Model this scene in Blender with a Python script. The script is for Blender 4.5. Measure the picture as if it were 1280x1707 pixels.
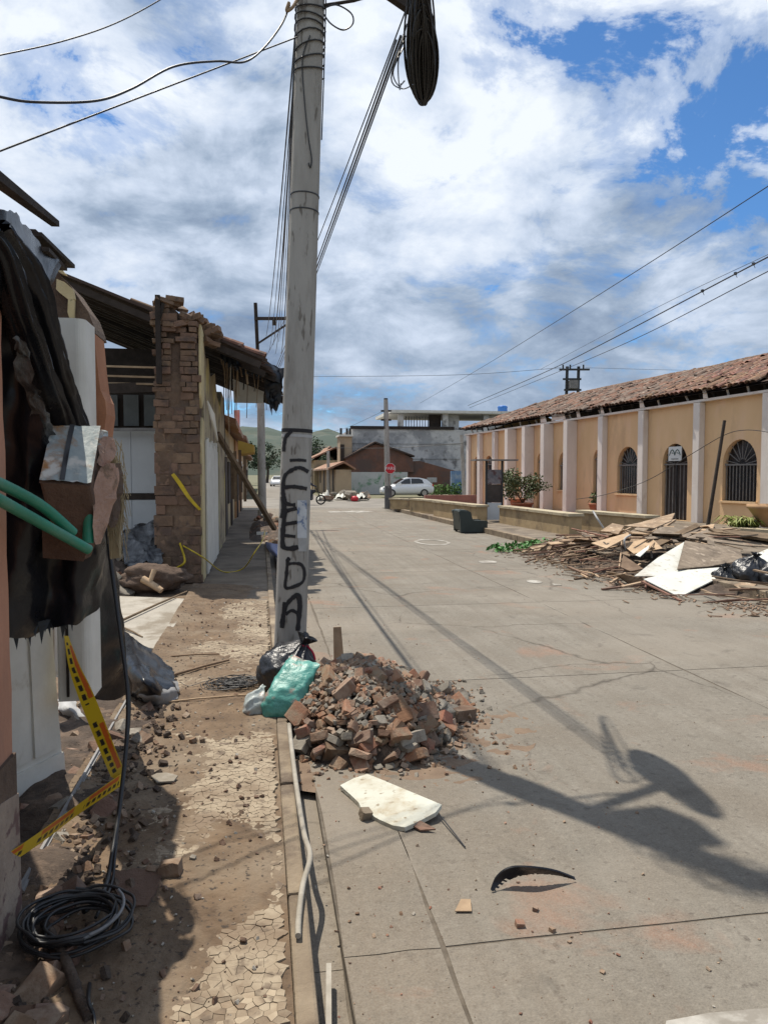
import bpy, bmesh, math, random
from mathutils import Vector, Matrix, Euler, noise
from mathutils.geometry import tessellate_polygon
for o in list(bpy.data.objects): bpy.data.objects.remove(o)
sc = bpy.context.scene
COL = sc.collection
R = random.Random(7)
rad = math.radians
# ------------------------------------------------------------------ camera
FPX, HZ, VX, CH = 1250.0, 790.0, 435.0, 1.75
TH = math.atan((853.5-HZ)/FPX); PS = math.atan((640-VX)/FPX*math.cos(TH))
FW = Vector((math.sin(PS)*math.cos(TH), math.cos(PS)*math.cos(TH), -math.sin(TH)))
RT = Vector((math.cos(PS), -math.sin(PS), 0)); UP = RT.cross(FW)
CAMP = Vector((0, 0, CH))
cd = bpy.data.cameras.new('camera'); cam = bpy.data.objects.new('camera', cd); COL.objects.link(cam)
cam.location = CAMP; cam.rotation_euler = (math.pi/2-TH, 0, -PS)
cd.sensor_fit = 'VERTICAL'; cd.sensor_height = 36; cd.lens = FPX/1707*36; cd.clip_start = 0.05; cd.clip_end = 8000
sc.camera = cam
# ------------------------------------------------------------------ sky and sun
SUN_AZ, SUN_EL = rad(-28), rad(66.4)        # clockwise from +Y, above horizon
w = bpy.data.worlds.new('World'); sc.world = w; w.use_nodes = True
nt = w.node_tree; nt.nodes.clear()
def N(t, typ, **kw):
    n = t.nodes.new(typ)
    for k, v in kw.items(): setattr(n, k, v)
    return n
def math_n(t, op, a, b=None, clamp=False):
    n = N(t, 'ShaderNodeMath', operation=op, use_clamp=clamp)
    for i, s in enumerate((a, b)):
        if s is None: continue
        if isinstance(s, (int, float)): n.inputs[i].default_value = s
        else: t.links.new(s, n.inputs[i])
    return n.outputs[0]
def ramp_n(t, fac, stops, interp='LINEAR'):
    n = N(t, 'ShaderNodeValToRGB'); cr = n.color_ramp; cr.interpolation = interp
    while len(cr.elements) > 1: cr.elements.remove(cr.elements[-1])
    for i, (p, c) in enumerate(stops):
        e = cr.elements[0] if i == 0 else cr.elements.new(p)
        e.position = p; e.color = (c, c, c, 1) if isinstance(c, (int, float)) else (*c, 1)
    t.links.new(fac, n.inputs[0]); return n.outputs[0]
def mix_n(t, fac, a, b, blend='MIX'):
    n = N(t, 'ShaderNodeMix', data_type='RGBA', blend_type=blend)
    for s, i in ((fac, 0), (a, 6), (b, 7)):
        if isinstance(s, (int, float)): n.inputs[i].default_value = s
        elif isinstance(s, tuple): n.inputs[i].default_value = (*s, 1)
        else: t.links.new(s, n.inputs[i])
    return n.outputs[2]
def noise_n(t, vec, scale, detail=6, rough=.55, dist=0, out=0):
    n = N(t, 'ShaderNodeTexNoise'); n.inputs['Scale'].default_value = scale; n.inputs['Detail'].default_value = detail
    n.inputs['Roughness'].default_value = rough; n.inputs['Distortion'].default_value = dist
    t.links.new(vec, n.inputs['Vector']); return n.outputs[out]
sky = N(nt, 'ShaderNodeTexSky', sky_type='NISHITA', sun_disc=False)
sky.sun_elevation = SUN_EL; sky.sun_rotation = SUN_AZ % (2*math.pi); sky.altitude = 900; sky.air_density = 1.0; sky.dust_density = 0.3; sky.ozone_density = 2.0
tc = N(nt, 'ShaderNodeTexCoord'); sep = N(nt, 'ShaderNodeSeparateXYZ'); nt.links.new(tc.outputs['Generated'], sep.inputs[0])
zc = math_n(nt, 'MAXIMUM', sep.outputs[2], 0.0)
den = math_n(nt, 'ADD', zc, 0.34)
cx = math_n(nt, 'DIVIDE', sep.outputs[0], den); cy = math_n(nt, 'DIVIDE', sep.outputs[1], den)
cmb = N(nt, 'ShaderNodeCombineXYZ'); nt.links.new(cx, cmb.inputs[0]); nt.links.new(cy, cmb.inputs[1]); cmb.inputs[2].default_value = 3.7
off = N(nt, 'ShaderNodeVectorMath', operation='ADD'); nt.links.new(cmb.outputs[0], off.inputs[0]); off.inputs[1].default_value = (5.3, 1.1, 0)
P0 = off.outputs[0]
big = noise_n(nt, P0, 0.95, 3, .5)
fine = noise_n(nt, P0, 4.2, 12, .64, .25)
dens = math_n(nt, 'ADD', math_n(nt, 'MULTIPLY', big, 0.50), math_n(nt, 'MULTIPLY', fine, 0.68))
# a broad opening in the cloud deck to the right of the street
hole = N(nt, 'ShaderNodeVectorMath', operation='DOT_PRODUCT'); nt.links.new(tc.outputs['Generated'], hole.inputs[0])
hd = (FW*FPX + RT*(1110-640) - UP*(310-853.5)).normalized(); hole.inputs[1].default_value = hd
hfac = ramp_n(nt, hole.outputs['Value'], [(.955, 0), (.995, 1)], 'EASE')
dens = math_n(nt, 'SUBTRACT', dens, math_n(nt, 'MULTIPLY', hfac, .105))
lowb = ramp_n(nt, zc, [(.0, .0), (.03, .0), (.10, .9), (.26, .9), (.5, .5)])
dens = math_n(nt, 'ADD', dens, math_n(nt, 'MULTIPLY', lowb, .095))
cover = ramp_n(nt, dens, [(.535, 0), (.58, .66), (.65, 1)], 'EASE')
# sunlit and shaded sides of the puffs, thick parts greyer underneath
off2 = N(nt, 'ShaderNodeVectorMath', operation='ADD'); nt.links.new(P0, off2.inputs[0]); off2.inputs[1].default_value = (-.045, .08, 0)
f2 = noise_n(nt, off2.outputs[0], 4.2, 9, .56, .3)
lit = math_n(nt, 'ADD', math_n(nt, 'MULTIPLY', math_n(nt, 'SUBTRACT', fine, f2), 2.3), .5)
soft = noise_n(nt, P0, 2.4, 5, .5)
thick = ramp_n(nt, soft, [(.36, 1), (.66, .12)])
shade = math_n(nt, 'ADD', math_n(nt, 'MULTIPLY', lit, .50), math_n(nt, 'MULTIPLY', thick, .52), True)
elev = ramp_n(nt, zc, [(.0, .85), (.05, .6), (.10, .36), (.17, .40), (.27, .74), (.42, .98), (.6, 1.0)])
shade = math_n(nt, 'MULTIPLY', shade, math_n(nt, 'ADD', math_n(nt, 'MULTIPLY', elev, .72), .34), True)
ccol = ramp_n(nt, shade, [(.08, (.15, .21, .32)), (.33, (.31, .39, .51)), (.56, (.54, .62, .75)), (.82, (.78, .83, .90))])
skyc = N(nt, 'ShaderNodeMix', data_type='RGBA', blend_type='MULTIPLY'); skyc.inputs[0].default_value = 1
nt.links.new(sky.outputs[0], skyc.inputs[6]); skyc.inputs[7].default_value = (.056, .088, .115, 1)
col = mix_n(nt, cover, skyc.outputs[2], ccol)
bg = N(nt, 'ShaderNodeBackground'); nt.links.new(col, bg.inputs[0]); bg.inputs[1].default_value = 1.0
wo = N(nt, 'ShaderNodeOutputWorld'); nt.links.new(bg.outputs[0], wo.inputs[0])
w.cycles.sampling_method = 'MANUAL'; w.cycles.sample_map_resolution = 512
sl = bpy.data.lights.new('sun', 'SUN'); sl.energy = 5.0; sl.angle = rad(.53); sl.color = (1, .93, .82)
so = bpy.data.objects.new('sun', sl); COL.objects.link(so); so.location = (-5, 20, 30)
SD = Vector((math.sin(SUN_AZ)*math.cos(SUN_EL), math.cos(SUN_AZ)*math.cos(SUN_EL), math.sin(SUN_EL)))
so.rotation_euler = SD.to_track_quat('Z', 'Y').to_euler()
vs = sc.view_settings; vs.view_transform = 'Standard'; vs.look = 'None'; vs.exposure = 0.24; vs.gamma = 1; vs.use_curve_mapping = False
sc.cycles.max_bounces = 6; sc.cycles.diffuse_bounces = 3; sc.cycles.use_denoising = True
# ------------------------------------------------------------------ measuring helpers: a photo point at a known distance, height or plane
def ray(x, y): return FW*FPX + RT*(x-640) - UP*(y-853.5)
def G(x, y, z=0.0):
    d = ray(x, y); return CAMP + d*((z-CH)/d.z)
def at(x, y, Y):
    d = ray(x, y); return CAMP + d*(Y/d.y)
def V(*a): return Vector(a)
# ------------------------------------------------------------------ mesh helpers
ORG = {}
def rot(rx=0, ry=0, rz=0): return Euler((rx, ry, rz)).to_matrix().to_4x4()
class MB:
    def __init__(s): s.v = []; s.f = []; s.sm = []
    def add(s, vs, fs, smooth=False):
        b = len(s.v); s.v += [Vector(p) for p in vs]; s.f += [tuple(b+i for i in f) for f in fs]; s.sm += [smooth]*len(fs); return s
    def box(s, c, d, m=None, j=0):
        c = Vector(c); h = Vector(d)*.5; vs = []
        for z in (-1, 1):
            for x, y in ((-1, -1), (1, -1), (1, 1), (-1, 1)):
                p = Vector((x*h.x, y*h.y, z*h.z))
                if j: p += Vector((R.uniform(-j, j), R.uniform(-j, j), R.uniform(-j, j)))
                vs.append(c + (m.to_3x3() @ p if m else p))
        return s.add(vs, [(3, 2, 1, 0), (4, 5, 6, 7), (0, 1, 5, 4), (1, 2, 6, 5), (2, 3, 7, 6), (3, 0, 4, 7)])
    def bb(s, x0, x1, y0, y1, z0, z1): return s.box(((x0+x1)/2, (y0+y1)/2, (z0+z1)/2), (x1-x0, y1-y0, z1-z0))
    def beam(s, a, b, wd, ht, up=(0, 0, 1), wd2=None, ht2=None):
        a = Vector(a); b = Vector(b); d = (b-a).normalized(); u = Vector(up)
        if abs(d.dot(u)) > .97: u = Vector((1, 0, 0))
        r = d.cross(u).normalized(); u = r.cross(d); vs = []
        for p, w_, h_ in ((a, wd, ht), (b, wd2 or wd, ht2 or ht)):
            for x, y in ((-1, -1), (1, -1), (1, 1), (-1, 1)): vs.append(p + r*(x*w_/2) + u*(y*h_/2))
        return s.add(vs, [(3, 2, 1, 0), (4, 5, 6, 7), (0, 1, 5, 4), (1, 2, 6, 5), (2, 3, 7, 6), (3, 0, 4, 7)])
    def tube(s, pts, r, n=6, r2=None, smooth=True, cap=True):
        pts = [Vector(p) for p in pts]; k = len(pts); vs = []; up = None
        for i, p in enumerate(pts):
            d = (pts[min(i+1, k-1)] - pts[max(i-1, 0)])
            d = d.normalized() if d.length > 1e-9 else Vector((0, 0, 1))
            if up is None: up = Vector((0, 0, 1)) if abs(d.z) < .9 else Vector((1, 0, 0))
            a = d.cross(up); a = a.normalized() if a.length > 1e-6 else Vector((1, 0, 0)); b = a.cross(d); up = b
            rr = r[i] if isinstance(r, (list, tuple)) else (r if r2 is None else r + (r2-r)*i/max(1, k-1))
            vs += [p + a*(math.cos(t*2*math.pi/n)*rr) + b*(math.sin(t*2*math.pi/n)*rr) for t in range(n)]
        fs = [(i*n+t, i*n+(t+1) % n, (i+1)*n+(t+1) % n, (i+1)*n+t) for i in range(k-1) for t in range(n)]
        s.add(vs, fs, smooth)
        if cap: s.add(vs[:n], [tuple(range(n))[::-1]]); s.add(vs[-n:], [tuple(range(n))])
        return s
    def prism(s, pts, th, holes=()):
        """planar polygon pts (3-D), extruded by vector th, with holes"""
        th = Vector(th); loops = [[Vector(p) for p in pts]] + [[Vector(p) for p in h] for h in holes]
        flat = [p for l in loops for p in l]; tris = tessellate_polygon(loops); n = len(flat)
        s.add(flat, [tuple(t) for t in tris]); s.add([p+th for p in flat], [tuple(t)[::-1] for t in tris])
        b = 0
        for l in loops:
            k = len(l); s.add(l + [p+th for p in l], [(i, (i+1) % k, k+(i+1) % k, k+i) for i in range(k)]); b += k
        return s
    def lathe(s, c, prof, n=24, smooth=True, sx=1, sy=1):
        c = Vector(c); vs = [c + Vector((r*math.cos(t*2*math.pi/n)*sx, r*math.sin(t*2*math.pi/n)*sy, z)) for r, z in prof for t in range(n)]
        return s.add(vs, [(i*n+t, i*n+(t+1) % n, (i+1)*n+(t+1) % n, (i+1)*n+t) for i in range(len(prof)-1) for t in range(n)], smooth)
    def grid(s, fn, nu, nv, smooth=True):
        vs = [fn(i/nu, j/nv) for j in range(nv+1) for i in range(nu+1)]
        return s.add(vs, [(j*(nu+1)+i, j*(nu+1)+i+1, (j+1)*(nu+1)+i+1, (j+1)*(nu+1)+i) for j in range(nv) for i in range(nu)], smooth)
    def mesh(s, name, m, org=None):
        me = bpy.data.meshes.new(name); o = org or Vector((0, 0, 0))
        me.from_pydata([tuple(p-o) for p in s.v], [], s.f); me.polygons.foreach_set('use_smooth', s.sm)
        if m: me.materials.append(m)
        bm = bmesh.new(); bm.from_mesh(me); bmesh.ops.recalc_face_normals(bm, faces=bm.faces); bm.to_mesh(me); bm.free()
        me.update(); return me
    def build(s, name, m, parent=None, mod=None):
        """parent given: a part (coordinates are world coordinates); else a top-level object with its origin at its base"""
        if parent is not None: org = ORG[parent]
        else:
            xs = [p.x for p in s.v]; ys = [p.y for p in s.v]; zs = [p.z for p in s.v]
            org = Vector(((min(xs)+max(xs))/2, (min(ys)+max(ys))/2, min(zs)))
        o = bpy.data.objects.new(name, s.mesh(name, m, org)); COL.objects.link(o); ORG[o] = org
        if parent is not None: o.parent = parent
        else: o.location = org
        return o
def tag(o, label=None, cat=None, group=None, kind=None):
    if label: o['label'] = label
    if cat: o['category'] = cat
    if group: o['group'] = group
    if kind: o['kind'] = kind
    return o
def thing(name, label, cat, loc=(0, 0, 0), group=None):
    o = bpy.data.objects.new(name, None); COL.objects.link(o); o.location = loc; o.empty_display_size = .2
    ORG[o] = Vector(loc); return tag(o, label, cat, group)
def inst(name, me, loc, rz=(0, 0, 0), scale=(1, 1, 1), parent=None):
    o = bpy.data.objects.new(name, me); COL.objects.link(o)
    o.rotation_euler = rz; o.scale = scale if not isinstance(scale, (int, float)) else (scale,)*3
    if parent is not None: o.parent = parent; o.location = Vector(loc)-ORG[parent]
    else: o.location = loc
    ORG[o] = Vector(loc); return o
def kind(o, k): o['kind'] = k; return o
def bevel(o, wd=.01, seg=1):
    m = o.modifiers.new('bevel', 'BEVEL'); m.width = wd; m.segments = seg; m.limit_method = 'ANGLE'; return o
def fb(x, y, z=0, sc_=1, oct_=4): return noise.fractal(Vector((x*sc_, y*sc_, z*sc_)), .9, 2.1, oct_)
def catmull(P, n):
    out = []; k = len(P)
    for i in range(k-1):
        a, b, c, d = P[max(i-1, 0)], P[i], P[i+1], P[min(i+2, k-1)]
        for j in range(n):
            t = j/n
            out.append(.5*((2*b) + (c-a)*t + (2*a-5*b+4*c-d)*t*t + (-a+3*b-3*c+d)*t**3))
    out.append(P[-1].copy()); return out
def curve(pts, n=6): return catmull([Vector(p) for p in pts], n)
def sag(a, b, s, n=16):
    a = Vector(a); b = Vector(b); return [a.lerp(b, i/n) - Vector((0, 0, s*4*(i/n)*(1-i/n))) for i in range(n+1)]
def drape(rows, mu=8, mv=8, amp=.02, ws=6, seed=0, stretch=(1, 1, 1)):
    """smooth sheet through a net of control points with wrinkles"""
    rr = [catmull([Vector(p) for p in r], mu) for r in rows]
    cols = [catmull([r[i] for r in rr], mv) for i in range(len(rr[0]))]
    nu, nv = len(cols)-1, len(cols[0])-1; b = MB()
    def fn(u, v):
        p = cols[round(u*nu)][round(v*nv)]; q = Vector((p.x*stretch[0], p.y*stretch[1], p.z*stretch[2]))
        d = noise.noise_vector(q*ws + Vector((seed, 0, 0)))*amp + noise.noise_vector(q*ws*2.7 + Vector((seed, 5, 0)))*amp*.4
        q2 = q*ws*1.3 + Vector((0, seed, 0)); d += Vector((.4, -.7, .5))*amp*(abs(noise.noise(q2))*1.3 + abs(noise.noise(q2*2.3))*.35 - .4)
        return p + d
    b.grid(fn, nu, nv); return b
# ------------------------------------------------------------------ materials
MATS = {}
def mat(name, c1, c2=None, sc_=5, rough=.85, bump=.25, bsc=45, c3=None, c3sc=1.7, c3t=(.5, .62), rnd=.0, spec=.35, metal=0, detail=7, c4=None, c4sc=30, c4t=(.62, .7), stretch=None, trans=0, alpha=None, bdist=.01, obj=False, hue=0):
    m = bpy.data.materials.new(name); m.use_nodes = True; t = m.node_tree; t.nodes.clear(); MATS[name] = m
    o = N(t, 'ShaderNodeOutputMaterial'); p = N(t, 'ShaderNodeBsdfPrincipled'); t.links.new(p.outputs[0], o.inputs[0])
    oi = N(t, 'ShaderNodeObjectInfo')
    if obj:
        tcn = N(t, 'ShaderNodeTexCoord'); base = tcn.outputs['Object']
    else:
        ge = N(t, 'ShaderNodeNewGeometry'); base = ge.outputs['Position']
    add = N(t, 'ShaderNodeVectorMath', operation='MULTIPLY_ADD'); add.inputs[1].default_value = stretch or (1, 1, 1)
    t.links.new(base, add.inputs[0])
    rv = N(t, 'ShaderNodeVectorMath', operation='SCALE'); rv.inputs[0].default_value = (13, 7, 17); t.links.new(oi.outputs['Random'], rv.inputs['Scale'])
    if rnd or obj: t.links.new(rv.outputs[0], add.inputs[2])
    vec = add.outputs[0]
    c2 = c2 or tuple(x*.8 for x in c1)
    n1 = noise_n(t, vec, sc_, detail, .62)
    c = mix_n(t, ramp_n(t, n1, [(.34, 0), (.66, 1)]), c1, c2)
    if c3: c = mix_n(t, ramp_n(t, noise_n(t, vec, c3sc, 8, .65, .3), [(c3t[0], 0), (c3t[1], 1)]), c, c3)
    if c4: c = mix_n(t, ramp_n(t, noise_n(t, vec, c4sc, 3, .5), [(c4t[0], 0), (c4t[1], 1)]), c, c4)
    if rnd:
        hs = N(t, 'ShaderNodeHueSaturation'); t.links.new(c, hs.inputs['Color'])
        mr = N(t, 'ShaderNodeMapRange'); t.links.new(oi.outputs['Random'], mr.inputs[0]); mr.inputs[3].default_value = 1-rnd; mr.inputs[4].default_value = 1+rnd
        t.links.new(mr.outputs[0], hs.inputs['Value'])
        if hue:
            m2 = N(t, 'ShaderNodeMath', operation='FRACT'); mm = math_n(t, 'MULTIPLY', oi.outputs['Random'], 7.31); t.links.new(mm, m2.inputs[0])
            m3 = N(t, 'ShaderNodeMapRange'); t.links.new(m2.outputs[0], m3.inputs[0]); m3.inputs[3].default_value = .5-hue; m3.inputs[4].default_value = .5+hue
            t.links.new(m3.outputs[0], hs.inputs['Hue'])
        c = hs.outputs[0]
    t.links.new(c, p.inputs['Base Color'])
    rr = math_n(t, 'ADD', math_n(t, 'MULTIPLY', n1, .3), rough-.15, True); t.links.new(rr, p.inputs['Roughness'])
    p.inputs['Metallic'].default_value = metal; p.inputs['Specular IOR Level'].default_value = spec
    if bump:
        bn = N(t, 'ShaderNodeBump'); bn.inputs['Strength'].default_value = bump; bn.inputs['Distance'].default_value = bdist
        hb = math_n(t, 'ADD', noise_n(t, vec, bsc, 6, .6), math_n(t, 'MULTIPLY', n1, 1.0)); t.links.new(hb, bn.inputs['Height']); t.links.new(bn.outputs[0], p.inputs['Normal'])
    if trans: p.inputs['Transmission Weight'].default_value = trans
    if alpha is not None: p.inputs['Alpha'].default_value = alpha
    return m
m_ground = mat('dry_ground', (.16, .14, .09), (.10, .11, .06), .08, .95, .2, 3)
m_slab = mat('street_concrete', (.188, .170, .140), (.130, .116, .094), 1.6, .9, .9, 80, c3=(.125, .102, .076), c3sc=.9, c3t=(.50, .72), c4=(.080, .068, .055), c4sc=22, c4t=(.60, .70), rnd=.05, bdist=.006)
def extend_slab(m):
    """brushed streaks along the street, brown grit washed off the pavement and brick-dust stains"""
    t = m.node_tree; p = [n for n in t.nodes if n.type == 'BSDF_PRINCIPLED'][0]; c = p.inputs['Base Color'].links[0].from_socket
    ge = N(t, 'ShaderNodeNewGeometry')
    mp = N(t, 'ShaderNodeMapping'); t.links.new(ge.outputs['Position'], mp.inputs[0]); mp.inputs['Scale'].default_value = (9, .22, 1)
    st = noise_n(t, mp.outputs[0], 1.0, 5, .6)
    c = mix_n(t, ramp_n(t, st, [(.44, .0), (.62, .6)]), c, (.118, .100, .078))
    sp = N(t, 'ShaderNodeSeparateXYZ'); t.links.new(ge.outputs['Position'], sp.inputs[0])
    nn = noise_n(t, ge.outputs['Position'], 2.2, 7, .65)
    xx = math_n(t, 'ADD', sp.outputs[0], math_n(t, 'MULTIPLY', math_n(t, 'SUBTRACT', nn, .5), -2.2))
    c = mix_n(t, ramp_n(t, math_n(t, 'MULTIPLY', xx, .25), [(.06, .55), (.34, 0)]), c, (.17, .130, .09))
    rd = noise_n(t, ge.outputs['Position'], 1.15, 5, .6, .6)
    c = mix_n(t, ramp_n(t, rd, [(.59, 0), (.68, .6)]), c, (.23, .105, .058))
    pit = N(t, 'ShaderNodeTexVoronoi'); t.links.new(ge.outputs['Position'], pit.inputs['Vector']); pit.inputs['Scale'].default_value = 42
    c = mix_n(t, ramp_n(t, pit.outputs['Distance'], [(.05, .6), (.16, 0)]), c, (.075, .065, .055))
    mg = noise_n(t, ge.outputs['Position'], 30, 6, .75)
    c = mix_n(t, ramp_n(t, mg, [(.30, .55), (.5, 0)]), c, (.070, .060, .048)); c = mix_n(t, ramp_n(t, mg, [(.55, 0), (.75, .6)]), c, (.29, .262, .215))
    fg = noise_n(t, ge.outputs['Position'], 110, 5, .75)
    c = mix_n(t, math_n(t, 'MULTIPLY', ramp_n(t, fg, [(.38, 0), (.6, 1)]), .42), c, (.25, .222, .182))
    wv = noise_n(t, ge.outputs['Position'], 1.3, 4, .6, out=1); wa = N(t, 'ShaderNodeVectorMath', operation='MULTIPLY_ADD'); t.links.new(wv, wa.inputs[0]); wa.inputs[1].default_value = (.5, .5, 0); t.links.new(ge.outputs['Position'], wa.inputs[2])
    ck = N(t, 'ShaderNodeTexVoronoi', feature='DISTANCE_TO_EDGE'); t.links.new(wa.outputs[0], ck.inputs['Vector']); ck.inputs['Scale'].default_value = .42
    msk = ramp_n(t, noise_n(t, ge.outputs['Position'], .5, 3, .5), [(.46, 0), (.56, 1)])
    c = mix_n(t, math_n(t, 'MULTIPLY', ramp_n(t, ck.outputs['Distance'], [(.0, .85), (.006, 0)]), msk), c, (.055, .045, .035))
    pt = noise_n(t, ge.outputs['Position'], .33, 3, .5, .4)
    c = mix_n(t, ramp_n(t, pt, [(.52, 0), (.60, .35)]), c, (.235, .205, .165))
    os_ = noise_n(t, ge.outputs['Position'], 3.4, 5, .6, .5)
    c = mix_n(t, ramp_n(t, os_, [(.60, 0), (.70, .5)]), c, (.085, .074, .060))
    t.links.new(c, p.inputs['Base Color'])
extend_slab(m_slab)
m_joint = mat('joint_dirt', (.135, .112, .085), (.08, .066, .05), 12, .95, .4, 60)
m_far_road = mat('far_road', (.22, .20, .17), (.17, .152, .13), .6, .9, .2, 20, c3=(.16, .145, .125), c3sc=.3)
m_dirt = mat('pavement_dirt', (.165, .112, .068), (.098, .066, .042), 5, .96, .9, 70, c3=(.20, .155, .108), c3sc=1.6, c3t=(.46, .68), c4=(.055, .042, .032), c4sc=38, c4t=(.6, .68), bdist=.008)
m_mosaic = mat('mosaic_tile', (.33, .27, .19), (.255, .20, .138), 9, .8, .3, 80, rnd=.18, c3=(.18, .13, .085), c3sc=3.0, c3t=(.44, .62), c4=(.13, .095, .065), c4sc=14, c4t=(.56, .68))
m_sidewalk = mat('pavement_concrete', (.20, .165, .125), (.14, .112, .085), 2.5, .92, .5, 60, c3=(.10, .08, .06), c3sc=1.2)
m_kerb = mat('kerb_concrete', (.27, .215, .15), (.17, .13, .09), 4, .92, .7, 50, c3=(.12, .09, .065), c3sc=2.2, rnd=.08)
m_patio = mat('patio_red', (.30, .16, .125), (.22, .12, .10), 2, .85, .2, 40)
m_hill = mat('hill_green', (.040, .062, .050), (.058, .075, .058), .012, .95, .0, c3=(.075, .085, .065), c3sc=.02, c3t=(.5, .6))
# ---- ground to the horizon
b = MB(); NG = 48
ring = [0, 60, 140, 400, 1200, 3500]
vs = [V(0, 0, -.08)]
for r in ring[1:]:
    vs += [V(r*math.cos(a*2*math.pi/NG), r*math.sin(a*2*math.pi/NG), -.08) for a in range(NG)]
fs = [(0, 1+a, 1+(a+1) % NG) for a in range(NG)]
for k in range(len(ring)-2): fs += [(1+k*NG+a, 1+(k+1)*NG+a, 1+(k+1)*NG+(a+1) % NG, 1+k*NG+(a+1) % NG) for a in range(NG)]
b.add(vs, fs); kind(b.build('ground', m_ground), 'structure')
# ---- hills
def hill(cx, cy, w_, d_, h_, seed):
    b = MB()
    def fn(u, v):
        x = (u-.5)*2; y = (v-.5)*2
        e = max(0, 1-x*x)**1.2*max(0, 1-y*y)
        return V(cx+x*w_, cy+y*d_, -1 + h_*e*(.75+.5*fb(x*2.2+seed, y*1.5, seed, 1, 5)) + 10*e*fb(x*14, y*10, seed, 1, 3))
    b.grid(fn, 90, 24); return kind(b.build('hill', m_hill), 'structure')
hill(-60, 1500, 1100, 420, 96, 3); hill(760, 2300, 1500, 500, 108, 8); hill(-900, 1900, 900, 400, 120, 5)
# ---- the street: joints lie in a bed, each slab stands on it
def kx(Y):  # right kerb
    return 6.95 - .021*Y if Y < 39 else 6.13
XL = .16
b = MB(); b.prism([V(.283, -4, -.0035), V(kx(-4), -4, -.0035), V(kx(0), 0, -.0035), V(kx(20), 20, -.0035), V(kx(38.4), 38.4, -.0035), V(.283, 38.4, -.0035)], (0, 0, -.07)); b.prism([V(.1, -4, -.052), V(.283, -4, -.052), V(.283, 38.4, -.052), V(.1, 38.4, -.052)], (0, 0, -.02))
road = kind(b.build('road', m_joint), 'structure')
yj = [-4, -.9, 2.62, 6.1, 9.7, 13.1, 16.8, 20.2, 23.8, 27.4, 31.0, 34.7, 38.4]
def slab(x0, x1, y0, y1, g=.006, dz=0):
    def xr(x, Y): return kx(Y)-.01 if x is None else x
    pts = []
    n = max(2, int((y1-y0)/.22)); k = 3 if x1 is not None and x1-x0 < .5 else 10
    def jit(p, a=.009): return V(p.x + a*fb(p.x*3+x0*9, p.y*3, 1, 2.2) + .02*fb(x0*5, p.y, 3, .7, 2), p.y + a*fb(p.x*3, p.y*3+x0*9, 5, 2.2), 0)
    lo = lambda t: x0+g; hi = lambda Y: xr(x1, Y)-g
    for i in range(k): pts.append(jit(V(x0+g + (hi(y0)-x0-g)*i/k, y0+g, 0)))
    for i in range(n): Y = y0+g+(y1-y0-2*g)*i/n; pts.append(jit(V(hi(Y), Y, 0)))
    for i in range(k): pts.append(jit(V(hi(y1) - (hi(y1)-x0-g)*i/k, y1-g, 0)))
    for i in range(n): Y = y1-g-(y1-y0-2*g)*i/n; pts.append(jit(V(x0+g, Y, 0)))
    q = MB(); q.prism([p_+V(0, 0, dz) for p_ in pts], (0, 0, -.02 if dz else -.008)); q.build('slab', m_slab, road)
for a, c in zip(yj, yj[1:]):
    slab(XL, .285, a, c, .002, -.045); slab(.285, .645, a, c, .003); slab(.645, 3.72, a, c); slab(3.72, None, a, c)
# cross street, the street beyond it, both older asphalt-grey concrete
b = MB(); b.prism([V(-30, 38.41, -.004), V(60, 38.41, -.004), V(60, 53, -.004), V(-30, 53, -.004)], (0, 0, -.05)); kind(b.build('road', m_far_road), 'structure')
b = MB(); b.prism([V(-.2, 53.01, -.004), V(4.4, 53.01, -.004), V(4.0, 240, -.004), V(-.4, 240, -.004)], (0, 0, -.05)); kind(b.build('road', m_far_road), 'structure')
# painted arrow on the far slabs
m_paint = mat('road_paint', (.42, .40, .36), (.30, .28, .245), 9, .8, .1, c3=(.21, .19, .16), c3sc=2.6, c3t=(.44, .56))
p = G(580, 853); b = MB()
b.prism([p+V(-.9, -.7, .004), p+V(.25, -.55, .004), p+V(.25, -1.1, .004), p+V(1.3, .0, .004), p+V(.25, 1.1, .004), p+V(.25, .5, .004), p+V(-.9, .35, .004)], (0, 0, .003))
tag(b.build('road_marking', m_paint), 'worn white arrow painted on the street before the crossing', 'road marking')
p = G(720, 904); b = MB(); ringp = []
for i in range(40):
    t = i/40*2*math.pi; ringp.append(p + V(.44*math.cos(t), .8*math.sin(t), .004))
inner = [p + (q-p)*.8 + V(0, 0, .00) for q in ringp]
for q in inner: q.z = .004
b.prism(ringp, (0, 0, .003), [inner]); tag(b.build('road_marking', m_paint), 'faded white oval outline painted on the street left of the armchair', 'road marking')
b = MB(); b.prism([G(1110, 1703, .004), G(1180, 1690, .004), G(1260, 1683, .004), G(1340, 1678, .004), G(1400, 1720, .004), G(1250, 1740, .004), G(1100, 1745, .004)], (0, 0, .003)); tag(b.build('road_marking', m_paint), 'pale worn paint patch on the street at the bottom right corner', 'road marking')
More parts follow.
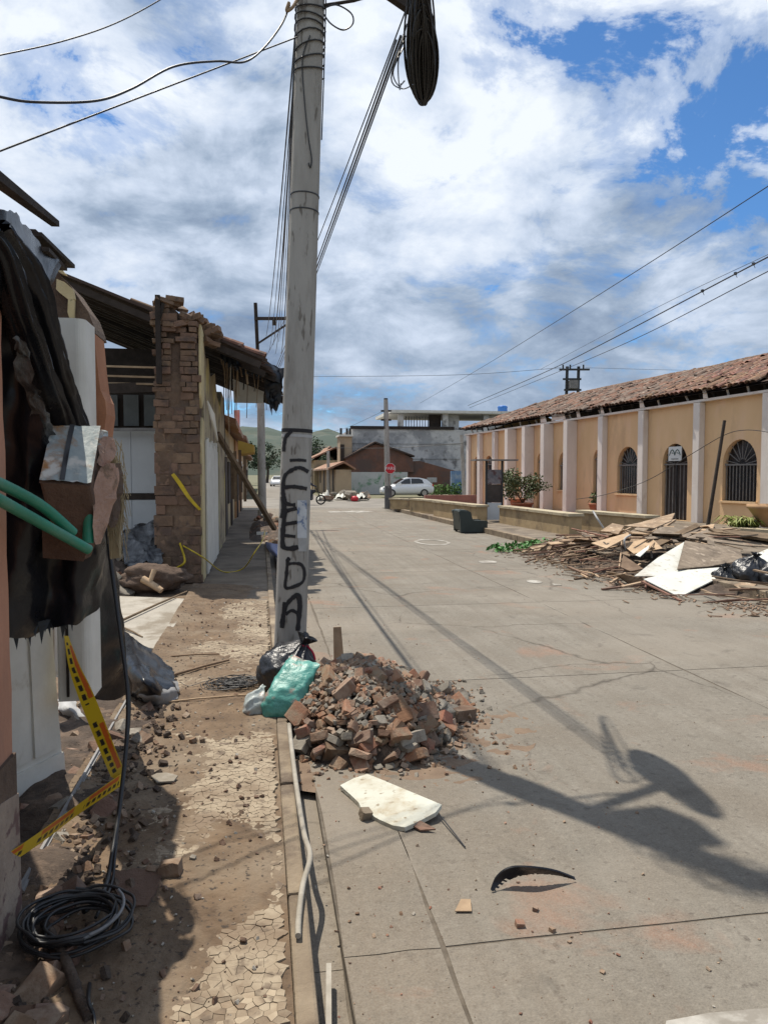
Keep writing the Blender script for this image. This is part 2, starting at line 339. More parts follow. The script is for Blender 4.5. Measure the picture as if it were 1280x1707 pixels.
# ---- left pavement: base, kerb stones, mosaic of broken tile, dirt trodden over it
b = MB(); b.bb(-.97, .085, -4, 38.2, -.06, .128); walk = kind(b.build('sidewalk', m_sidewalk), 'structure')
y = -3.0; i = 0
while y < 38:
    ln = R.uniform(.9, 1.15); b = MB()
    c = V((.085+XL)/2, y+ln/2, .06); h = .150 + R.uniform(-.006, .006)
    b.box((c.x, c.y, (h-.06)/2), (XL-.085-.004, ln-.004, h+.06), j=.003)
    o = b.build('kerb_stone', m_kerb, walk); bevel(o, .012, 2); y += ln; i += 1
def dirt_h(x, y):
    a = fb(x*1.1+3.1, y*.75+1, 0, 1.5, 5)*.017 + fb(x, y, 4, 7, 4)*.006 + fb(x, y, 9, 26, 3)*.0045
    edge = max(0, min(1, (x+.62)/.75))            # swept thinner towards the kerb
    far = max(0, min(1, (y-6.5)/2.5))
    return .141 + a + .014 - .0165*edge - .012*far*max(0, min(1, (x+.5)/.4)) + .03*max(0, min(1, (-.72-x)/.25))
cells = []
S = .031
def clip(poly, px, py, qx, qy):
    mx, my = (px+qx)/2, (py+qy)/2; nx, ny = qx-px, qy-py; out = []
    for i in range(len(poly)):
        a, c = poly[i], poly[(i+1) % len(poly)]
        da = (a[0]-mx)*nx+(a[1]-my)*ny; dc = (c[0]-mx)*nx+(c[1]-my)*ny
        if da <= 0: out.append(a)
        if da*dc < 0: t = da/(da-dc); out.append((a[0]+(c[0]-a[0])*t, a[1]+(c[1]-a[1])*t))
    return out
rs = random.Random(3); pts = {}
i0, i1, j0, j1 = int(-.95/S)-1, 2, int(1.9/S), int(9.6/S)
for i in range(i0-1, i1+2):
    for j in range(j0-1, j1+2): pts[i, j] = ((i+.5+rs.uniform(-.55, .55))*S, (j+.5+rs.uniform(-.55, .55))*S)
for i in range(i0, i1):
    for j in range(j0, j1):
        px, py = pts[i, j]
        if px > .075 or px < -.93: continue
        po = [(px-S, py-S), (px+S, py-S), (px+S, py+S), (px-S, py+S)]
        for di in (-2, -1, 0, 1, 2):
            for dj in (-2, -1, 0, 1, 2):
                if (di or dj) and (i+di, j+dj) in pts: po = clip(po, px, py, *pts[i+di, j+dj])
        if len(po) < 3: continue
        cxm = sum(a for a, _ in po)/len(po); cym = sum(a for _, a in po)/len(po)
        po = [(cxm+(a-cxm)*.955, cym+(c-cym)*.955) for a, c in po]
        po = [(min(a, .081), c) for a, c in po]
        if dirt_h(cxm, cym) > .158: continue
        cells.append((cym, po, rs.uniform(.1425, .1465)))
cells.sort(key=lambda c: c[0])
rest = MB()
for k, (cym, po, h) in enumerate(cells):
    q = MB() if k < 300 else rest
    q.prism([V(a, c, h) for a, c in po], (0, 0, -.016))
    if k < 300: q.build('mosaic_tile', m_mosaic, walk)
kind(rest.build('mosaic_tiles', m_mosaic, walk), 'stuff')
b = MB()
def dfn(u, v):
    y = 1.4 + 9.6*v**1.35; x = -.965+u*1.05
    return V(x, y, dirt_h(x, y))
b.grid(dfn, 130, 720); kind(b.build('pavement_dirt', m_dirt), 'stuff')
# ---- right pavement and patio
b = MB(); ptsk = [V(kx(Y), Y, .145) for Y in (-4, 6, 12, 20, 30, 36)] + [V(6.35, 38.2, .145), V(7.3, 39.6, .145), V(9.5, 40.3, .145), V(30, 40.3, .145), V(30, -4, .145)]
b.prism(ptsk, (0, 0, -.2)); walk2 = kind(b.build('sidewalk', m_sidewalk), 'structure')
Yk = -3.0
while Yk < 36.5:
    b = MB(); b.beam(V(kx(Yk)+.06, Yk+.008, .062), V(kx(Yk+1.2)+.06, Yk+1.192, .062), .15, .19); bevel(b.build('kerb_stone', m_kerb, walk2), .012); Yk += 1.2
b = MB(); b.prism([V(8.6, 26, .155), V(15, 26, .155), V(12.2, 39.5, .155), V(7.0, 39.5, .155), V(7.4, 33, .155)], (0, 0, .01)); kind(b.build('patio', m_patio), 'structure')
# =================================================================== left side
m_peach = mat('peach_plaster', (.46, .235, .15), (.36, .175, .11), 3, .9, .35, 60, c3=(.30, .16, .11), c3sc=2.2, c3t=(.55, .7), stretch=(1, 1, .5))
m_orange = mat('orange_plaster', (.40, .185, .095), (.32, .14, .075), 4, .9, .35, 60)
m_stonebase = mat('stone_plinth', (.33, .26, .20), (.20, .15, .12), 5, .9, .5, 50, c3=(.14, .085, .075), c3sc=7, c3t=(.53, .58))
m_white = mat('white_paint', (.66, .64, .58), (.55, .53, .47), 3, .6, .15, 40, c3=(.36, .30, .23), c3sc=2.5, c3t=(.6, .75))
m_cream = mat('cream_plaster', (.55, .46, .27), (.46, .37, .2), 4, .9, .35, 60, c3=(.3, .23, .15), c3sc=2.2, c3t=(.6, .7))
m_black = mat('black_plastic', (.008, .009, .012), (.013, .014, .018), 4, .30, .3, 9, spec=.3, c3=(.022, .022, .023), c3sc=3, c3t=(.6, .8), bdist=.02, detail=3)
m_clear = mat('dusty_plastic', (.13, .135, .14), (.025, .027, .032), 9, .3, .6, 16, spec=.4, stretch=(1, 1, .4), bdist=.02)
m_adobe = mat('adobe_brick', (.205, .132, .088), (.145, .092, .062), 7, .95, .8, 60, rnd=.14, hue=.008, c3=(.10, .07, .055), c3sc=5, bdist=.008)
m_adobe_core = mat('adobe_core', (.125, .084, .060), (.075, .052, .039), 9, .97, .9, 50, bdist=.012)
m_chunkbrick = mat('chunk_brick', (.145, .088, .060), (.095, .058, .042), 7, .95, .8, 70)
m_zinc = mat('zinc_skin', (.33, .37, .36), (.22, .26, .255), 9, .6, .6, 30, c3=(.30, .155, .06), c3sc=6, c3t=(.52, .64), c4=(.50, .49, .44), c4sc=16, c4t=(.55, .66), spec=.35, bdist=.006)
m_brokenpl = mat('broken_plaster', (.40, .255, .19), (.31, .19, .14), 8, .95, .9, 60, c3=(.17, .115, .08), c3sc=9, c3t=(.5, .6), bdist=.01)
m_green = mat('green_pipe', (.012, .205, .125), (.01, .165, .1), 5, .5, .1, 40, spec=.5, c3=(.05, .2, .13), c3sc=9)
m_wood = mat('weathered_wood', (.20, .135, .085), (.125, .083, .053), 6, .9, .6, 40, rnd=.25, hue=.01, stretch=(1, 1, 1))
m_woodpale = mat('pale_wood', (.40, .29, .185), (.29, .20, .125), 6, .9, .5, 40, rnd=.22)
m_dark = mat('dark_timber', (.045, .034, .028), (.028, .022, .018), 6, .92, .5, 30, rnd=.2)
m_cable = mat('cable_black', (.012, .012, .013), (.02, .02, .021), 10, .45, 0, spec=.5)
m_cableg = mat('cable_grey', (.22, .22, .22), (.10, .10, .10), 6, .5, 0, spec=.5)
m_tile = mat('clay_tile', (.225, .12, .078), (.145, .078, .053), 5, .92, .5, 50, rnd=.38, hue=.02, c3=(.085, .065, .055), c3sc=3.5, c3t=(.5, .64), c4=(.33, .25, .19), c4sc=9, c4t=(.6, .68))
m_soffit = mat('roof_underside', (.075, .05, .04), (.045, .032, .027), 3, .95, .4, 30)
m_straw = mat('straw', (.34, .27, .16), (.24, .19, .11), 9, .9, 0)
m_whitewall = mat('white_tile_wall', (.52, .54, .55), (.46, .48, .49), 2, .5, .05, 40, c3=(.36, .35, .32), c3sc=1.5, c3t=(.6, .75))
m_greyboard = mat('grey_board', (.13, .14, .14), (.09, .1, .1), 3, .8, .2, 30)
m_metal = mat('galvanised', (.26, .255, .25), (.17, .165, .16), 6, .6, .15, 40, spec=.4, c3=(.2, .16, .12), c3sc=4, c3t=(.6, .7))
m_concrete = mat('pale_concrete', (.36, .33, .28), (.27, .245, .205), 3, .93, .5, 50, c3=(.2, .17, .13), c3sc=1.6)
m_mud = mat('rubble_dirt', (.085, .062, .046), (.05, .037, .029), 8, .97, 1, 45, c3=(.14, .10, .072), c3sc=5, bdist=.015)
m_paper = mat('dirty_paper', (.40, .40, .40), (.30, .30, .29), 6, .8, .2, 30)
def ragged(a, c, n, amp, rs):
    return [Vector(a).lerp(Vector(c), i/n) + Vector((0, rs.uniform(-amp, amp), rs.uniform(-amp, amp))) for i in range(n)]
rl = random.Random(11)
# ---- near house front: peach wall at the left edge
nh = thing('damaged_wall', 'peach plastered house wall with stone plinth at the left edge', 'wall', (-1.05, 1.2, .13))
prof = [V(-.87, -1.5, .75)] + [V(-.87, 2.77+rl.uniform(-.012, .012), .75+i*.12) for i in range(15)]
prof += [V(-.87, 2.72, 2.5), V(-.87, 2.66, 2.58), V(-.87, 2.5, 2.70), V(-.87, 2.2, 2.74), V(-.87, 1.5, 2.9), V(-.87, -1.5, 2.95)]
b = MB(); b.prism(prof, (-.34, 0, 0)); b.build('plaster_face', m_peach, nh)
b = MB(); b.bb(-4.2, -1.32, -3, 3.9, .1, 2.55); b.build('unseen_house_mass', m_adobe_core, nh)  # unseen solid house mass, added to keep skylight off the lower-left pavement
b = MB(); b.prism([V(-.855, -1.5, .128), V(-.855, 2.785, .128), V(-.855, 2.78, .62), V(-.855, 2.6, .66), V(-.855, 2.3, .6), V(-.855, 2.0, .69), V(-.855, -1.5, .66)], (-.36, 0, 0)); b.build('stone_plinth', m_stonebase, nh)
b = MB(); b.prism([V(-.858, -1.5, .6), V(-.858, 2.0, .6), V(-.858, 2.6, .56), V(-.858, 2.772, .56), V(-.858, 2.772, .77), V(-.858, -1.5, .77)], (-.34, 0, 0)); b.build('wall_core', m_adobe_core, nh)
# ---- standing remains of the doorway further along: white pilaster, orange wall, broken plaster top
rm = thing('broken_house_front', 'broken house front with white pilaster and torn cream plaster behind black plastic', 'house', (-1.1, 4.3, .13))
c0, c1 = at(83, 540, 3.95), at(141, 540, 3.95)
b = MB(); zt, zb = at(120, 530, 3.95).z, .6
hw = (c1.x-c0.x)/2; cxm = (c0.x+c1.x)/2
b.prism([V(cxm-hw, 3.95, zb), V(cxm+hw-.03, 3.95, zb), V(cxm+hw, 3.98, zb), V(cxm+hw, 4.2, zb), V(cxm-hw, 4.2, zb)], (0, 0, zt-zb)); o = b.build('white_pilaster', m_white, rm); bevel(o, .012, 2)
b = MB(); b.box((cxm-.03, 3.945, (zt+zb)/2-.1), (.012, .012, zt-zb-.25)); b.build('pilaster_groove', m_dark, rm)
b = MB(); pr = [at(140, 552, 4.25)]
for (x, y) in ((158, 556), (161, 590), (164, 620), (168, 650), (176, 668), (178, 690), (175, 712), (172, 740), (176, 800), (168, 900), (150, 1000)): pr.append(at(x, y, 4.25))
pr.append(at(120, 1000, 4.25)); pr.append(at(120, 552, 4.25)); b.prism(pr, (-.0, .25, 0)); b.build('orange_wall', m_orange, rm)
b = MB(); pr = [at(x, y, 4.28) for x, y in ((60, 560), (60, 440), (88, 446), (104, 462), (118, 476), (134, 500), (148, 520), (157, 545), (160, 556), (120, 560))]
b.prism(pr, (0, .3, 0)); b.build('wall_core', m_adobe_core, rm)
for pl in (((95, 465), (108, 470), (122, 482), (125, 498), (118, 502), (112, 497), (100, 488), (94, 482)), ((114, 498), (124, 500), (123, 530), (118, 536), (113, 520)), ((84, 432), (100, 444), (111, 458), (104, 456), (92, 448))):
    b = MB(); b.prism([at(x, y, 4.24) for x, y in pl], (0, .035, 0)); b.build('plaster_patch', m_cream, rm)
for pl in (((62, 476), (74, 462), (78, 470), (72, 480), (76, 492), (66, 496)), ((74, 452), (82, 452), (80, 460), (75, 460)), ((100, 625), (118, 628), (127, 642), (112, 640), (108, 655), (100, 645))):
    b = MB(); b.prism([at(x, y, 3.86) for x, y in pl], (0, .004, 0)); b.build('torn_film', m_paper, rm)
for x0, y0, x1, y1 in ((50, 385, 100, 432), (60, 390, 117, 444), (72, 415, 104, 448)):
    b = MB(); b.beam(at(x0, y0, 3.5), at(x1, y1, 4.1), .05, .018); b.build('roof_batten', m_dark, rm)
# ---- beam poking out over the pavement
b = MB(); b.beam(at(-60, 255, 2.35), at(93, 373, 3.15), .05, .035, wd2=.03, ht2=.022); tag(b.build('wooden_beam', m_dark), 'dark splintered beam jutting out against the sky at upper left', 'beam')
# ---- black plastic over the wall top
b = drape([[at(-30, 330, 2.5), at(10, 348, 2.7), at(40, 366, 3.0), at(72, 415, 3.5), at(104, 440, 3.9)],
           [at(-30, 380, 2.55), at(14, 400, 2.72), at(44, 430, 3.0), at(70, 455, 3.45), at(92, 462, 3.86)],
           [at(-20, 450, 2.6), at(22, 470, 2.75), at(44, 500, 3.0), at(58, 515, 3.4), at(72, 500, 3.8)],
           [at(0, 560, 2.85), at(30, 560, 2.9), at(46, 570, 3.05), at(58, 560, 3.4), at(66, 545, 3.75)]], 8, 8, .02, 5, 1)
tag(b.build('plastic_sheet', m_black), 'black plastic sheet stretched over the broken wall top', 'plastic sheet')
def crease(p_, k): return sum((.5-abs(noise.noise(p_*k*f_+V(f_*3, 0, 0))))*g_ for f_, g_ in ((1, 1), (2.1, .4)))
def roll(pts, r0, r1, seed, m, label):
    cv = curve(pts, 14); b = MB(); n = 34; vs = []
    for i, p in enumerate(cv):
        t = i/(len(cv)-1); d = (cv[min(i+1, len(cv)-1)]-cv[max(i-1, 0)]).normalized()
        a = d.cross(V(0, 1, .2)).normalized(); c = a.cross(d); rr = r0+(r1-r0)*t
        for k in range(n):
            an = k*2*math.pi/n; q0 = V(math.cos(an)*1.9+seed, math.sin(an)*1.9, i*.013)
            q = rr*(.85+.75*crease(q0, .9)+.3*fb(math.cos(an)*1.2+seed, math.sin(an)*1.2, i*.05, 1.3))
            vs.append(p + a*math.cos(an)*q*1.15 + c*math.sin(an)*q*.6)
    b.add(vs, [(i*n+k, i*n+(k+1) % n, (i+1)*n+(k+1) % n, (i+1)*n+k) for i in range(len(cv)-1) for k in range(n)], True)
    b.add(vs[-n:], [tuple(range(n))]); return tag(b.build('plastic_sheet', m), label, 'plastic sheet')
roll([at(-14, 380, 2.62), at(22, 430, 2.76), at(52, 500, 2.9), at(80, 590, 3.1), at(100, 660, 3.3), at(124, 745, 3.45)], .045, .062, 2, m_black, 'rolled black plastic hanging in a long fold, the outer of two')
roll([at(-20, 390, 2.56), at(4, 430, 2.64), at(30, 520, 2.78), at(62, 610, 2.98), at(92, 700, 3.25), at(114, 790, 3.4)], .03, .05, 5, m_black, 'rolled black plastic hanging in a long fold, the inner one against the peach wall')
b = drape([[at(22, 560, 2.74), at(34, 560, 2.74), at(44, 575, 2.76)], [at(30, 620, 2.84), at(48, 630, 2.85), at(58, 636, 2.86)], [at(50, 690, 3.02), at(70, 700, 3.03), at(86, 703, 3.05)], [at(74, 760, 3.2), at(94, 765, 3.22), at(104, 760, 3.22)]], 8, 10, .016, 22, 3)
tag(b.build('plastic_film', m_clear), 'dusty translucent plastic film folded along the hanging black roll', 'plastic film')
# big hanging sheet with ragged hem
rows = []
hem = [(-15, 1070), (20, 1062), (45, 1064), (75, 1052), (105, 1045), (130, 1040), (160, 1018), (172, 985)]
tops = [(-15, 560), (28, 560), (50, 640), (78, 715), (105, 750), (130, 775), (155, 800), (178, 830)]
for k in range(7):
    t = k/6; rows.append([at(a[0]+(h[0]-a[0])*t, a[1]+(h[1]-a[1])*t, 2.95+.045*i+.06*math.sin(i*1.7+t*3)+.25*t) for i, (a, h) in enumerate(zip(tops, hem))])
b = drape(rows, 7, 7, .02, 6, 7)
for k in range(13):   # torn teeth along the hem
    x0 = 22+k*8+rl.uniform(-4, 4); y0 = 1060-k*1.9; L = rl.choice((6, 10, 16, 24, 34))
    Y0 = 3.28+.012*k; b.add([at(x0, y0-14, Y0), at(x0+rl.uniform(9, 17), y0-16, Y0+.02), at(x0+rl.uniform(0, 16), y0+L, Y0)], [(0, 1, 2)])
tag(b.build('plastic_sheet', m_black), 'large black plastic sheet with ragged hem hanging in front of the white door', 'plastic sheet')
b = drape([[at(150, 880, 3.9), at(172, 880, 4.1), at(190, 890, 4.3)], [at(140, 960, 3.9), at(168, 970, 4.1), at(196, 975, 4.35)], [at(128, 1050, 4.0), at(165, 1060, 4.2), at(205, 1060, 4.45)], [at(126, 1110, 4.1), at(165, 1130, 4.35), at(212, 1120, 4.6)], [at(135, 1150, 4.3), at(170, 1165, 4.5), at(222, 1160, 4.75)]], 8, 8, .03, 5, 9)
tag(b.build('plastic_sheet', m_black), 'black plastic sheet trailing down to the pavement behind the hanging cable', 'plastic sheet')
b = drape([[G(205, 1045, .35), G(222, 1062, .34), G(250, 1082, .26), G(284, 1112, .2)], [G(200, 1090, .33), G(228, 1105, .42), G(262, 1125, .32), G(296, 1138, .2)], [G(205, 1125, .28), G(232, 1138, .36), G(262, 1150, .29), G(298, 1152, .18)], [G(212, 1165, .15), G(236, 1168, .17), G(262, 1172, .16), G(292, 1166, .15)]], 9, 9, .022, 8, 12)
tag(b.build('plastic_sheet', m_black), 'crumpled black plastic lying on the pavement beside the white floor slab', 'plastic sheet')
b = drape([[G(232, 1150, .28), G(262, 1140, .27), G(297, 1134, .22)], [G(228, 1162, .22), G(262, 1158, .26), G(299, 1148, .19)], [G(236, 1170, .15), G(264, 1176, .16), G(296, 1166, .15)]], 9, 7, .014, 16, 14)
tag(b.build('foil_lining', m_metal), 'silvery lining at the end of the crumpled plastic on the pavement', 'plastic sheet')
# ---- tilted wall chunk with zinc skin
ck = thing('wall_chunk', 'tilted brick wall chunk with rusty zinc skin propped at eye height', 'wall fragment', at(120, 900, 3.1))
fl, fr, bl, br = at(66, 801, 2.92), at(152, 806, 2.98), at(86, 711, 3.16), at(168, 711, 3.2)
nrm = (fr-fl).cross(bl-fl).normalized()
if nrm.z < 0: nrm = -nrm
dn = V(.015, .10, -.19)
b = MB(); b.prism([fl-nrm*.012, fr-nrm*.012, br-nrm*.012, bl-nrm*.012], dn); o = b.build('brick_core', m_chunkbrick, ck); bevel(o, .012, 2)
b = MB()
def zf(u, v): return (fl.lerp(fr, u)).lerp(bl.lerp(br, u), v) + nrm*(.004+.006*fb(u*3, v*3, 2, 2))
b.grid(zf, 14, 14); b.build('zinc_sheet', m_zinc, ck)
b = MB(); b.grid(lambda u, v: zf(.38+.10*u-.06*v+.05*v*v, v)+nrm*.006, 2, 10); b.build('dark_strap', m_cable, ck)
b = MB(); lb = [at(x, y, 3.2) for x, y in ((70, 872), (152, 868), (150, 905), (140, 936), (72, 930))]; b.prism(lb, (0, .2, 0)); bevel(b.build('lower_brick', m_chunkbrick, ck), .01)
def shard(pl, th, nm, m):
    rs = random.Random(len(nm)+pl[0][0]); pts_ = []
    for (x, y, Y), (x2, y2, Y2) in zip(pl, pl[1:]+pl[:1]):
        for t_ in (0, .33, .66): pts_.append(at(x+(x2-x)*t_+(rs.uniform(-3.5, 3.5) if t_ else 0), y+(y2-y)*t_+(rs.uniform(-6, 6) if t_ else 0), Y+(Y2-Y)*t_))
    c_ = sum(pts_, Vector())/len(pts_); k_ = len(pts_); b = MB(); d_ = V(.01, th, 0)
    b.add([c_]+pts_+[p_+d_ for p_ in pts_]+[c_+d_], [(0, i+1, (i+1) % k_+1) for i in range(k_)]+[(i+1, (i+1) % k_+1, (i+1) % k_+k_+1, i+k_+1) for i in range(k_)]+[(2*k_+1, i+k_+1, (i+1) % k_+k_+1) for i in range(k_)]); return b.build(nm, m_brokenpl if m is m_peach else m, ck)
shard([(157, 812, 3.03), (168, 780, 3.08), (184, 772, 3.12), (192, 790, 3.14), (188, 832, 3.12), (174, 872, 3.08), (160, 908, 3.04), (155, 878, 3.02)], .04, 'plaster_slab', m_peach)
shard([(161, 772, 3.1), (170, 732, 3.18), (181, 728, 3.2), (188, 748, 3.22), (180, 768, 3.16), (172, 778, 3.12)], .035, 'plaster_piece', m_peach)
shard([(160, 745, 3.14), (166, 716, 3.2), (174, 722, 3.22), (170, 742, 3.18)], .03, 'plaster_piece', m_zinc)
shard([(184, 790, 3.2), (194, 772, 3.24), (198, 800, 3.26), (194, 850, 3.24), (184, 880, 3.2), (180, 850, 3.18)], .05, 'mud_lump', m_adobe_core)
b = MB()
for k in range(120):
    x = rl.uniform(176, 204); y = rl.uniform(730, 830); p0 = at(x, y, 3.3+rl.uniform(0, .12)); b.tube([p0, p0+V(rl.uniform(-.01, .03), rl.uniform(-.02, .02), -rl.uniform(.05, .12)), p0+V(rl.uniform(-.01, .05), rl.uniform(-.02, .02), -rl.uniform(.13, .3))], .0012, 3, cap=False)
b.build('straw_fringe', m_straw, ck)
b = MB(); b.prism([at(x, y, 3.34) for x, y in ((172, 770), (192, 760), (200, 800), (204, 850), (198, 900), (200, 930), (184, 932), (180, 880))], (0, .05, 0)); b.build('mud_render', m_straw, ck)
# ---- green drain pipes
for k, (a, c, d, lab) in enumerate((((-60, 778, 2.3), (62, 838, 2.75), (122, 888, 2.92), 'upper of two green plastic pipes under the tilted wall chunk'), ((-60, 800, 2.25), (62, 868, 2.72), (148, 916, 2.96), 'lower longer of two green plastic pipes under the tilted wall chunk'))):
    b = MB(); cv = curve([at(*a), at(*c), at(*d)], 6); b.tube(cv, .0195, 14); gp = b.build('drain_pipe', m_green); tag(gp, lab, 'pipe')
b = MB(); b.tube([at(146, 800, 3.06), at(150, 850, 3.06), at(147, 905, 3.05)], .022, 12); tag(b.build('drain_pipe', m_green), 'short upright green pipe stub behind the tilted wall chunk', 'pipe')
# ---- white panelled door leaning in the opening and a second leaf behind it
def door(p00, p10, p11, p01, th, name, lab, panels):
    d = thing(name, lab, 'door', p00)
    n_ = (p10-p00).cross(p01-p00).normalized()
    if n_.y > 0: n_ = -n_
    def q(u, v, o=0): return (p00.lerp(p10, u)).lerp(p01.lerp(p11, u), v) + n_*o
    b = MB(); b.prism([q(0, 0), q(1, 0), q(1, 1), q(0, 1)], -n_*th); b.build('leaf', m_white, d)
    for u0, u1, v0, v1 in panels:
        b = MB(); b.prism([q(u0, v0, .001), q(u1, v0, .001), q(u1, v1, .001), q(u0, v1, .001)], n_*.014); o = b.build('panel', m_white, d); bevel(o, .008, 2)
    return d
door(G(-10, 1352, .15), G(106, 1286, .16), at(84, 1010, 3.98), at(-14, 1010, 3.62), .035, 'panelled_door', 'white panelled wooden door leaning below the black plastic', [(.02, .48, .17, .98), (.56, .96, .17, .98), (.0, 1.0, 0, .13)])
door(at(86, 1128, 5.0), at(124, 1132, 5.1), at(126, 1030, 5.1), at(86, 1030, 5.0), .035, 'door_leaf', 'second white door leaf standing behind the caution tape', [(.1, .9, .1, .9)])
# ---- strip of metal along the foot of the houses
b = MB(); b.beam(V(-.9, 1.6, .165), V(-.93, 5.5, .165), .028, .03); b.beam(V(-.9, 1.6, .185), V(-.93, 5.5, .185), .012, .02); tag(b.build('metal_rail', m_metal), 'long grey metal rail lying along the foot of the peach wall', 'rail')
# ---- caution tape
m_tape = bpy.data.materials.new('caution_tape'); m_tape.use_nodes = True; t = m_tape.node_tree; pb = t.nodes['Principled BSDF']
uvn = N(t, 'ShaderNodeUVMap'); su = N(t, 'ShaderNodeSeparateXYZ'); t.links.new(uvn.outputs[0], su.inputs[0])
def band(v, lo, hi): return math_n(t, 'MULTIPLY', math_n(t, 'GREATER_THAN', v, lo), math_n(t, 'LESS_THAN', v, hi))
fu = math_n(t, 'FRACT', math_n(t, 'MULTIPLY', su.outputs[0], 2.4)); fl2 = math_n(t, 'FRACT', math_n(t, 'MULTIPLY', su.outputs[0], 21.0))
nz = N(t, 'ShaderNodeTexNoise'); nz.inputs['Scale'].default_value = 55; t.links.new(uvn.outputs[0], nz.inputs['Vector'])
wob = math_n(t, 'MULTIPLY', math_n(t, 'SUBTRACT', nz.outputs[0], .5), .25)
vv = math_n(t, 'ADD', su.outputs[1], wob)
redm = math_n(t, 'MULTIPLY', band(vv, .60, .92), band(fu, .12, .80))
blk = math_n(t, 'MULTIPLY', math_n(t, 'MULTIPLY', band(vv, .22, .50), band(fu, .08, .86)), math_n(t, 'GREATER_THAN', math_n(t, 'ADD', fl2, wob), .36))
c = mix_n(t, redm, (.62, .42, .015), (.55, .11, .015)); c = mix_n(t, blk, c, (.025, .02, .015))
t.links.new(c, pb.inputs['Base Color']); pb.inputs['Roughness'].default_value = .35
def ribbon(name, pts, widths, lab, cat, m, twist=None, n=10, wdir=None):
    cv = curve([p for p in pts], n); wv = curve([Vector((x, 0, 0)) for x in widths], n); dv = curve(wdir, n)
    b = MB(); K = 4; L = 0; ls = []
    for i, p_ in enumerate(cv):
        if i: L += (p_-cv[i-1]).length
        ls.append(L)
    for i, p_ in enumerate(cv):
        for k in range(K+1): b.v.append(p_ + dv[i].normalized()*(wv[i].x*(k/K-.5)))
    b.f = [(i*(K+1)+k, i*(K+1)+k+1, (i+1)*(K+1)+k+1, (i+1)*(K+1)+k) for i in range(len(cv)-1) for k in range(K)]; b.sm = [True]*len(b.f)
    o = b.build(name, m); uv = o.data.uv_layers.new()
    for lp in o.data.loops:
        i, k = divmod(lp.vertex_index, K+1); uv.data[lp.index].uv = (ls[i], k/K)
    return tag(o, lab, cat)
tp = thing('caution_tape', 'yellow caution tape sagging in a fold beside the hanging cable', 'tape', at(150, 1350, 3.3))
def tape_part(pts, wd, wdir):
    o = ribbon('strip', pts, wd, None, None, m_tape, wdir=[Vector(x) for x in wdir]); o.parent = tp; o.location = ORG[o]-ORG[tp]
tape_part([at(111, 1060, 3.86), at(124, 1110, 3.86), at(140, 1150, 3.85), at(160, 1200, 3.82), at(180, 1250, 3.8), at(196, 1288, 3.66)], [.02, .05, .07, .075, .075, .075], [(.6, .3, -.1), (.9, .1, .25), (.9, 0, .35), (.9, 0, .45), (.9, -.1, .5), (.85, -.2, .6)])
tape_part([at(205, 1298, 3.62), at(170, 1322, 3.42), at(130, 1350, 3.22), at(90, 1380, 3.0), at(40, 1415, 2.78), at(0, 1440, 2.62), at(-60, 1470, 2.4)], [.075, .075, .075, .072, .06, .05, .05], [(.2, -.1, .8), (.3, -.1, .8), (.35, -.1, .75), (.35, 0, .8), (.25, .1, .6), (.2, .3, .5), (.2, .3, .5)])
tape_part([at(196, 1288, 3.66), at(202, 1294, 3.63), at(205, 1298, 3.62)], [.075, .06, .075], [(.85, -.2, .6), (.6, -.3, .7), (.2, -.1, .8)])
# ---- hanging cable down to a coil on the pavement
b = MB(); b.tube(curve([at(176, 860, 3.8), at(184, 930, 3.75), at(200, 1050, 3.65), at(213, 1150, 3.55), at(212, 1230, 3.45), at(202, 1330, 3.25), at(190, 1410, 3.08), G(181, 1462, .2), G(168, 1495, .19), G(140, 1520, .19)], 6), .010, 8)
tag(b.build('hanging_cable', m_cable), 'thick black cable hanging from the plastic down to the coil', 'cable')
b = MB(); b.tube(curve([at(182, 900, 3.85), at(206, 1080, 3.7), at(217, 1180, 3.6), at(205, 1300, 3.42), at(193, 1420, 3.05), G(186, 1475, .19), G(160, 1530, .19)], 6), .006, 6)
tag(b.build('hanging_cable', m_cable), 'thinner black cable hanging alongside the thick one', 'cable')
cc = G(128, 1568, .17); b = MB()
for k in range(13):
    r0 = rl.uniform(.09, .155); ph = rl.uniform(0, 6.28); ox, oy = rl.uniform(-.045, .045), rl.uniform(-.05, .05); tl = rl.uniform(-.3, .3); zz = .025+k*.005
    pts_ = [cc+V(ox+r0*1.15*math.cos(ph+i*.35), oy+r0*.95*math.sin(ph+i*.35), zz+abs(tl)*r0*(1+math.sin(i*.35+ph))*.5+.02*fb(i*.3, k, 0)) for i in range(19)]
    b.tube(curve(pts_, 3), .0052, 7)
tag(b.build('cable_coil', m_cable), 'coil of black cable lying on the pavement at lower left', 'cable coil')
for r0, ph, ln, zz in ((.14, -1.1, 8, .09), (.125, -1.2, 5, .075)):
    b = MB(); b.tube(curve([cc+V(r0*1.1*math.cos(ph+i*.25), r0*math.sin(ph+i*.25), zz+.004*i) for i in range(ln)], 4), .0055, 8); tag(b.build('cable_end', m_cableg), 'pale grey cable end lying over the black coil, %s' % ('the longer one' if ln == 8 else 'the shorter one'), 'cable')
# thick muddy rope-like root beside the coil
b = MB(); b.tube(curve([G(75, 1540, .19), G(100, 1580, .2), G(118, 1620, .19), G(132, 1660, .17), G(150, 1700, .16)], 5), [.016+.004*fb(i*.8, 2, 0) for i in range(21)], 9)
tag(b.build('rusty_pipe', m_mud), 'muddy bent pipe lying across the cable coil', 'pipe')
b = MB(); b.tube(curve([G(150, 1640, .16), G(148, 1668, .2), G(156, 1690, .17), G(160, 1720, .15)], 5), .006, 6); tag(b.build('cable_end', m_cable), 'frayed black cable end hanging off the coil towards the camera', 'cable')
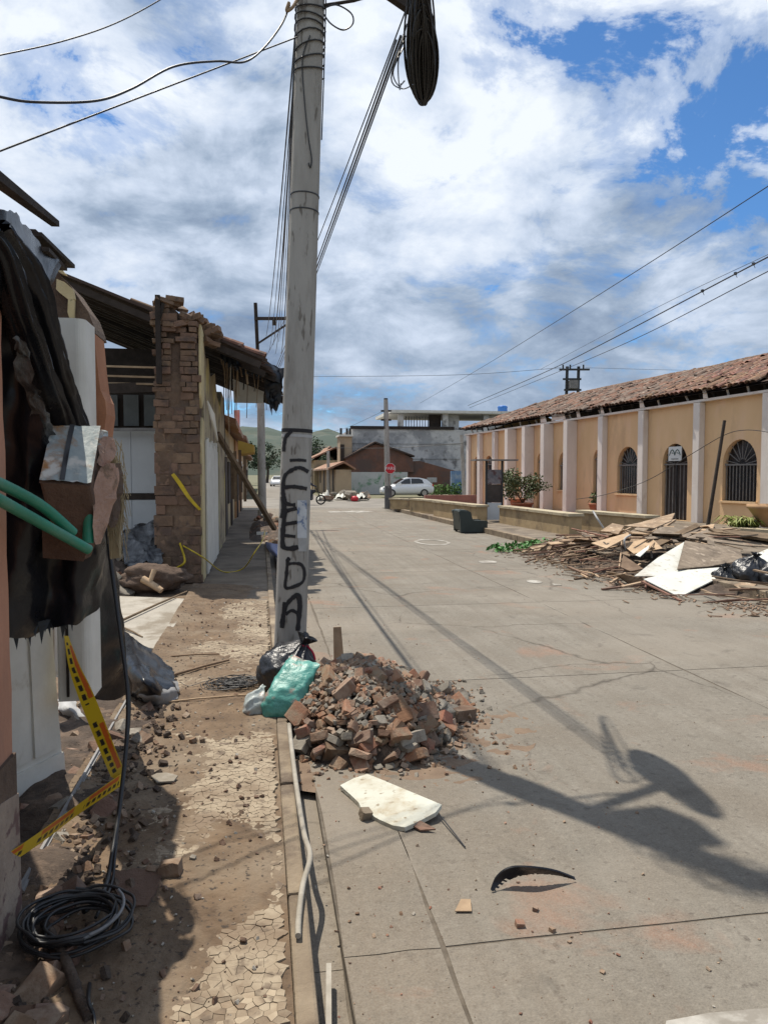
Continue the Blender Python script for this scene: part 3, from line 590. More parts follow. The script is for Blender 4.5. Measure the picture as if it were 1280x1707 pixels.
# flat broken tile and stone beside the coil
p_ = G(225, 1478, .165); b = MB(); b.prism([G(180, 1455, .165), G(228, 1447, .165), G(272, 1452, .165), G(262, 1482, .168), G(246, 1508, .168), G(214, 1510, .165), G(196, 1490, .165)], (0, 0, -.018)); tag(b.build('broken_tile', m_chunkbrick), 'flat broken clay slab lying in shade beside the cable coil', 'tile')
# =================================================================== second house: brick wall end, roof, facade, open interior
def hull_mesh(name, pts, m):
    bm = bmesh.new(); [bm.verts.new(p) for p in pts]; bmesh.ops.convex_hull(bm, input=bm.verts)
    for v in [v for v in bm.verts if not v.link_faces]: bm.verts.remove(v)
    bmesh.ops.recalc_face_normals(bm, faces=bm.faces)
    me = bpy.data.meshes.new(name); bm.to_mesh(me); bm.free(); me.materials.append(m); return me
def brick_mesh(name, m, seed, cut=.12):
    rs = random.Random(seed); pts = []
    for x in (-.5, .5):
        for y in (-.5, .5):
            for z in (-.5, .5):
                k = rs.uniform(0, cut); ax = rs.randrange(3); p = [x, y, z]
                for _ in range(2):
                    q = list(p); a2 = (ax+_) % 3; q[a2] *= 1-rs.uniform(.04, cut*2); q[(a2+1) % 3] *= 1-rs.uniform(0, cut*.4); pts.append(Vector(q))
    return hull_mesh(name, pts, m)
BR = [brick_mesh('brick', m_adobe, s) for s in range(6)]
h2 = thing('ruined_brick_house', 'ruined house with exposed brick wall end and sagging tiled eave over the pavement', 'house', (-1.5, 14, .13))
rp = random.Random(21)
YF = 11.34; XF = -.86; XB = -1.52
# wall end (cross-section of the facade wall), brick by brick, in front of an adobe core
def topz(x):
    return 4.22 if x < -1.43 else (4.30 if x < -1.14 else (3.98 if x < -1.06 else 4.08))
MB().bb(XB+.03, XF-.03, YF+.05, YF+.7, .1, 3.66).build('wall_core', m_adobe_core, h2)
MB().prism([V(x, YF+.1, z) for x, z in ((XB+.05, 3.65), (XF-.04, 3.65), (XF-.05, 3.9), (-1.0, 3.95), (-1.06, 3.85), (-1.12, 4.06), (-1.28, 4.2), (-1.4, 4.14), (-1.45, 3.9))], (0, .5, 0)).build('wall_core', m_adobe_core, h2)
z = .14; row = 0
while z < 4.3:
    h = rp.uniform(.12, .17) if z < 2.3 else rp.uniform(.07, .115)
    x = XB - rp.uniform(0, .2)
    while x < XF-.03:
        ln = rp.uniform(.26, .44) if z < 2.3 else rp.uniform(.14, .3); x0 = max(x, XB+rp.uniform(-.035, .03)); x1 = min(x+ln, XF+rp.uniform(-.05, .01)); x += ln
        if 2.72 < z < 3.6:                      # dark chase running down the middle
            if x0 < -1.27 < x1: x1 = -1.27
            elif x0 < -1.15 < x1: x0 = -1.15
            elif x0 >= -1.28 and x1 <= -1.14: continue
        cxm = (x0+x1)/2
        if x1-x0 < .06 or z > topz(cxm)-.03 or rp.random() < (.03 if z < 3 else .14): continue
        d = .2; rough_ = .35 if z < 2.3 else (.8 if z < 3.6 else 2.2)
        inst('brick', rp.choice(BR), (cxm, YF+d/2+rp.uniform(-.03, .03)*rough_, z+h/2+rp.uniform(-.008, .008)), (rp.uniform(-.06, .06)*rough_, rp.uniform(-.05, .05)*rough_, rp.uniform(-.12, .12)*rough_), (x1-x0-.008, d, h-.008*rp.uniform(.3, 1.6)), h2)
    z += h; row += 1
b = MB(); b.grid(lambda u, v: (lambda x, z: V(x, YF+.012-.034*fb(x*2.2, z*1.3, 7, 1.6, 5)+.06*max(0, z-2.6)+.008*fb(x, z, 3, 14, 3), z))(XB+.01+(XF-XB-.03)*u, .14+3.1*v), 50, 190); b.build('mud_render', mat('mud_render', (.16, .108, .073), (.11, .072, .05), 5, .96, .8, 50, c3=(.085, .06, .045), c3sc=3, c3t=(.5, .64), bdist=.01), h2)
for k in range(44):     # loose broken bricks left on the top and on the facade wall behind
    if k < 24: x = rp.uniform(XB+.06, XF-.02); y = YF+rp.uniform(.02, .4); zt = topz(x)-.05
    else: x = rp.uniform(-1.0, -.68); y = rp.uniform(11.9, 12.5); zt = rp.uniform(3.75, 4.12)
    inst('brick', rp.choice(BR), (x, y, zt+rp.uniform(-.03, .05)), (rp.uniform(-.4, .4), rp.uniform(-.5, .5), rp.uniform(-1, 1)), (rp.uniform(.12, .28), rp.uniform(.1, .18), rp.uniform(.05, .1)), h2)
b = MB(); b.beam(at(266, 640, 11.25), at(263, 492, 11.3), .085, .07, wd2=.05); b.beam(at(266, 530, 11.3), at(272, 506, 11.32), .05, .05); b.build('splintered_post', m_dark, h2)
b = MB(); b.prism([V(XF+.004, YF+.05, .14), V(XF+.004, YF+.6, .14), V(XF+.004, YF+.6, 2.55), V(XF+.004, YF+.3, 2.6), V(XF+.004, YF+.05, 2.2)], (-.03, 0, 0)); b.build('corner_plaster', m_cream, h2)
b = MB(); b.prism([V(XF+.012, YF+.02, 2.9), V(XF+.012, YF+.12, 2.72), V(XF+.012, YF+.55, 2.9), V(XF+.012, YF+.65, 3.9), V(XF+.012, YF+.1, 3.95), V(XF+.012, YF+.04, 3.4)], (-.035, 0, 0)); b.build('corner_plaster', m_cream, h2)
# facade plane running down the street
b = MB(); hs = []
for a, c in ((12.7, 13.7), (15.0, 16.0), (17.2, 18.1)): hs.append([V(XF, a, .14), V(XF, c, .14), V(XF, c, 2.3), V(XF, a, 2.3)][::1])
fp = [V(XF, YF+.6, .14), V(XF, 14.99, .14), V(XF, 14.99, 2.31), V(XF, 16.01, 2.31), V(XF, 16.01, .14), V(XF, 18.6, .14), V(XF, 18.6, 3.55), V(XF, 17.4, 3.6), V(XF, 16.8, 3.2), V(XF, 15.6, 3.3), V(XF, 15, 3.7), V(XF, 13.6, 3.45), V(XF, 13.1, 3.7), V(XF, 12.5, 3.6), V(XF, YF+.6, 3.85)]
b.prism(fp, (-.45, 0, 0)); b.build('facade', mat('stained_plaster', (.44, .37, .24), (.30, .255, .175), 2.5, .92, .5, 40, c3=(.17, .13, .095), c3sc=1.6, c3t=(.5, .62), c4=(.5, .42, .18), c4sc=1.1, c4t=(.58, .66)), h2)
for a, c in ((15.0, 16.0),):
    q = MB(); q.bb(XF-.12, XF-.08, a+.01, c-.01, .15, 2.3); dr = q.build('door', m_white, h2)
    for k in range(5):
        y0 = a+.06+k*(c-a-.12)/5; q = MB(); q.bb(XF-.078, XF-.06, y0+.012, y0+(c-a-.12)/5-.012, .2, 2.25); q.build('plank', m_white, dr)
for k in range(18):      # whitewashed boards nailed on the front
    y0 = YF+.72+k*.17
    q = MB(); q.bb(XF+.006, XF+.032, y0, y0+.15, .16+rp.uniform(0, .05), 2.25+rp.uniform(-.08, .1)); q.build('board', m_white, h2)
b = MB(); b.prism([at(345, 668, YF+.4), at(356, 690, YF+.5), at(362, 735, YF+.8), at(352, 700, YF+.5)], (.02, 0, 0)); b.build('hanging_plaster', m_white, h2)
# roof
def zr(x): return 4.33 - .385*(x+1.65)
b = MB(); y0, y1 = 12.3, 19.0
def eave(k): return (.12, -.05, .2, .28, .16, .34, .42, .3, .46, .38, .5, .44, .36, .5, .42, .3)[k]
for k in range(16):     # sheathing strip by strip, each broken off somewhere else and sagging a little
    ya, yb = y0+k*.42, y0+(k+1)*.42-.012; xe = eave(k); dz = rp.uniform(-.03, .02); xt = -5.2
    b.prism([V(xt, ya, zr(xt)), V(-1.6, ya, zr(-1.6)), V(xe, ya+rp.uniform(0, .05), zr(xe)+dz-.05), V(xe-.1, (ya+yb)/2, zr(xe-.1)+dz-.04), V(xe+.03, yb, zr(xe)+dz-.05), V(-1.6, yb, zr(-1.6)), V(xt, yb, zr(xt))], (0, 0, -.045))
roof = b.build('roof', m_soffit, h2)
for k in range(16):
    y = y0+.12+k*.42; xe = eave(k)+rp.uniform(-.35, .12); q = MB(); q.beam(V(-5.0, y, zr(-5.0)-.1), V(xe, y+rp.uniform(-.08, .08), zr(xe)-.11+rp.uniform(-.1, .01)), .07, .10); q.build('rafter', m_dark, h2)
def tile_mesh(L=.42, w0=.115, w1=.09, seed=0):
    rs = random.Random(seed); b = MB(); n = 6; th = .014; vs = []
    for yy, ww in ((0, w0), (L*.5, (w0+w1)/2), (L, w1)):
        for r_ in (ww, ww-th):
            for k in range(n+1):
                a = math.pi*k/n; vs.append(V(r_*math.cos(a)*(1+rs.uniform(-.03, .03)), yy, r_*.72*math.sin(a)))
    m = n+1
    for s_ in range(2):
        o = s_*2*m
        for k in range(n):
            b.f.append((o+k, o+k+1, o+2*m+k+1, o+2*m+k)); b.f.append((o+m+k, o+3*m+k, o+3*m+k+1, o+m+k+1))
        b.f.append((o, o+2*m, o+3*m, o+m)); b.f.append((o+n, o+m+n, o+3*m+n, o+2*m+n))
    for o in (0, 4*m):
        for k in range(n): b.f.append((o+k, o+m+k, o+m+k+1, o+k+1))
    b.v = vs; b.sm = [False]*len(b.f); return b
TB = [tile_mesh(seed=s) for s in range(4)]; TM = [t_.mesh('roof_tile', m_tile) for t_ in TB]
slope = math.atan(.385); k = 0
for j in range(7):
    for i in range(32):
        x = .40 - j*.34 + rp.uniform(-.03, .03); y = y0+.35+i*.205+rp.uniform(-.015, .015)
        if x > eave(min(15, int((y-y0)/.42)))+.06: continue
        if rp.random() < .06: continue
        inst('roof_tile', rp.choice(TM), (x, y, zr(x)+.012+rp.uniform(0, .015)), (slope+rp.uniform(-.05, .05), rp.uniform(-.08, .08), math.pi/2+rp.uniform(-.1, .1)), 1, roof)
# gable infill panel, hanging laths and felt under the eave
b = MB(); b.prism([at(388, 622, 16), at(441, 634, 16), at(439, 672, 16), at(390, 671, 16)], (0, .06, 0)); b.build('gable_board', m_white, h2)
for (x0, x1, yb, yt) in ((377, 381, 705, 606), (383, 387, 690, 608), (389, 393, 668, 612), (396, 399, 660, 612), (410, 413, 640, 614), (372, 376, 760, 600), (380, 383, 750, 605)):
    q = MB(); q.beam(at(x0, yt, 13.6), at(x1, yb, 13.5), .035, .012); q.build('hanging_lath', m_woodpale if x0 > 376 else m_dark, h2)
b = drape([[at(367, 575, 13), at(400, 590, 13.2), at(430, 602, 13.5), at(465, 612, 14)], [at(368, 592, 13), at(400, 606, 13.2), at(430, 612, 13.5), at(468, 625, 14)], [at(374, 602, 13), at(404, 612, 13.2), at(434, 624, 13.6), at(468, 640, 14)]], 6, 5, .04, 3, 3)
b.build('roofing_felt', m_black, h2)
b = drape([[at(448, 606, 14), at(462, 610, 14), at(474, 616, 14)], [at(442, 640, 14), at(458, 640, 14), at(472, 640, 14)], [at(444, 664, 14), at(457, 662, 14), at(470, 658, 14)], [at(450, 672, 14), at(459, 684, 14), at(465, 676, 14)]], 6, 6, .06, 3.5, 5)
for k in range(9):
    x_ = 446+rp.uniform(0, 22); y_ = 650+rp.uniform(0, 20); b.add([at(x_, y_, 13.95), at(x_+rp.uniform(4, 8), y_-3, 14), at(x_+rp.uniform(-3, 9), y_+rp.uniform(10, 26), 14.02)], [(0, 1, 2)])
b.build('hanging_felt', m_black, h2)
for k in range(16):      # cane and lath ends dangling from the eave
    x_ = 370+k*4.6+rp.uniform(-3, 3); yt_ = 596+k*1.6; q = MB(); q.beam(at(x_, yt_, 13.3+k*.06), at(x_+rp.uniform(-7, 10), yt_+rp.uniform(18, 95), 13.3+k*.06+rp.uniform(-.2, .2)), rp.uniform(.012, .03), .012); q.build('hanging_lath', rp.choice((m_woodpale, m_dark, m_wood, m_white)), h2)
for k in range(12):      # strips of felt and lath ends dangling along the broken eave
    x_ = 372+k*7.5+rp.uniform(-2, 2); yt_ = 590+k*2.2; Yd = 12.9+k*.1; q = MB(); q.add([at(x_, yt_, Yd), at(x_+rp.uniform(5, 10), yt_+2, Yd+.02), at(x_+rp.uniform(3, 7), yt_+rp.uniform(14, 30), Yd+.03), at(x_+rp.uniform(-1, 2), yt_+rp.uniform(8, 34), Yd)], [(0, 1, 2, 3)]); q.build('felt_strip', m_black, h2)
# interior: white tiled cross wall, dark band, panels, roof battens
b = MB(); b.bb(-4.6, -1.55, 13.5, 13.7, .13, 2.52); iw = b.build('cross_wall', m_whitewall, h2)
for k in range(6):
    x0 = -4.6+k*.6
    for z0, z1 in ((.2, 1.30), (1.42, 2.50)):
        q = MB(); q.bb(x0+.006, min(x0+.594, -1.56), 13.485, 13.51, z0, z1); q.build('wall_panel', m_whitewall, iw)
q = MB(); q.bb(-4.6, -1.55, 13.478, 13.505, 1.305, 1.415); q.build('dark_stripe', m_dark, iw)
b = MB(); b.bb(-4.8, -1.5, 13.55, 13.75, 2.52, 3.9); b.build('upper_wall', m_dark, h2)
for x0, x1 in ((170, 197), (206, 232), (240, 268)):
    q = MB(); a, c = at(x0, 658, 13.45), at(x1, 710, 13.45); q.bb(a.x, c.x, 13.45, 13.5, c.z, a.z); q.build('grey_board', m_greyboard, h2)
for yy in (612, 628, 640):
    q = MB(); q.beam(at(160, yy-2, 12.9), at(272, yy+rp.uniform(-2, 3), 12.6), .035, .03); q.build('roof_batten', m_woodpale, h2)
q = MB(); q.beam(at(150, 650, 12.9), at(272, 645, 12.7), .14, .16); q.build('tie_beam', m_dark, h2)
q = MB(); q.beam(at(170, 716, 13.3), at(272, 716, 13.3), .1, .05); q.build('ledge', m_metal, h2)
# yellow tape caught on the bricks
m_yel = mat('yellow_tape', (.55, .40, .02), (.38, .27, .015), 9, .5, .1)
o = ribbon('torn_tape', [at(288, 790, YF-.06), at(300, 806, YF-.08), at(316, 830, YF-.08), at(334, 850, YF-.05)], [.05, .06, .05, .04], 'torn yellow caution tape stuck to the brick wall end', 'tape', m_yel, wdir=[V(1, 0, .6), V(1, -.2, .5), V(1, .3, .7), V(1, 0, .4)])
b = MB(); b.tube(curve([at(300, 905, YF-.05), at(308, 930, YF-.08), at(306, 940, YF-.15), at(292, 948, YF-.1)], 6), .016, 6); tag(b.build('yellow_rope', m_yel), 'short yellow rope end dangling on the brick wall end', 'rope')
b = MB(); b.tube(curve([at(306, 910, YF-.08), at(340, 930, YF-.3), G(372, 953, .17), G(405, 948, .17), at(425, 920, 12), at(438, 900, 13.2), at(442, 885, 15)], 6), .010, 6); tag(b.build('yellow_rope', m_yel), 'yellow rope slung from the brick wall end across the pavement', 'rope')
# =================================================================== long arched building on the right
FA = V(14.32, 22.81, 0); FD = V(-2.85, 16.24, 0).normalized(); FN = V(FD.y, -FD.x, 0)      # along the front, into the building
def fp_(s, z, o=0): return FA + FD*s + FN*o + V(0, 0, z)
def onf(x, y):
    r_ = ray(x, y); t_ = (FA.dot(FN))/(r_.x*FN.x+r_.y*FN.y); p_ = CAMP+r_*t_; q = p_-FA; return q.x*FD.x+q.y*FD.y, p_.z
def ztop(s): return 4.10-.014*s
m_wall = mat('ochre_wall', (.71, .485, .28), (.64, .43, .235), 1.2, .9, .25, 40, c3=(.47, .31, .19), c3sc=1.3, c3t=(.54, .8), stretch=(1, 1, .35), c4=(.70, .48, .31), c4sc=1.9, c4t=(.56, .72))
m_pil = mat('pinkish_white_paint', (.70, .645, .59), (.62, .555, .50), 2, .85, .15, 40, c3=(.45, .36, .30), c3sc=1.6, c3t=(.58, .75), stretch=(1, 1, .4))
m_iron = mat('dark_iron', (.035, .035, .036), (.022, .022, .023), 5, .6, .1, spec=.4)
m_ironl = mat('grey_iron', (.20, .19, .18), (.13, .125, .12), 5, .6, .1, spec=.4)
m_glass = mat('dark_pane', (.018, .02, .024), (.012, .013, .016), 2, .25, 0, spec=.5)
m_doorw = mat('door_wood', (.06, .046, .04), (.04, .032, .028), 6, .7, .3, 30)
m_terr = mat('terracotta', (.36, .155, .085), (.28, .12, .07), 5, .85, .2, 40)
ab = thing('arched_building', 'long ochre single-storey building with white pilasters, arched openings and tiled roof', 'building', FA+V(0, 0, .14))
S0, S1 = -6.5, 17.65
ops = [  # s0, s1, z0, z1, kind
    (*sorted((onf(1205, 734)[0], onf(1262, 734)[0])), .9, 2.82, 'window'),
    (*sorted((onf(1104, 740)[0], onf(1146, 740)[0])), .16, 2.8, 'door'),
    (*sorted((onf(1029, 745)[0], onf(1063, 745)[0])), 1.0, 2.78, 'window'),
    (5.25, 5.97, .16, 2.75, 'door'), (7.45, 8.55, 1.05, 2.75, 'window'), (9.55, 10.35, .16, 2.75, 'door'),
    (onf(856, 758)[0], onf(840, 758)[0], .16, 2.72, 'door'), (14.75, 15.55, .16, 2.7, 'door'), (16.1, 16.9, .16, 2.68, 'door')]
ops.insert(0, (-5.2, -3.9, .9, 2.82, 'window'))
def arch(s0, s1, z0, z1, n=14, inset=0):
    s0 += inset; s1 -= inset; z0 += inset if inset else 0; z1 -= inset; r_ = (s1-s0)/2; zc_ = z1-r_*1.15; c_ = (s0+s1)/2
    return [(s1, z0)] + [(c_+r_*math.cos(math.pi*i/n), zc_+r_*1.15*math.sin(math.pi*i/n)) for i in range(n+1)] + [(s0, z0)], zc_
outer = [fp_(S0, .13), fp_(S1, .13), fp_(S1, ztop(S1)), fp_((S0+S1)/2, ztop((S0+S1)/2)), fp_(S0, ztop(S0))]
holes = []
for s0, s1, z0, z1, k_ in ops: holes.append([fp_(a, c) for a, c in arch(s0, s1, z0, z1)[0]])
b = MB(); b.prism(outer, FN*.32, holes); b.build('front_wall', m_wall, ab)
b = MB(); b.prism([fp_(S1-.02, .13, .33), fp_(S1-.02, .13, 7.8), fp_(S1-.02, ztop(S1), 7.8), fp_(S1-.02, 5.2, 4.2), fp_(S1-.02, ztop(S1), .33)], -FD*.3); b.build('end_wall', m_wall, ab)
b = MB(); b.prism([fp_(S0, .13, 7.6), fp_(S1-.3, .13, 7.6), fp_(S1-.3, 3.8, 7.6), fp_(S0, 4.1, 7.6)], FN*.2); b.build('rear_wall', m_wall, ab)
b = MB(); b.prism([fp_(S0, .15, .34), fp_(S1-.4, .15, .34), fp_(S1-.4, .15, 7.5), fp_(S0, .15, 7.5)], (0, 0, .01)); b.build('floor', m_dark, ab)
for s0, s1, z0, z1, k_ in ops:
    pts_, zc_ = arch(s0, s1, z0, z1); r_ = (s1-s0)/2; c_ = (s0+s1)/2
    q = MB(); q.prism([fp_(a, c, .20) for a, c in pts_], FN*.03); w_ = q.build(k_, m_glass if k_ == 'window' else m_doorw, ab)
    q = MB(); q.beam(fp_(s0+.002, zc_, .1), fp_(s1-.002, zc_, .1), .05, .05); q.build('transom', m_ironl, w_)
    for i in range(9):
        a_ = math.pi*(i+.5)/9; q = MB(); q.beam(fp_(c_+.22*r_*math.cos(a_), zc_+.22*r_*1.15*math.sin(a_), .12), fp_(c_+.97*r_*math.cos(a_), zc_+.97*r_*1.15*math.sin(a_), .12), .02, .02); q.build('fan_bar', m_ironl, w_)
    nb = max(5, int((s1-s0)/.125)) if k_ == 'window' else max(4, int((s1-s0)/.16))
    for i in range(nb):
        s_ = s0+(s1-s0)*(i+.5)/nb; q = MB(); q.beam(fp_(s_, z0+.02, .1), fp_(s_, zc_, .1), .024, .024); q.build('bar', m_ironl, w_)
    if k_ == 'window':
        q = MB(); q.beam(fp_(s0-.05, z0-.03, .0), fp_(s1+.05, z0-.03, .0), .16, .06); q.build('sill', m_wall, w_)
    else:
        q = MB(); q.beam(fp_(c_, z0, .09), fp_(c_, zc_-.03, .09), .05, .05); q.build('meeting_stile', m_iron, w_)
        q = MB(); q.bb(0, 0, 0, 0, 0, 0); q = MB(); q.prism([fp_(s0+.03, z0+.05, .13), fp_(s1-.03, z0+.05, .13), fp_(s1-.03, z0+.85, .13), fp_(s0+.03, z0+.85, .13)], FN*.02); q.build('lower_panel', m_doorw, w_)
for px_, dp in ((1168, .24), (1075, .24), (1008, .26), (958, .5), (919, .5), (887, .5), (858, .5), (828, .22), (803, .22), (783, .16)):
    s_ = onf(px_, 760)[0]
    q = MB(); q.prism([fp_(s_-.15, .13, -.002), fp_(s_+.15, .13, -.002), fp_(s_+.15, .13, -dp), fp_(s_-.15, .13, -dp)], (0, 0, ztop(s_)-.13-.02)); o = q.build('pilaster', m_pil, ab); bevel(o, .015)
q = MB(); s_ = -2.9; q.prism([fp_(s_-.19, .13, -.002), fp_(s_+.19, .13, -.002), fp_(s_+.19, .13, -.24), fp_(s_-.19, .13, -.24)], (0, 0, ztop(s_)-.15)); q.build('pilaster', m_pil, ab)
b = MB(); b.prism([fp_(S0, ztop(S0)), fp_(S1+.05, ztop(S1)), fp_(S1+.05, ztop(S1)+.075), fp_(S0, ztop(S0)+.075)], FN*-.2); b.prism([fp_(S0, ztop(S0)+.001, .0), fp_(S1+.05, ztop(S1)+.001, .0), fp_(S1+.05, ztop(S1)+.074, .0), fp_(S0, ztop(S0)+.074, .0)], FN*.3); b.build('cornice', m_pil, ab)
# roof: eave about 30 cm above the cornice, held by stubs, barrel tiles in disorder
RZ = lambda s, o: ztop(s)+.34 + (o+.35)*.345 + .05*fb(s*.35, o*.5, 3)
b = MB(); b.grid(lambda u, v: fp_(S0+(S1+.2-S0)*u, RZ(S0+(S1-S0)*u, -.3+4.6*v)-.05, -.3+4.6*v), 40, 6)
b.grid(lambda u, v: fp_(S0+(S1+.2-S0)*u, RZ(S0+(S1-S0)*u, -.3+4.6*v)-.11, -.3+4.6*v), 40, 6)
b.grid(lambda u, v: fp_(S0+(S1+.2-S0)*u, RZ(S0+(S1-S0)*u, 4.3-4.0*v)-.06, 4.3+3.8*v), 20, 4)
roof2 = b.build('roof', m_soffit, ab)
rr = random.Random(5); k = 0
s_ = S0
while s_ < S1:
    q = MB(); a_ = fp_(s_, ztop(s_)+.07, .02); c_ = fp_(s_+rr.uniform(-.05, .05), RZ(s_, -.1)-.1, -.1); q.beam(a_, c_, .05, .05); q.build('eave_stub', m_dark if rr.random() < .6 else m_pil, ab); s_ += rr.uniform(.55, .9)
for s_, wd in ((9.2, .5), (7.7, 1.1), (6.6, .25), (2.6, .25), (-.5, .2), (5.0, .2)):
    q = MB(); q.prism([fp_(s_, ztop(s_)+.08, -.22), fp_(s_+wd, ztop(s_)+.08, -.22), fp_(s_+wd*.9, ztop(s_)+.33, -.27), fp_(s_+.05, ztop(s_)+.36, -.27)], FN*.02); q.build('broken_fascia', m_pil, ab)
ang = math.atan(.345); tl = []
ns = int((S1+.2-S0)/.215); nj = 13
zdir = math.atan2(FN.y, FN.x)-math.pi/2
for i in range(ns):
    s_ = S0+.1+i*.215
    for j in range(nj):
        o_ = -.42+j*.36+rr.uniform(-.03, .03)
        hipo = (S1+.25-s_)*1.6
        if o_ > hipo: continue
        if j == 0 and rr.random() < .16: continue
        tl.append((s_+rr.uniform(-.02, .02), o_, rr.uniform(0, .03)+(.05 if rr.random() < .05 else 0), rr.uniform(-.06, .06), rr.uniform(-.06, .06)+(rr.uniform(-.5, .5) if rr.random() < .03 else 0)))
vis = [t_ for t_ in tl if -2.9 < t_[0]]; vis.sort(key=lambda t_: t_[0]+.2*t_[1])
big_ = set(id(t_) for t_ in vis[:300]); rest = {q: MB() for q in range(3)}
mt2 = [mat('clay_tile_%s' % n_, a_, c_, 5, .92, .4, 40, c3=d_, c3sc=2.2, c3t=(.5, .66), c4=(.34, .27, .21), c4sc=4, c4t=(.62, .7)) for n_, a_, c_, d_ in (('red', (.22, .115, .075), (.15, .08, .055), (.075, .058, .048)), ('brown', (.16, .10, .072), (.11, .07, .053), (.06, .05, .043)), ('grey', (.21, .16, .125), (.14, .10, .078), (.08, .066, .057)))]
for t_ in tl:
    s_, o_, dz, ra, rb = t_; loc = fp_(s_, RZ(s_, o_)+dz-.01, o_); e = (ang+ra*1.5+.05, rb*.8, zdir+rb*1.4)
    if id(t_) in big_: inst('roof_tile', rr.choice(TM), loc, e, 1.12, roof2)
    else:
        M_ = Matrix.Translation(loc) @ Euler(e).to_matrix().to_4x4() @ Matrix.Scale(1.12, 4); tb = rr.choice(TB)
        rest[rr.randrange(3)].add([M_ @ v_ for v_ in tb.v], tb.f)
for q in range(3): kind(rest[q].build('roof_tiles', mt2[q], roof2), 'stuff')
b = MB(); prev = None
s_ = S0
while s_ < S1-2.6:
    a_ = fp_(s_, RZ(s_, 4.25)+.02, 4.3); c_ = fp_(s_+.45, RZ(s_+.45, 4.25)+.02, 4.3); b.tube([a_, c_], .11, 8, r2=.125); s_ += .41
kind(b.build('ridge_tiles', m_tile, roof2), 'stuff')
# board with a letter logo over the door
def text_mesh(txt, size, m, name):
    cu = bpy.data.curves.new(name, 'FONT'); cu.body = txt; cu.size = size; cu.align_x = 'CENTER'; cu.align_y = 'CENTER'; cu.extrude = .0015
    to = bpy.data.objects.new('tmp', cu); COL.objects.link(to); dg = bpy.context.evaluated_depsgraph_get()
    me = bpy.data.meshes.new_from_object(to.evaluated_get(dg)); bpy.data.objects.remove(to); me.name = name; me.materials.clear(); me.materials.append(m); return me
m_signw = mat('sign_white', (.62, .64, .63), (.55, .57, .56), 3, .5, .03)
m_signg = mat('sign_dark_green', (.03, .07, .06), (.03, .06, .05), 3, .5, 0)
sa, sb = onf(1115, 745), onf(1136, 768)
sg = thing('wall_sign', 'small white square sign with dark double peak letters above the arched door', 'sign', fp_((sa[0]+sb[0])/2, sb[1], -.03))
b = MB(); b.prism([fp_(sa[0], sb[1], -.03), fp_(sb[0], sb[1], -.03), fp_(sb[0], sa[1], -.03), fp_(sa[0], sa[1], -.03)], FN*.025); b.build('board', m_signw, sg)
cs_, cz = (sa[0]+sb[0])/2, (sa[1]+sb[1])/2; ww = abs(sa[0]-sb[0])
def stroke(pts_, r_, m, nm, par):
    q = MB(); q.tube(pts_, r_, 5); q.build(nm, m, par)
for dx in (-.2, .2):
    stroke([fp_(cs_+(dx-.22)*ww, cz-.06*ww*1.3, -.034), fp_(cs_+(dx-.1)*ww, cz+.16*ww, -.034), fp_(cs_+dx*ww, cz+.22*ww, -.034), fp_(cs_+(dx+.1)*ww, cz+.16*ww, -.034), fp_(cs_+(dx+.22)*ww, cz-.08*ww, -.034)], .016, m_signg, 'letter', sg)
    stroke([fp_(cs_+(dx-.09)*ww, cz+.02*ww, -.034), fp_(cs_+(dx+.05)*ww, cz+.05*ww, -.034)], .012, m_signg, 'letter', sg)
q = MB(); q.beam(fp_(cs_-.28*ww, cz-.28*ww, -.034), fp_(cs_+.28*ww, cz-.28*ww, -.034), .01, .03); q.build('caption_line', m_ironl, sg)
# leaning post, wire, low walls, pots, plants
b = MB(); b.tube([V(at(1178, 880, 19.6).x, 19.6, .13), at(1207, 701, 19.9)], .055, 8, r2=.045); tag(b.build('leaning_post', m_dark), 'dark wooden post leaning in front of the arched window', 'post')
b = MB(); b.tube(curve([at(1330, 735, 18), at(1282, 721, 19), at(1240, 717, 20), at(1205, 726, 21), at(1150, 758, 22), at(1080, 800, 23), at(1010, 824, 24), at(960, 832, 25)], 6), .011, 5); tag(b.build('loose_wire', m_cable), 'loose wire drooping across the front of the arched building', 'wire')
m_plw = mat('planter_wall', (.40, .30, .17), (.30, .22, .125), 3, .92, .4, 40, c3=(.17, .13, .085), c3sc=2, c3t=(.52, .7))
m_plc = mat('planter_cap', (.42, .36, .25), (.33, .28, .19), 3, .92, .4, 40, c3=(.22, .18, .13), c3sc=2)
def low_wall(a, c, h, th, lab):
    d = (c-a).normalized(); n_ = V(d.y, -d.x, 0)
    if n_.x < 0: n_ = -n_
    t_ = thing('low_wall', lab, 'wall', (a+c)/2, 'low garden walls along the right pavement')
    q = MB(); q.prism([a, c, c+n_*th, a+n_*th], (0, 0, h)); q.build('wall', m_plw, t_)
    e = .05; z_ = V(0, 0, h+.002); q = MB(); q.prism([a-d*e-n_*e+z_, c+d*e-n_*e+z_, c+d*e+n_*(th+e)+z_, a-d*e+n_*(th+e)+z_], (0, 0, .07)); bevel(q.build('capping', m_plc, t_), .01)
low_wall(G(832, 872, .145), G(948, 893, .145), .50, .35, 'low ochre garden wall between the kiosk board and the timber heap')
low_wall(G(950, 884, .145)+V(.25, .1, 0), G(1050, 898, .145)+V(.4, 0, 0), .5, .35, 'low ochre garden wall running behind the timber heap')
low_wall(G(722, 860, .145), G(795, 872, .145), .52, .35, 'low ochre garden wall just behind the dark armchair')
low_wall(G(683, 853, .145), G(722, 857.5, .145), .5, .35, 'middle one of the three low walls near the stop sign')
low_wall(G(650, 848, .145), G(681, 850, .145), .42, .35, 'low ochre garden wall beside the stop sign post')
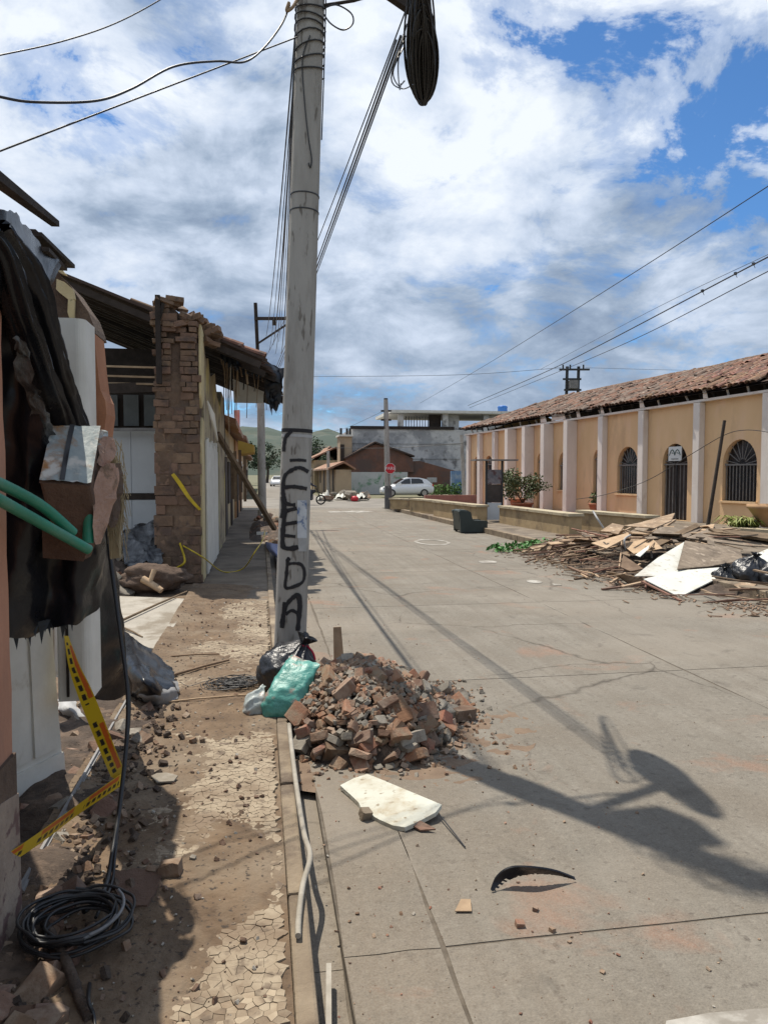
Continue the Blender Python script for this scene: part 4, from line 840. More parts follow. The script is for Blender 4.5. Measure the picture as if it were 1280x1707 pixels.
b = MB(); b.bb(8.6, 13.5, 39.0, 39.3, .13, .62); tag(b.build('brick_parapet', m_patio), 'low reddish parapet at the far corner of the patio', 'wall')
ks = thing('information_board', 'tall dark framed board with white lower panel and thin roof plate', 'board', G(823, 868, .145))
p_ = ORG[ks]; xh = .28
b = MB()
for sx in (-1, 1): b.bb(p_.x+sx*xh-.03, p_.x+sx*xh+.03, p_.y-.04, p_.y+.04, p_.z, p_.z+2.05)
b.build('frame', m_iron, ks)
b = MB(); b.bb(p_.x-xh+.03, p_.x+xh-.03, p_.y-.02, p_.y+.02, p_.z+.03, p_.z+.62); b.build('lower_panel', m_whitewall, ks)
b = MB(); b.bb(p_.x-xh+.03, p_.x+xh-.03, p_.y-.02, p_.y+.02, p_.z+.63, p_.z+1.25); b.build('middle_panel', m_doorw, ks)
b = MB(); b.bb(p_.x-xh+.03, p_.x+xh-.03, p_.y-.02, p_.y+.02, p_.z+1.26, p_.z+1.75); b.build('upper_panel', mat('poster_faded', (.10, .10, .12), (.22, .2, .21), 6, .6, 0, c3=(.08, .03, .03), c3sc=4), ks)
b = MB(); b.bb(p_.x-.75, p_.x+.75, p_.y-.3, p_.y+.3, p_.z+2.05, p_.z+2.10); b.build('roof_plate', m_ironl, ks)
def leaf_cloud(bm_, c, rx, ry, rz_, n, size, rs, gap=.35):
    for _ in range(n):
        while True:
            p_ = V(rs.uniform(-1, 1), rs.uniform(-1, 1), rs.uniform(-1, 1))
            if p_.length <= 1: break
        if fb(p_.x*1.6+c.x, p_.y*1.6, p_.z*1.6, 1.3, 3) < -gap*.5+.0*p_.length: continue
        q = c + V(p_.x*rx, p_.y*ry, p_.z*rz_); L = size*rs.uniform(.6, 1.3); M_ = Euler((rs.uniform(-1.2, 1.2), rs.uniform(-1.2, 1.2), rs.uniform(0, 6.3))).to_matrix()
        bm_.add([q+M_ @ V(0, 0, 0), q+M_ @ V(.3*L, .5*L, .06*L), q+M_ @ V(0, L, -.06*L), q+M_ @ V(-.3*L, .5*L, .06*L)], [(0, 1, 2, 3)])
m_leaf = mat('shrub_leaf', (.060, .085, .025), (.035, .055, .018), 4, .6, 0, c3=(.12, .14, .05), c3sc=5, c3t=(.5, .6), spec=.4)
m_leafy = mat('yellow_leaf', (.22, .24, .05), (.14, .18, .04), 5, .6, 0)
m_bark = mat('bark', (.10, .075, .055), (.06, .045, .035), 9, .95, .5)
def shrub(c, rx, rz_, n, lab, pot):
    t_ = thing('potted_shrub', lab, 'plant', c); rs = random.Random(int(c.x*100))
    b = MB(); pw, ph_ = pot; b.lathe(c, [(pw*.7, 0), (pw*.95, ph_*.85), (pw*1.05, ph_*.86), (pw*1.05, ph_), (pw*.85, ph_), (pw*.8, ph_*.9), (0.01, ph_*.9)], 18); b.build('pot', m_terr, t_)
    b = MB(); top = c+V(0, 0, ph_+rz_)
    for k in range(9):
        a_ = k*.7; e_ = top+V(math.cos(a_)*rx*.7, math.sin(a_)*rx*.7, rs.uniform(-.1, .6)*rz_); b.tube(curve([c+V(0, 0, ph_*.9), c+V(math.cos(a_)*rx*.2, math.sin(a_)*rx*.2, ph_+rz_*.4), e_], 4), .025, 5, r2=.006)
    b.build('stems', m_bark, t_)
    b = MB()
    for k in range(26):
        a_ = rs.uniform(0, 6.28); q = rs.uniform(.1, 1)**.6; cc_ = top+V(math.cos(a_)*rx*q*.8, math.sin(a_)*rx*q*.8, rs.uniform(-.85, .95)*rz_*(1.05-q*.5)); leaf_cloud(b, cc_, rx*.32, rx*.32, rz_*.3, n//26, .12, rs)
    b.build('crown', m_leaf, t_); return t_
shrub(G(893, 853, .16)+V(-.6, .0, 0), 1.05, .78, 3200, 'bushy green shrub in a terracotta pot before the pilasters', (.45, .38))
b = MB(); q = G(862, 849, .16); b.lathe(q, [(.25, 0), (.34, .4), (.38, .42), (.38, .5), (.3, .5), (.29, .44), (0.01, .44)], 18); tag(b.build('flower_pot', m_terr), 'terracotta pot left of the bushy shrub', 'pot')
b = MB(); q = G(993, 856, .16); b.lathe(q, [(.2, 0), (.28, .33), (.31, .34), (.31, .42), (.25, .42), (.24, .37), (0.01, .37)], 18); pt = tag(b.build('flower_pot', m_terr), 'small red pot with a few stems beside the narrow arched door', 'pot')
b = MB(); leaf_cloud(b, q+V(0, 0, .6), .25, .25, .28, 90, .16, rr); b.build('stems', m_leaf, pt)
low_wall(G(1188, 906, .145)+V(.3, 0, 0), G(1345, 918, .145)+V(.3, 0, 0), .3, .5, 'low ochre garden wall carrying the clay planter at the right edge')
q = G(1268, 908, .145)+V(.55, .2, .375); b = MB(); b.lathe(q, [(.34, 0), (.42, .12), (.62, .42), (.66, .44), (.66, .52), (.6, .52), (.56, .45), (0.01, .43)], 28); tag(b.build('clay_planter', mat('ochre_clay', (.38, .24, .13), (.3, .18, .1), 4, .85, .3)), 'wide ochre clay planter bowl at the right edge', 'planter')
pl = thing('leafy_plant', 'yellow-green arching plant beside the wide clay planter', 'plant', G(1218, 907, .145)+V(.55, .3, .3)); b = MB(); rs = random.Random(4)
for k in range(110):
    a_ = rs.uniform(0, 6.28); L = rs.uniform(.45, .85); c_ = ORG[pl]+V(rs.uniform(-.3, .3), rs.uniform(-.15, .15), .02); d_ = V(math.cos(a_), math.sin(a_), 0); w_ = V(-d_.y, d_.x, 0)*.025
    ps_ = [c_+d_*(L*t_*.75)+V(0, 0, L*(1.3*t_-1.15*t_*t_)) for t_ in (0, .33, .66, 1)]
    b.add([ps_[0]-w_*.5, ps_[0]+w_*.5, ps_[1]+w_, ps_[1]-w_, ps_[2]+w_*.8, ps_[2]-w_*.8, ps_[3]], [(0, 1, 2, 3), (3, 2, 4, 5), (5, 4, 6)])
b.build('leaves', m_leafy, pl)
# =================================================================== poles, cables
m_pole = mat('pole_concrete', (.37, .355, .325), (.29, .275, .25), 6, .88, .7, 60, c3=(.21, .195, .17), c3sc=3.2, c3t=(.5, .68), c4=(.16, .145, .125), c4sc=24, c4t=(.62, .68), stretch=(1, 1, .25), bdist=.006)
m_spray = mat('black_spray', (.016, .015, .017), (.03, .028, .03), 20, .8, 0)
m_mist = mat('spray_paint_edge', (.018, .017, .019), (.028, .026, .028), 20, .85, 0)
tn = m_mist.node_tree; va = N(tn, 'ShaderNodeVertexColor'); va.layer_name = 'paint'; gq = N(tn, 'ShaderNodeNewGeometry')
dn_ = ramp_n(tn, math_n(tn, 'ADD', va.outputs[0], math_n(tn, 'MULTIPLY', math_n(tn, 'SUBTRACT', noise_n(tn, gq.outputs['Position'], 60, 4, .7), .5), .55)), [(.16, 0), (.55, .94)])
tn.links.new(dn_, [n for n in tn.nodes if n.type == 'BSDF_PRINCIPLED'][0].inputs['Alpha'])
PB = V(.2, 5.85, 0.0); PT = V(.527, 5.85, 8.6); PR0, PR1 = .126, .088
def pc(z): t_ = z/8.6; return PB.lerp(PT, t_), PR0+(PR1-PR0)*t_
up_ = thing('utility_pole', 'leaning concrete utility pole with black graffiti beside the rubble heap', 'utility pole', PB)
b = MB(); b.tube([pc(.02+8.58*i/14)[0] for i in range(15)], [pc(.02+8.58*i/14)[1] for i in range(15)], 28); b.build('shaft', m_pole, up_)
def onpole(x, y, off=.0035):
    d = ray(x, y); Yc = 5.73; p_ = at(x, y, Yc)
    for _ in range(3):
        c_, r_ = pc(p_.z); u = p_.x-c_.x; u = max(-r_*.98, min(r_*.98, u)); p_ = at(x, y, c_.y-math.sqrt(r_*r_-u*u))
    c_, r_ = pc(p_.z); n_ = V(p_.x-c_.x, p_.y-c_.y, 0).normalized()
    return V(c_.x, c_.y, p_.z)+n_*(r_+off), n_
def spray(pts_, wpx):
    cv = curve([V(x, y, 0) for x, y in pts_], 6); vs = []
    for i, p_ in enumerate(cv):
        d = (cv[min(i+1, len(cv)-1)]-cv[max(i-1, 0)]).normalized(); s_ = V(-d.y, d.x, 0); ww = wpx*(.85+.3*fb(i*.35, pts_[0][0], 0))
        for k_ in (-.85, -.4, 0, .4, .85): vs.append(onpole(p_.x+s_.x*ww*k_, p_.y+s_.y*ww*k_)[0])
    b = MB(); b.add(vs, [(i*5+k_, i*5+k_+1, i*5+k_+6, i*5+k_+5) for i in range(len(cv)-1) for k_ in range(4)], True); return b
gx = lambda zx: 420+zx*140/597
gy = lambda zy: 700+zy*400/1707
for st_, wp in (([(215, 1480), (225, 1400), (240, 1330), (275, 1280), (325, 1245), (340, 1310), (335, 1390), (325, 1500)], 6.5), ([(240, 1385), (285, 1355), (335, 1385)], 5), ([(235, 1295), (225, 1390), (212, 1450)], 6),
                ([(255, 990), (248, 1090), (240, 1190), (300, 1185), (360, 1150), (372, 1080), (350, 1030), (300, 1020), (258, 1025)], 5), ([(248, 985), (272, 1000)], 6),
                ([(240, 640), (225, 760), (222, 890), (262, 915), (330, 905)], 7), ([(235, 650), (320, 628)], 6), ([(232, 742), (322, 728)], 5.5), ([(235, 822), (310, 830)], 5),
                ([(400, 370), (340, 340), (280, 360), (236, 400), (222, 490), (232, 570), (262, 600), (310, 605)], 6), ([(235, 480), (300, 475), (390, 490)], 6), ([(270, 288), (330, 285), (385, 290)], 5), ([(285, 80), (245, 120), (232, 170), (228, 225)], 5.5), ([(225, 545), (230, 630), (215, 700)], 8)):
    o = spray([(gx(x), gy(y)) for x, y in st_], wp).build('graffiti_stroke', m_mist, up_); ca_ = o.data.color_attributes.new('paint', 'FLOAT_COLOR', 'POINT')
    for i in range(len(o.data.vertices)): d_ = (0, .75, 1, .75, 0)[i % 5]; ca_.data[i].color = (d_, d_, d_, 1)
b = MB(); b.grid(lambda u, v: onpole(gx(322+66*u), gy(572+268*v))[0], 5, 8); b.build('poster', mat('torn_poster', (.52, .54, .56), (.42, .44, .46), 12, .8, .1, c3=(.10, .15, .26), c3sc=11, c3t=(.52, .6)), up_)
b = MB(); b.grid(lambda u, v: onpole(gx(328+58*u), gy(840+95*v), .003)[0], 5, 4); b.build('poster_scrap', m_paper, up_)
for z_, r_, hh, m_ in ((2.08, .003, .028, m_spray), (2.04, .0025, .02, m_paper), (3.86, .004, .009, m_cable), (3.74, .004, .009, m_cable)):
    c_, rr_ = pc(z_); b = MB(); b.tube([pc(z_-hh/2)[0], pc(z_+hh/2)[0]], rr_+r_, 28); b.build('band', m_, up_)
b = MB(); cvp = curve([V(*p_) for p_ in ((517, 60, 0), (505, 100, 0), (508, 170, 0), (514, 230, 0), (519, 265, 0), (517, 280, 0), (514, 272, 0))], 5); b.tube([onpole(p_.x, p_.y, .008)[0] for p_ in cvp], .0045, 5); b.build('wire', m_cable, up_)
for k in range(9):      # wires wrapped about the upper shaft
    z_ = 4.75+k*.075; c_, rr_ = pc(z_); b = MB(); b.tube([c_+V(math.cos(i*.42)*(rr_+.012), math.sin(i*.42)*(rr_+.012), .03*math.sin(i*.42+k)+i*.004) for i in range(16)], .006, 5); b.build('wire', m_cable, up_)
for x_ in (-1, 1):
    b = MB(); b.tube(curve([pc(5.6)[0]+V(x_*.108, -.03, 0), pc(4.8)[0]+V(x_*.112, -.04, 0), pc(4.3)[0]+V(x_*.115, .02, 0)], 5), .005, 5); b.build('wire', m_cable, up_)
ae = at(676, 13, 5.94); b = MB(); b.beam(pc(5.62)[0]+V(0, -.1, .06), ae+V(.06, 0, -.01), .06, .075); b.build('crossarm', m_dark, up_)
# spare cable and a junction box higher up
b = MB(); c_ = pc(6.75)[0]+V(.12, .12, 0); b.box(c_, (.3, .26, .5)); b.build('junction_box', m_ironl, up_)
b = MB(); rq = random.Random(2)
for k in range(18):
    r_ = rq.uniform(.12, .34); cz_ = pc(rq.uniform(6.2, 7.6))[0]; ya = rq.uniform(-.6, .6); b.tube([cz_+V(math.sin(i*.42)*r_*.55*math.cos(ya)+.05, math.sin(i*.42)*r_*.55*math.sin(ya)-.13, math.cos(i*.42)*r_) for i in range(16)], .008, 4, cap=False)
b.build('cable_bundle', m_cable, up_)
b = MB(); b.tube([at(541, 9, 5.77), at(590, 1, 5.82), at(640, -14, 5.86)], .012, 6); b.build('arm_brace', m_dark, up_)
b = MB(); b.tube(curve([at(538, 15, 5.76), at(560, 8, 5.69), at(585, 22, 5.69), at(588, 40, 5.69), at(572, 50, 5.69), at(552, 40, 5.73), at(540, 24, 5.76)], 6), .006, 5); b.build('wire_loop', m_cable, up_)
# coil of spare cable hanging from the arm
cb_, ct_ = at(705, 172, 6.2), at(700, -55, 5.5); rl2 = random.Random(9); b = MB(); ax_ = (ct_-cb_); hl = ax_.length/2; ax_.normalize(); sx_ = ax_.cross(V(0, 1, 0)).normalized(); sy_ = ax_.cross(sx_)
for k in range(84):
    f_ = rl2.uniform(.55, 1.0); hr = rl2.uniform(.01, .118); ya = rl2.uniform(-.5, .5); n_ = 32; wd_ = sx_*math.cos(ya)+sy_*math.sin(ya); o_ = sx_*rl2.uniform(-.02, .02)+sy_*rl2.uniform(-.05, .05); cm_ = cb_+ax_*(hl*f_+rl2.uniform(0, .05))
    b.tube([cm_+o_+wd_*(hr*math.cos(i*2*math.pi/n_))+ax_*(hl*f_*math.sin(i*2*math.pi/n_)) for i in range(n_+1)], .0075, 5, cap=False)
tag(b.build('cable_coil', m_cable), 'big bundle of black cable loops hanging from the pole arm', 'cable coil')
b = MB()
for x0, y0, x1, y1, x2, y2 in ((676, 60, 652, 130, 690, 140), (672, 80, 655, 120, 674, 135), (678, 40, 664, 100, 668, 140)): b.tube(curve([at(x0, y0, 5.9), at(x1, y1, 5.86), at((x1+x2)/2, max(y1, y2)+8, 7.1), at(x2, y2, 5.9)], 6), .006, 5)
tag(b.build('cable_loops', m_cable), 'thin cable loops dangling left of the big cable coil', 'cable')
# far pole with steel head
fpz = thing('utility_pole', 'far concrete pole with steel crossarm rising behind the ruined eave', 'utility pole', V(.04, 26, .12))
b = MB(); b.tube([V(.04, 26, .1), at(434, 600, 26)], .15, 14, r2=.12); b.build('shaft', m_pole, fpz)
b = MB(); b.tube([at(433, 660, 25.8), at(426, 505, 25.8)], .06, 8); b.build('steel_head', m_dark, fpz)
b = MB(); b.beam(at(424, 531, 25.7), at(480, 531, 25.7), .08, .1); b.beam(at(431, 572, 25.7), at(478, 541, 25.7), .06, .06); b.build('crossarm', m_dark, fpz)
b = MB(); b.box(at(457, 537, 25.7), (.12, .12, .2)); b.build('insulator', m_dark, fpz)
def cable(pts_, r_, lab, s_=0, m=None, n=16, grp=None):
    b = MB(); pp_ = sag(pts_[0], pts_[1], s_, n) if len(pts_) == 2 else curve(pts_, 8)
    b.tube(pp_, r_, 5); return tag(b.build('overhead_cable', m or m_cable), lab, 'cable', grp)
A0 = at(676, 18, 5.94)
cable([A0, at(440, 600, 28)], .0065, 'thinner straight cable from the pole arm down past the pole, the left one', .25)
for k, dx in enumerate((0, .03, -.035)): cable([at(668, 60, 5.94)+V(dx, 0, dx), at(452, 640, 27)+V(dx*2, 0, 0)], (.0105, .0075, .008)[k], ('thickest strand', 'upper thin strand', 'lower thin strand')[k]+' of the cable bundle running from the coil down behind the pole', .12, grp='strands of the thick cable bundle')
ends = [(444, 560), (449, 585), (455, 575), (459, 590), (464, 570), (468, 588)]; sts = [(492, 60), (494, 70), (495, 84), (491, 96), (496, 40), (493, 110)]
for k, (e_, s_) in enumerate(zip(ends, sts)): cable([at(s_[0], s_[1], 5.98), at(e_[0], e_[1], 25.7)], (.008, .006, .010, .007, .006, .009)[k], ('first', 'second', 'third', 'fourth', 'fifth', 'sixth')[k]+' from the left of the thin cables running down along the near pole', .3+.07*k, grp='cables along the left of the pole')
cable([at(495, 62, 5.77), at(0, 252, 4.29), ][::1], .0055, 'straight cable from the pole to the left house', .0)
cable([at(483, 8, 5.77), at(470, 40, 5.69), at(440, 80, 5.53), at(408, 103, 5.36), at(360, 102, 5.2), at(290, 111, 4.95), at(220, 148, 4.7), at(160, 168, 4.46), at(60, 170, 4.21), at(0, 161, 4.04), at(-80, 140, 3.79)], .0075, 'thick wavy cable drooping from the pole towards the left house', n=8)
cable([at(-40, 100, 4.29), at(0, 92, 4.46), at(100, 70, 4.78), at(190, 40, 5.12), at(270, -2, 5.44), at(360, -60, 5.77)], .0045, 'thin cable crossing the upper left corner of the sky')
b = MB(); b.tube(curve([at(496, -2, 5.77), at(488, 12, 5.73), at(478, 18, 5.73), at(482, 4, 5.73)], 5), .012, 6); tag(b.build('cable_clamp', m_woodpale), 'small clamp holding the wavy cable beside the pole top', 'clamp')
# right-hand cables
cable([at(1400, 230, 11), at(1280, 310, 12.5), at(1000, 490, 20), at(800, 614, 38), at(700, 672, 60)], .010, 'single cable rising to the right edge, the uppermost one')
cable([at(1400, 372, 12), at(1280, 428, 14), at(1000, 575, 24), at(900, 624, 33), at(780, 676, 52)], .016, 'thick cable with clips rising to the right edge, the middle one')
cable([at(1400, 395, 12), at(1280, 452, 14), at(1060, 564, 22), at(920, 624, 33), at(782, 680, 52)], .011, 'cable rising to the right edge, the lowest one')
cable([at(1280, 424, 14.5), at(1080, 520, 21), at(900, 616, 34)], .006, 'faint thin cable just above the thick clipped cable')
for x, y, wl_ in ((1225, 456, 'middle'), (1255, 440, 'rightmost'), (1170, 485, 'leftmost')):
    b = MB(); b.box(at(x, y, 15.5), (.05, .05, .06)); b.tube([at(x, y, 15.5), at(x+3, y+7, 15.5)], .006, 5); tag(b.build('cable_clip', m_cable), 'small dark clip on the thick right-hand cable, the '+wl_+' one', 'clip', 'clips on the right-hand cable')
cable([at(480, 628, 45), at(760, 625, 45), at(935, 613, 45)], .012, 'cable crossing the sky level above the grey building')
cable([at(975, 613, 60), at(1130, 617, 60), at(1330, 620, 60)], .012, 'faint cable running right from the transformer frame')
cable([at(500, 745, 50), at(640, 747, 42), at(780, 738, 40)], .013, 'cable strung across in front of the brick gable')
cable([at(500, 715, 60), at(560, 718, 55), at(642, 684, 36.6)], .010, 'cable running left from the stop sign pole')
cable([at(642, 690, 36.6), at(720, 688, 45), at(850, 690, 60)], .010, 'cable running right from the stop sign pole')
# transformer frame behind the arched building
tf = thing('transformer_frame', 'twin-post steel transformer frame rising behind the tiled roof', 'pylon', at(952, 760, 62))
for x in (945, 964): b = MB(); b.tube([at(x-4, 760, 62), at(x, 611, 62)], .14, 8); b.build('post', m_iron, tf)
for y, x0, x1 in ((616, 932, 982), (632, 938, 968), (650, 940, 968), (661, 936, 966)): b = MB(); b.beam(at(x0, y, 61.8), at(x1, y, 61.8), .14, .16); b.build('crossbar', m_iron, tf)
for x in (938, 950, 972): b = MB(); b.tube([at(x, 616, 61.8), at(x, 608, 61.8)], .07, 6); b.build('insulator', m_iron, tf)
b = MB(); b.box(at(955, 641, 61.6), (.7, .5, .7)); b.build('transformer', m_ironl, tf)
# stop sign pole
m_red = mat('sign_red', (.50, .018, .03), (.42, .015, .025), 3, .5, 0)
sp_ = thing('stop_sign_pole', 'concrete pole carrying a red octagonal stop sign at the street corner', 'stop sign', G(647, 847, .13))
p_ = ORG[sp_]; Ys = p_.y
b = MB(); b.tube([p_-V(0, 0, .05), at(643, 666, Ys)], .16, 12, r2=.10); b.build('shaft', m_pole, sp_)
b = MB(); b.tube([p_, p_+V(0, 0, 1.05)], .175, 12); b.build('painted_foot', mat('grey_foot', (.12, .12, .12), (.09, .09, .09), 4), sp_)
b = MB(); b.tube([at(643, 715, Ys), at(643, 664, Ys)], .095, 10); b.build('pole_head', m_dark, sp_)
for y in (685, 700): b = MB(); b.beam(at(635, y, Ys), at(652, y, Ys), .08, .08); b.build('cable_bracket', m_dark, sp_)
sc_ = at(650.5, 781, Ys-.25); rs_ = .265
oct_ = [sc_+V(rs_*math.cos(rad(22.5+45*i)), 0, rs_*math.sin(rad(22.5+45*i))) for i in range(8)]
b = MB(); b.prism(oct_, (0, .012, 0)); b.build('rim', m_signw, sp_)
b = MB(); b.prism([sc_+(q-sc_)*.93+V(0, -.006, 0) for q in oct_], (0, .005, 0)); b.build('plate', m_red, sp_)
inst('lettering', text_mesh('PARE', .21, m_signw, 'lettering'), sc_+V(0, -.009, 0), (math.pi/2, 0, 0), 1, sp_)
b = MB(); b.tube([sc_+V(-.06, .1, -.9), sc_+V(-.06, .06, .2)], .03, 8); b.build('sign_post', m_metal, sp_)
# thin pole in front of the blue-walled yard
b = MB(); b.tube([at(774, 832, 50), at(769, 725, 50)], .16, 8, r2=.12); tag(b.build('utility_pole', m_pole), 'thin grey pole at the far end of the arched building', 'utility pole')
b = MB(); b.tube([at(548, 822, 58), at(547, 752, 58)], .14, 8, r2=.11); tag(b.build('utility_pole', m_pole), 'distant pole in front of the tan house beyond the crossing', 'utility pole')
# =================================================================== rubble heap at the pole, bags, board
m_fr = [mat('fragment_red', (.26, .125, .075), (.18, .088, .055), 9, .95, .7, 60, rnd=.3, hue=.012, c3=(.23, .17, .12), c3sc=6, c3t=(.42, .6), bdist=.008),
        mat('fragment_brown', (.19, .115, .075), (.125, .078, .053), 9, .95, .7, 60, rnd=.3, hue=.012, c3=(.25, .19, .14), c3sc=6, c3t=(.44, .62), bdist=.008),
        mat('fragment_grey', (.25, .225, .185), (.165, .145, .118), 9, .95, .7, 60, rnd=.25, c3=(.12, .10, .08), c3sc=7, c3t=(.52, .65), bdist=.008)]
FRAG = [[brick_mesh('brick_fragment', m, 40+i*7+s, .3) for s in range(7)] for i, m in enumerate(m_fr)]
def hh(x, y):
    d = ((x-.67)/.62)**2 + ((y-5.12)/.80)**2
    e = max(0, 1-d)**.8*.42
    d2 = ((x-1.12)/.42)**2 + ((y-5.35)/.42)**2
    return max(e, max(0, 1-d2)*.13) + (.0 if x > .16 else .14)*0
rh = random.Random(31)
b = MB()
def mf(u, v):
    x, y = -.2+u*1.75, 4.15+v*2.0; h = hh(x, y)
    return V(x, y, (h-.03 + .02*fb(x, y, 2, 9, 4)) if h > .005 else -.02)
b.grid(mf, 90, 100); kind(b.build('rubble_dirt', m_mud), 'stuff')
LBF = 'broken brick piece lying in the rubble heap at the foot of the pole'
for k in range(250):
    for _ in range(30):
        x, y = rh.uniform(-.1, 1.5), 4.25+1.7*rh.random()**1.35; h = hh(x, y)
        if h > .004 and x > .2 and not (x < .45 and 5.05 < y < 5.75): break
    g = 2 if rh.random() < .26 else (0 if rh.random() < .55 else 1)
    s_ = rh.uniform(.65, 1.05)*(1.2 if k < 26 else (.95 if k < 90 else (.72 if k < 170 else .48)))
    inst('brick_fragment', rh.choice(FRAG[g]), (x, y, h+.012*s_), (rh.uniform(-.9, .9), rh.uniform(-.9, .9), rh.uniform(0, 6.28)), (rh.uniform(.10, .2)*s_, rh.uniform(.08, .13)*s_, rh.uniform(.04, .075)*s_))
    zone = 'on the right end' if x > 1.05 else ('near the top' if h > .3 else ('on the front slope' if y < 5.1 else 'on the far slope'))
    tag(COL.objects[-1], ('dusty orange-red brick piece', 'brown broken brick piece', 'grey mortar lump')[g]+' %s of the rubble heap by the pole' % zone, 'brick', 'broken bricks in the rubble heap')
CR = [brick_mesh('crumb', m_fr[i], 90+i, .3) for i in range(3)]
for g in range(3):
    b = MB(); bm_v = [v.co.copy() for v in CR[g].vertices]; bm_f = [tuple(p.vertices) for p in CR[g].polygons]
    for k in range(900):
        a_ = rh.uniform(0, 6.28); q = abs(rh.gauss(.65, .28)); x, y = .72+.72*q*math.cos(a_), 5.12+.82*q*math.sin(a_)
        if x < .2: x = .2+rh.uniform(0, .25)
        s_ = rh.uniform(.008, .04)*(1.0 if q < 1 else .55); h = max(hh(x, y), 0)
        M_ = Matrix.Translation((x, y, h+s_*.3)) @ Euler((rh.uniform(-1, 1), rh.uniform(-1, 1), rh.uniform(0, 6))).to_matrix().to_4x4() @ Matrix.Diagonal((s_*1.4, s_, s_*.7, 1))
        b.add([M_ @ v for v in bm_v], bm_f)
    for k in range(160):     # brick chips raked out to the right
        x, y = rh.gauss(1.28, .17), rh.gauss(5.62, .26); s_ = rh.uniform(.008, .03)
        M_ = Matrix.Translation((x, y, s_*.3)) @ Euler((rh.uniform(-1, 1), rh.uniform(-1, 1), rh.uniform(0, 6))).to_matrix().to_4x4() @ Matrix.Diagonal((s_*1.5, s_, s_*.5, 1))
        b.add([M_ @ v for v in bm_v], bm_f)
    kind(b.build('brick_crumbs', m_fr[g]), 'stuff')
b = MB()
b.grid(lambda u, v: (lambda a_, q: V(.75+q*.95*math.cos(a_), 5.15+q*1.0*math.sin(a_), max(-.004, .013*(.78-q)+.011*fb(math.cos(a_)*q*4, math.sin(a_)*q*4, 3, 2.2, 5))))(u*6.2832, .45+.75*v), 160, 40); kind(b.build('brick_dust', mat('brick_dust', (.19, .135, .092), (.14, .098, .068), 8, .97, .6, 60)), 'stuff')
# pieces one can pick out
def single(name, me, loc, e, sc2, lab, cat): return tag(inst(name, me, loc, e, sc2), lab, cat)
single('brick', FRAG[1][2], G(770, 1190, .05), (.1, .1, .5), (.2, .11, .09), 'whole brown brick at the right end of the rubble heap', 'brick')
single('concrete_block', FRAG[2][1], G(742, 1190, .06), (.2, .15, .2), (.2, .13, .11), 'grey mortar block near the right end of the rubble heap', 'block')
single('concrete_block', FRAG[2][3], at(555, 1175, 4.85), (.5, .3, .6), (.17, .12, .08), 'grey mortar block halfway up the rubble heap beside the green bag', 'block')
b = MB(); c_ = at(627, 1178, 4.78); b.prism([at(x, y, Y) for x, y, Y in ((607, 1170, 4.8), (622, 1150, 4.88), (643, 1172, 4.84), (645, 1190, 4.76), (617, 1200, 4.72))], V(.01, .02, -.03)); tag(b.build('patterned_slab', m_fr[2]), 'grey patterned floor tile piece standing on the rubble heap front', 'tile')
single('brick', FRAG[1][4], at(660, 1195, 4.72), (.4, -.5, 1.1), (.21, .12, .12), 'large dark brick tilted on the right slope of the heap', 'brick')
single('brick', FRAG[1][5], at(570, 1250, 4.5), (.35, .15, .2), (.24, .15, .11), 'large brown brick at the front foot of the rubble heap', 'brick')
single('brick', FRAG[0][5], at(600, 1140, 5.0), (1.2, .2, .4), (.13, .09, .05), 'orange brick shard standing near the top of the heap', 'brick')
b = MB(); b.beam(V(at(566, 1085, 5.9).x, 5.82, -.01), at(562, 1045, 5.9), .035, .10, ht2=.06); tag(b.build('wooden_stub', m_woodpale), 'pale wooden stub sticking up behind the rubble heap', 'wood')
b = drape([[at(702, 1158, 5.3), at(722, 1156, 5.35), at(752, 1160, 5.4)], [at(712, 1164, 5.25), at(728, 1163, 5.3), at(745, 1164, 5.32)], [at(722, 1172, 5.2), at(730, 1176, 5.2), at(738, 1170, 5.2)]], 5, 5, .006, 20, 2)
tag(b.build('crumpled_paper', mat('pale_blue_paper', (.55, .58, .66), (.48, .5, .58), 5, .8, .1)), 'crumpled pale blue paper on the right of the heap', 'paper')
for x, y, Y, r_, lab in ((632, 1130, 5.2, .045, 'crumpled clear plastic lump near the heap top'), (556, 1148, 5.05, .022, 'small white pebble-like lump on the heap')):
    b = MB(); b.lathe(at(x, y, Y), [(0.001, -r_), (r_*.8, -r_*.6), (r_, 0), (r_*.7, r_*.7), (0.001, r_)], 12); 
    for v in b.v: v += noise.noise_vector(v*40)*r_*.5
    tag(b.build('plastic_lump', m_paper), lab, 'plastic')
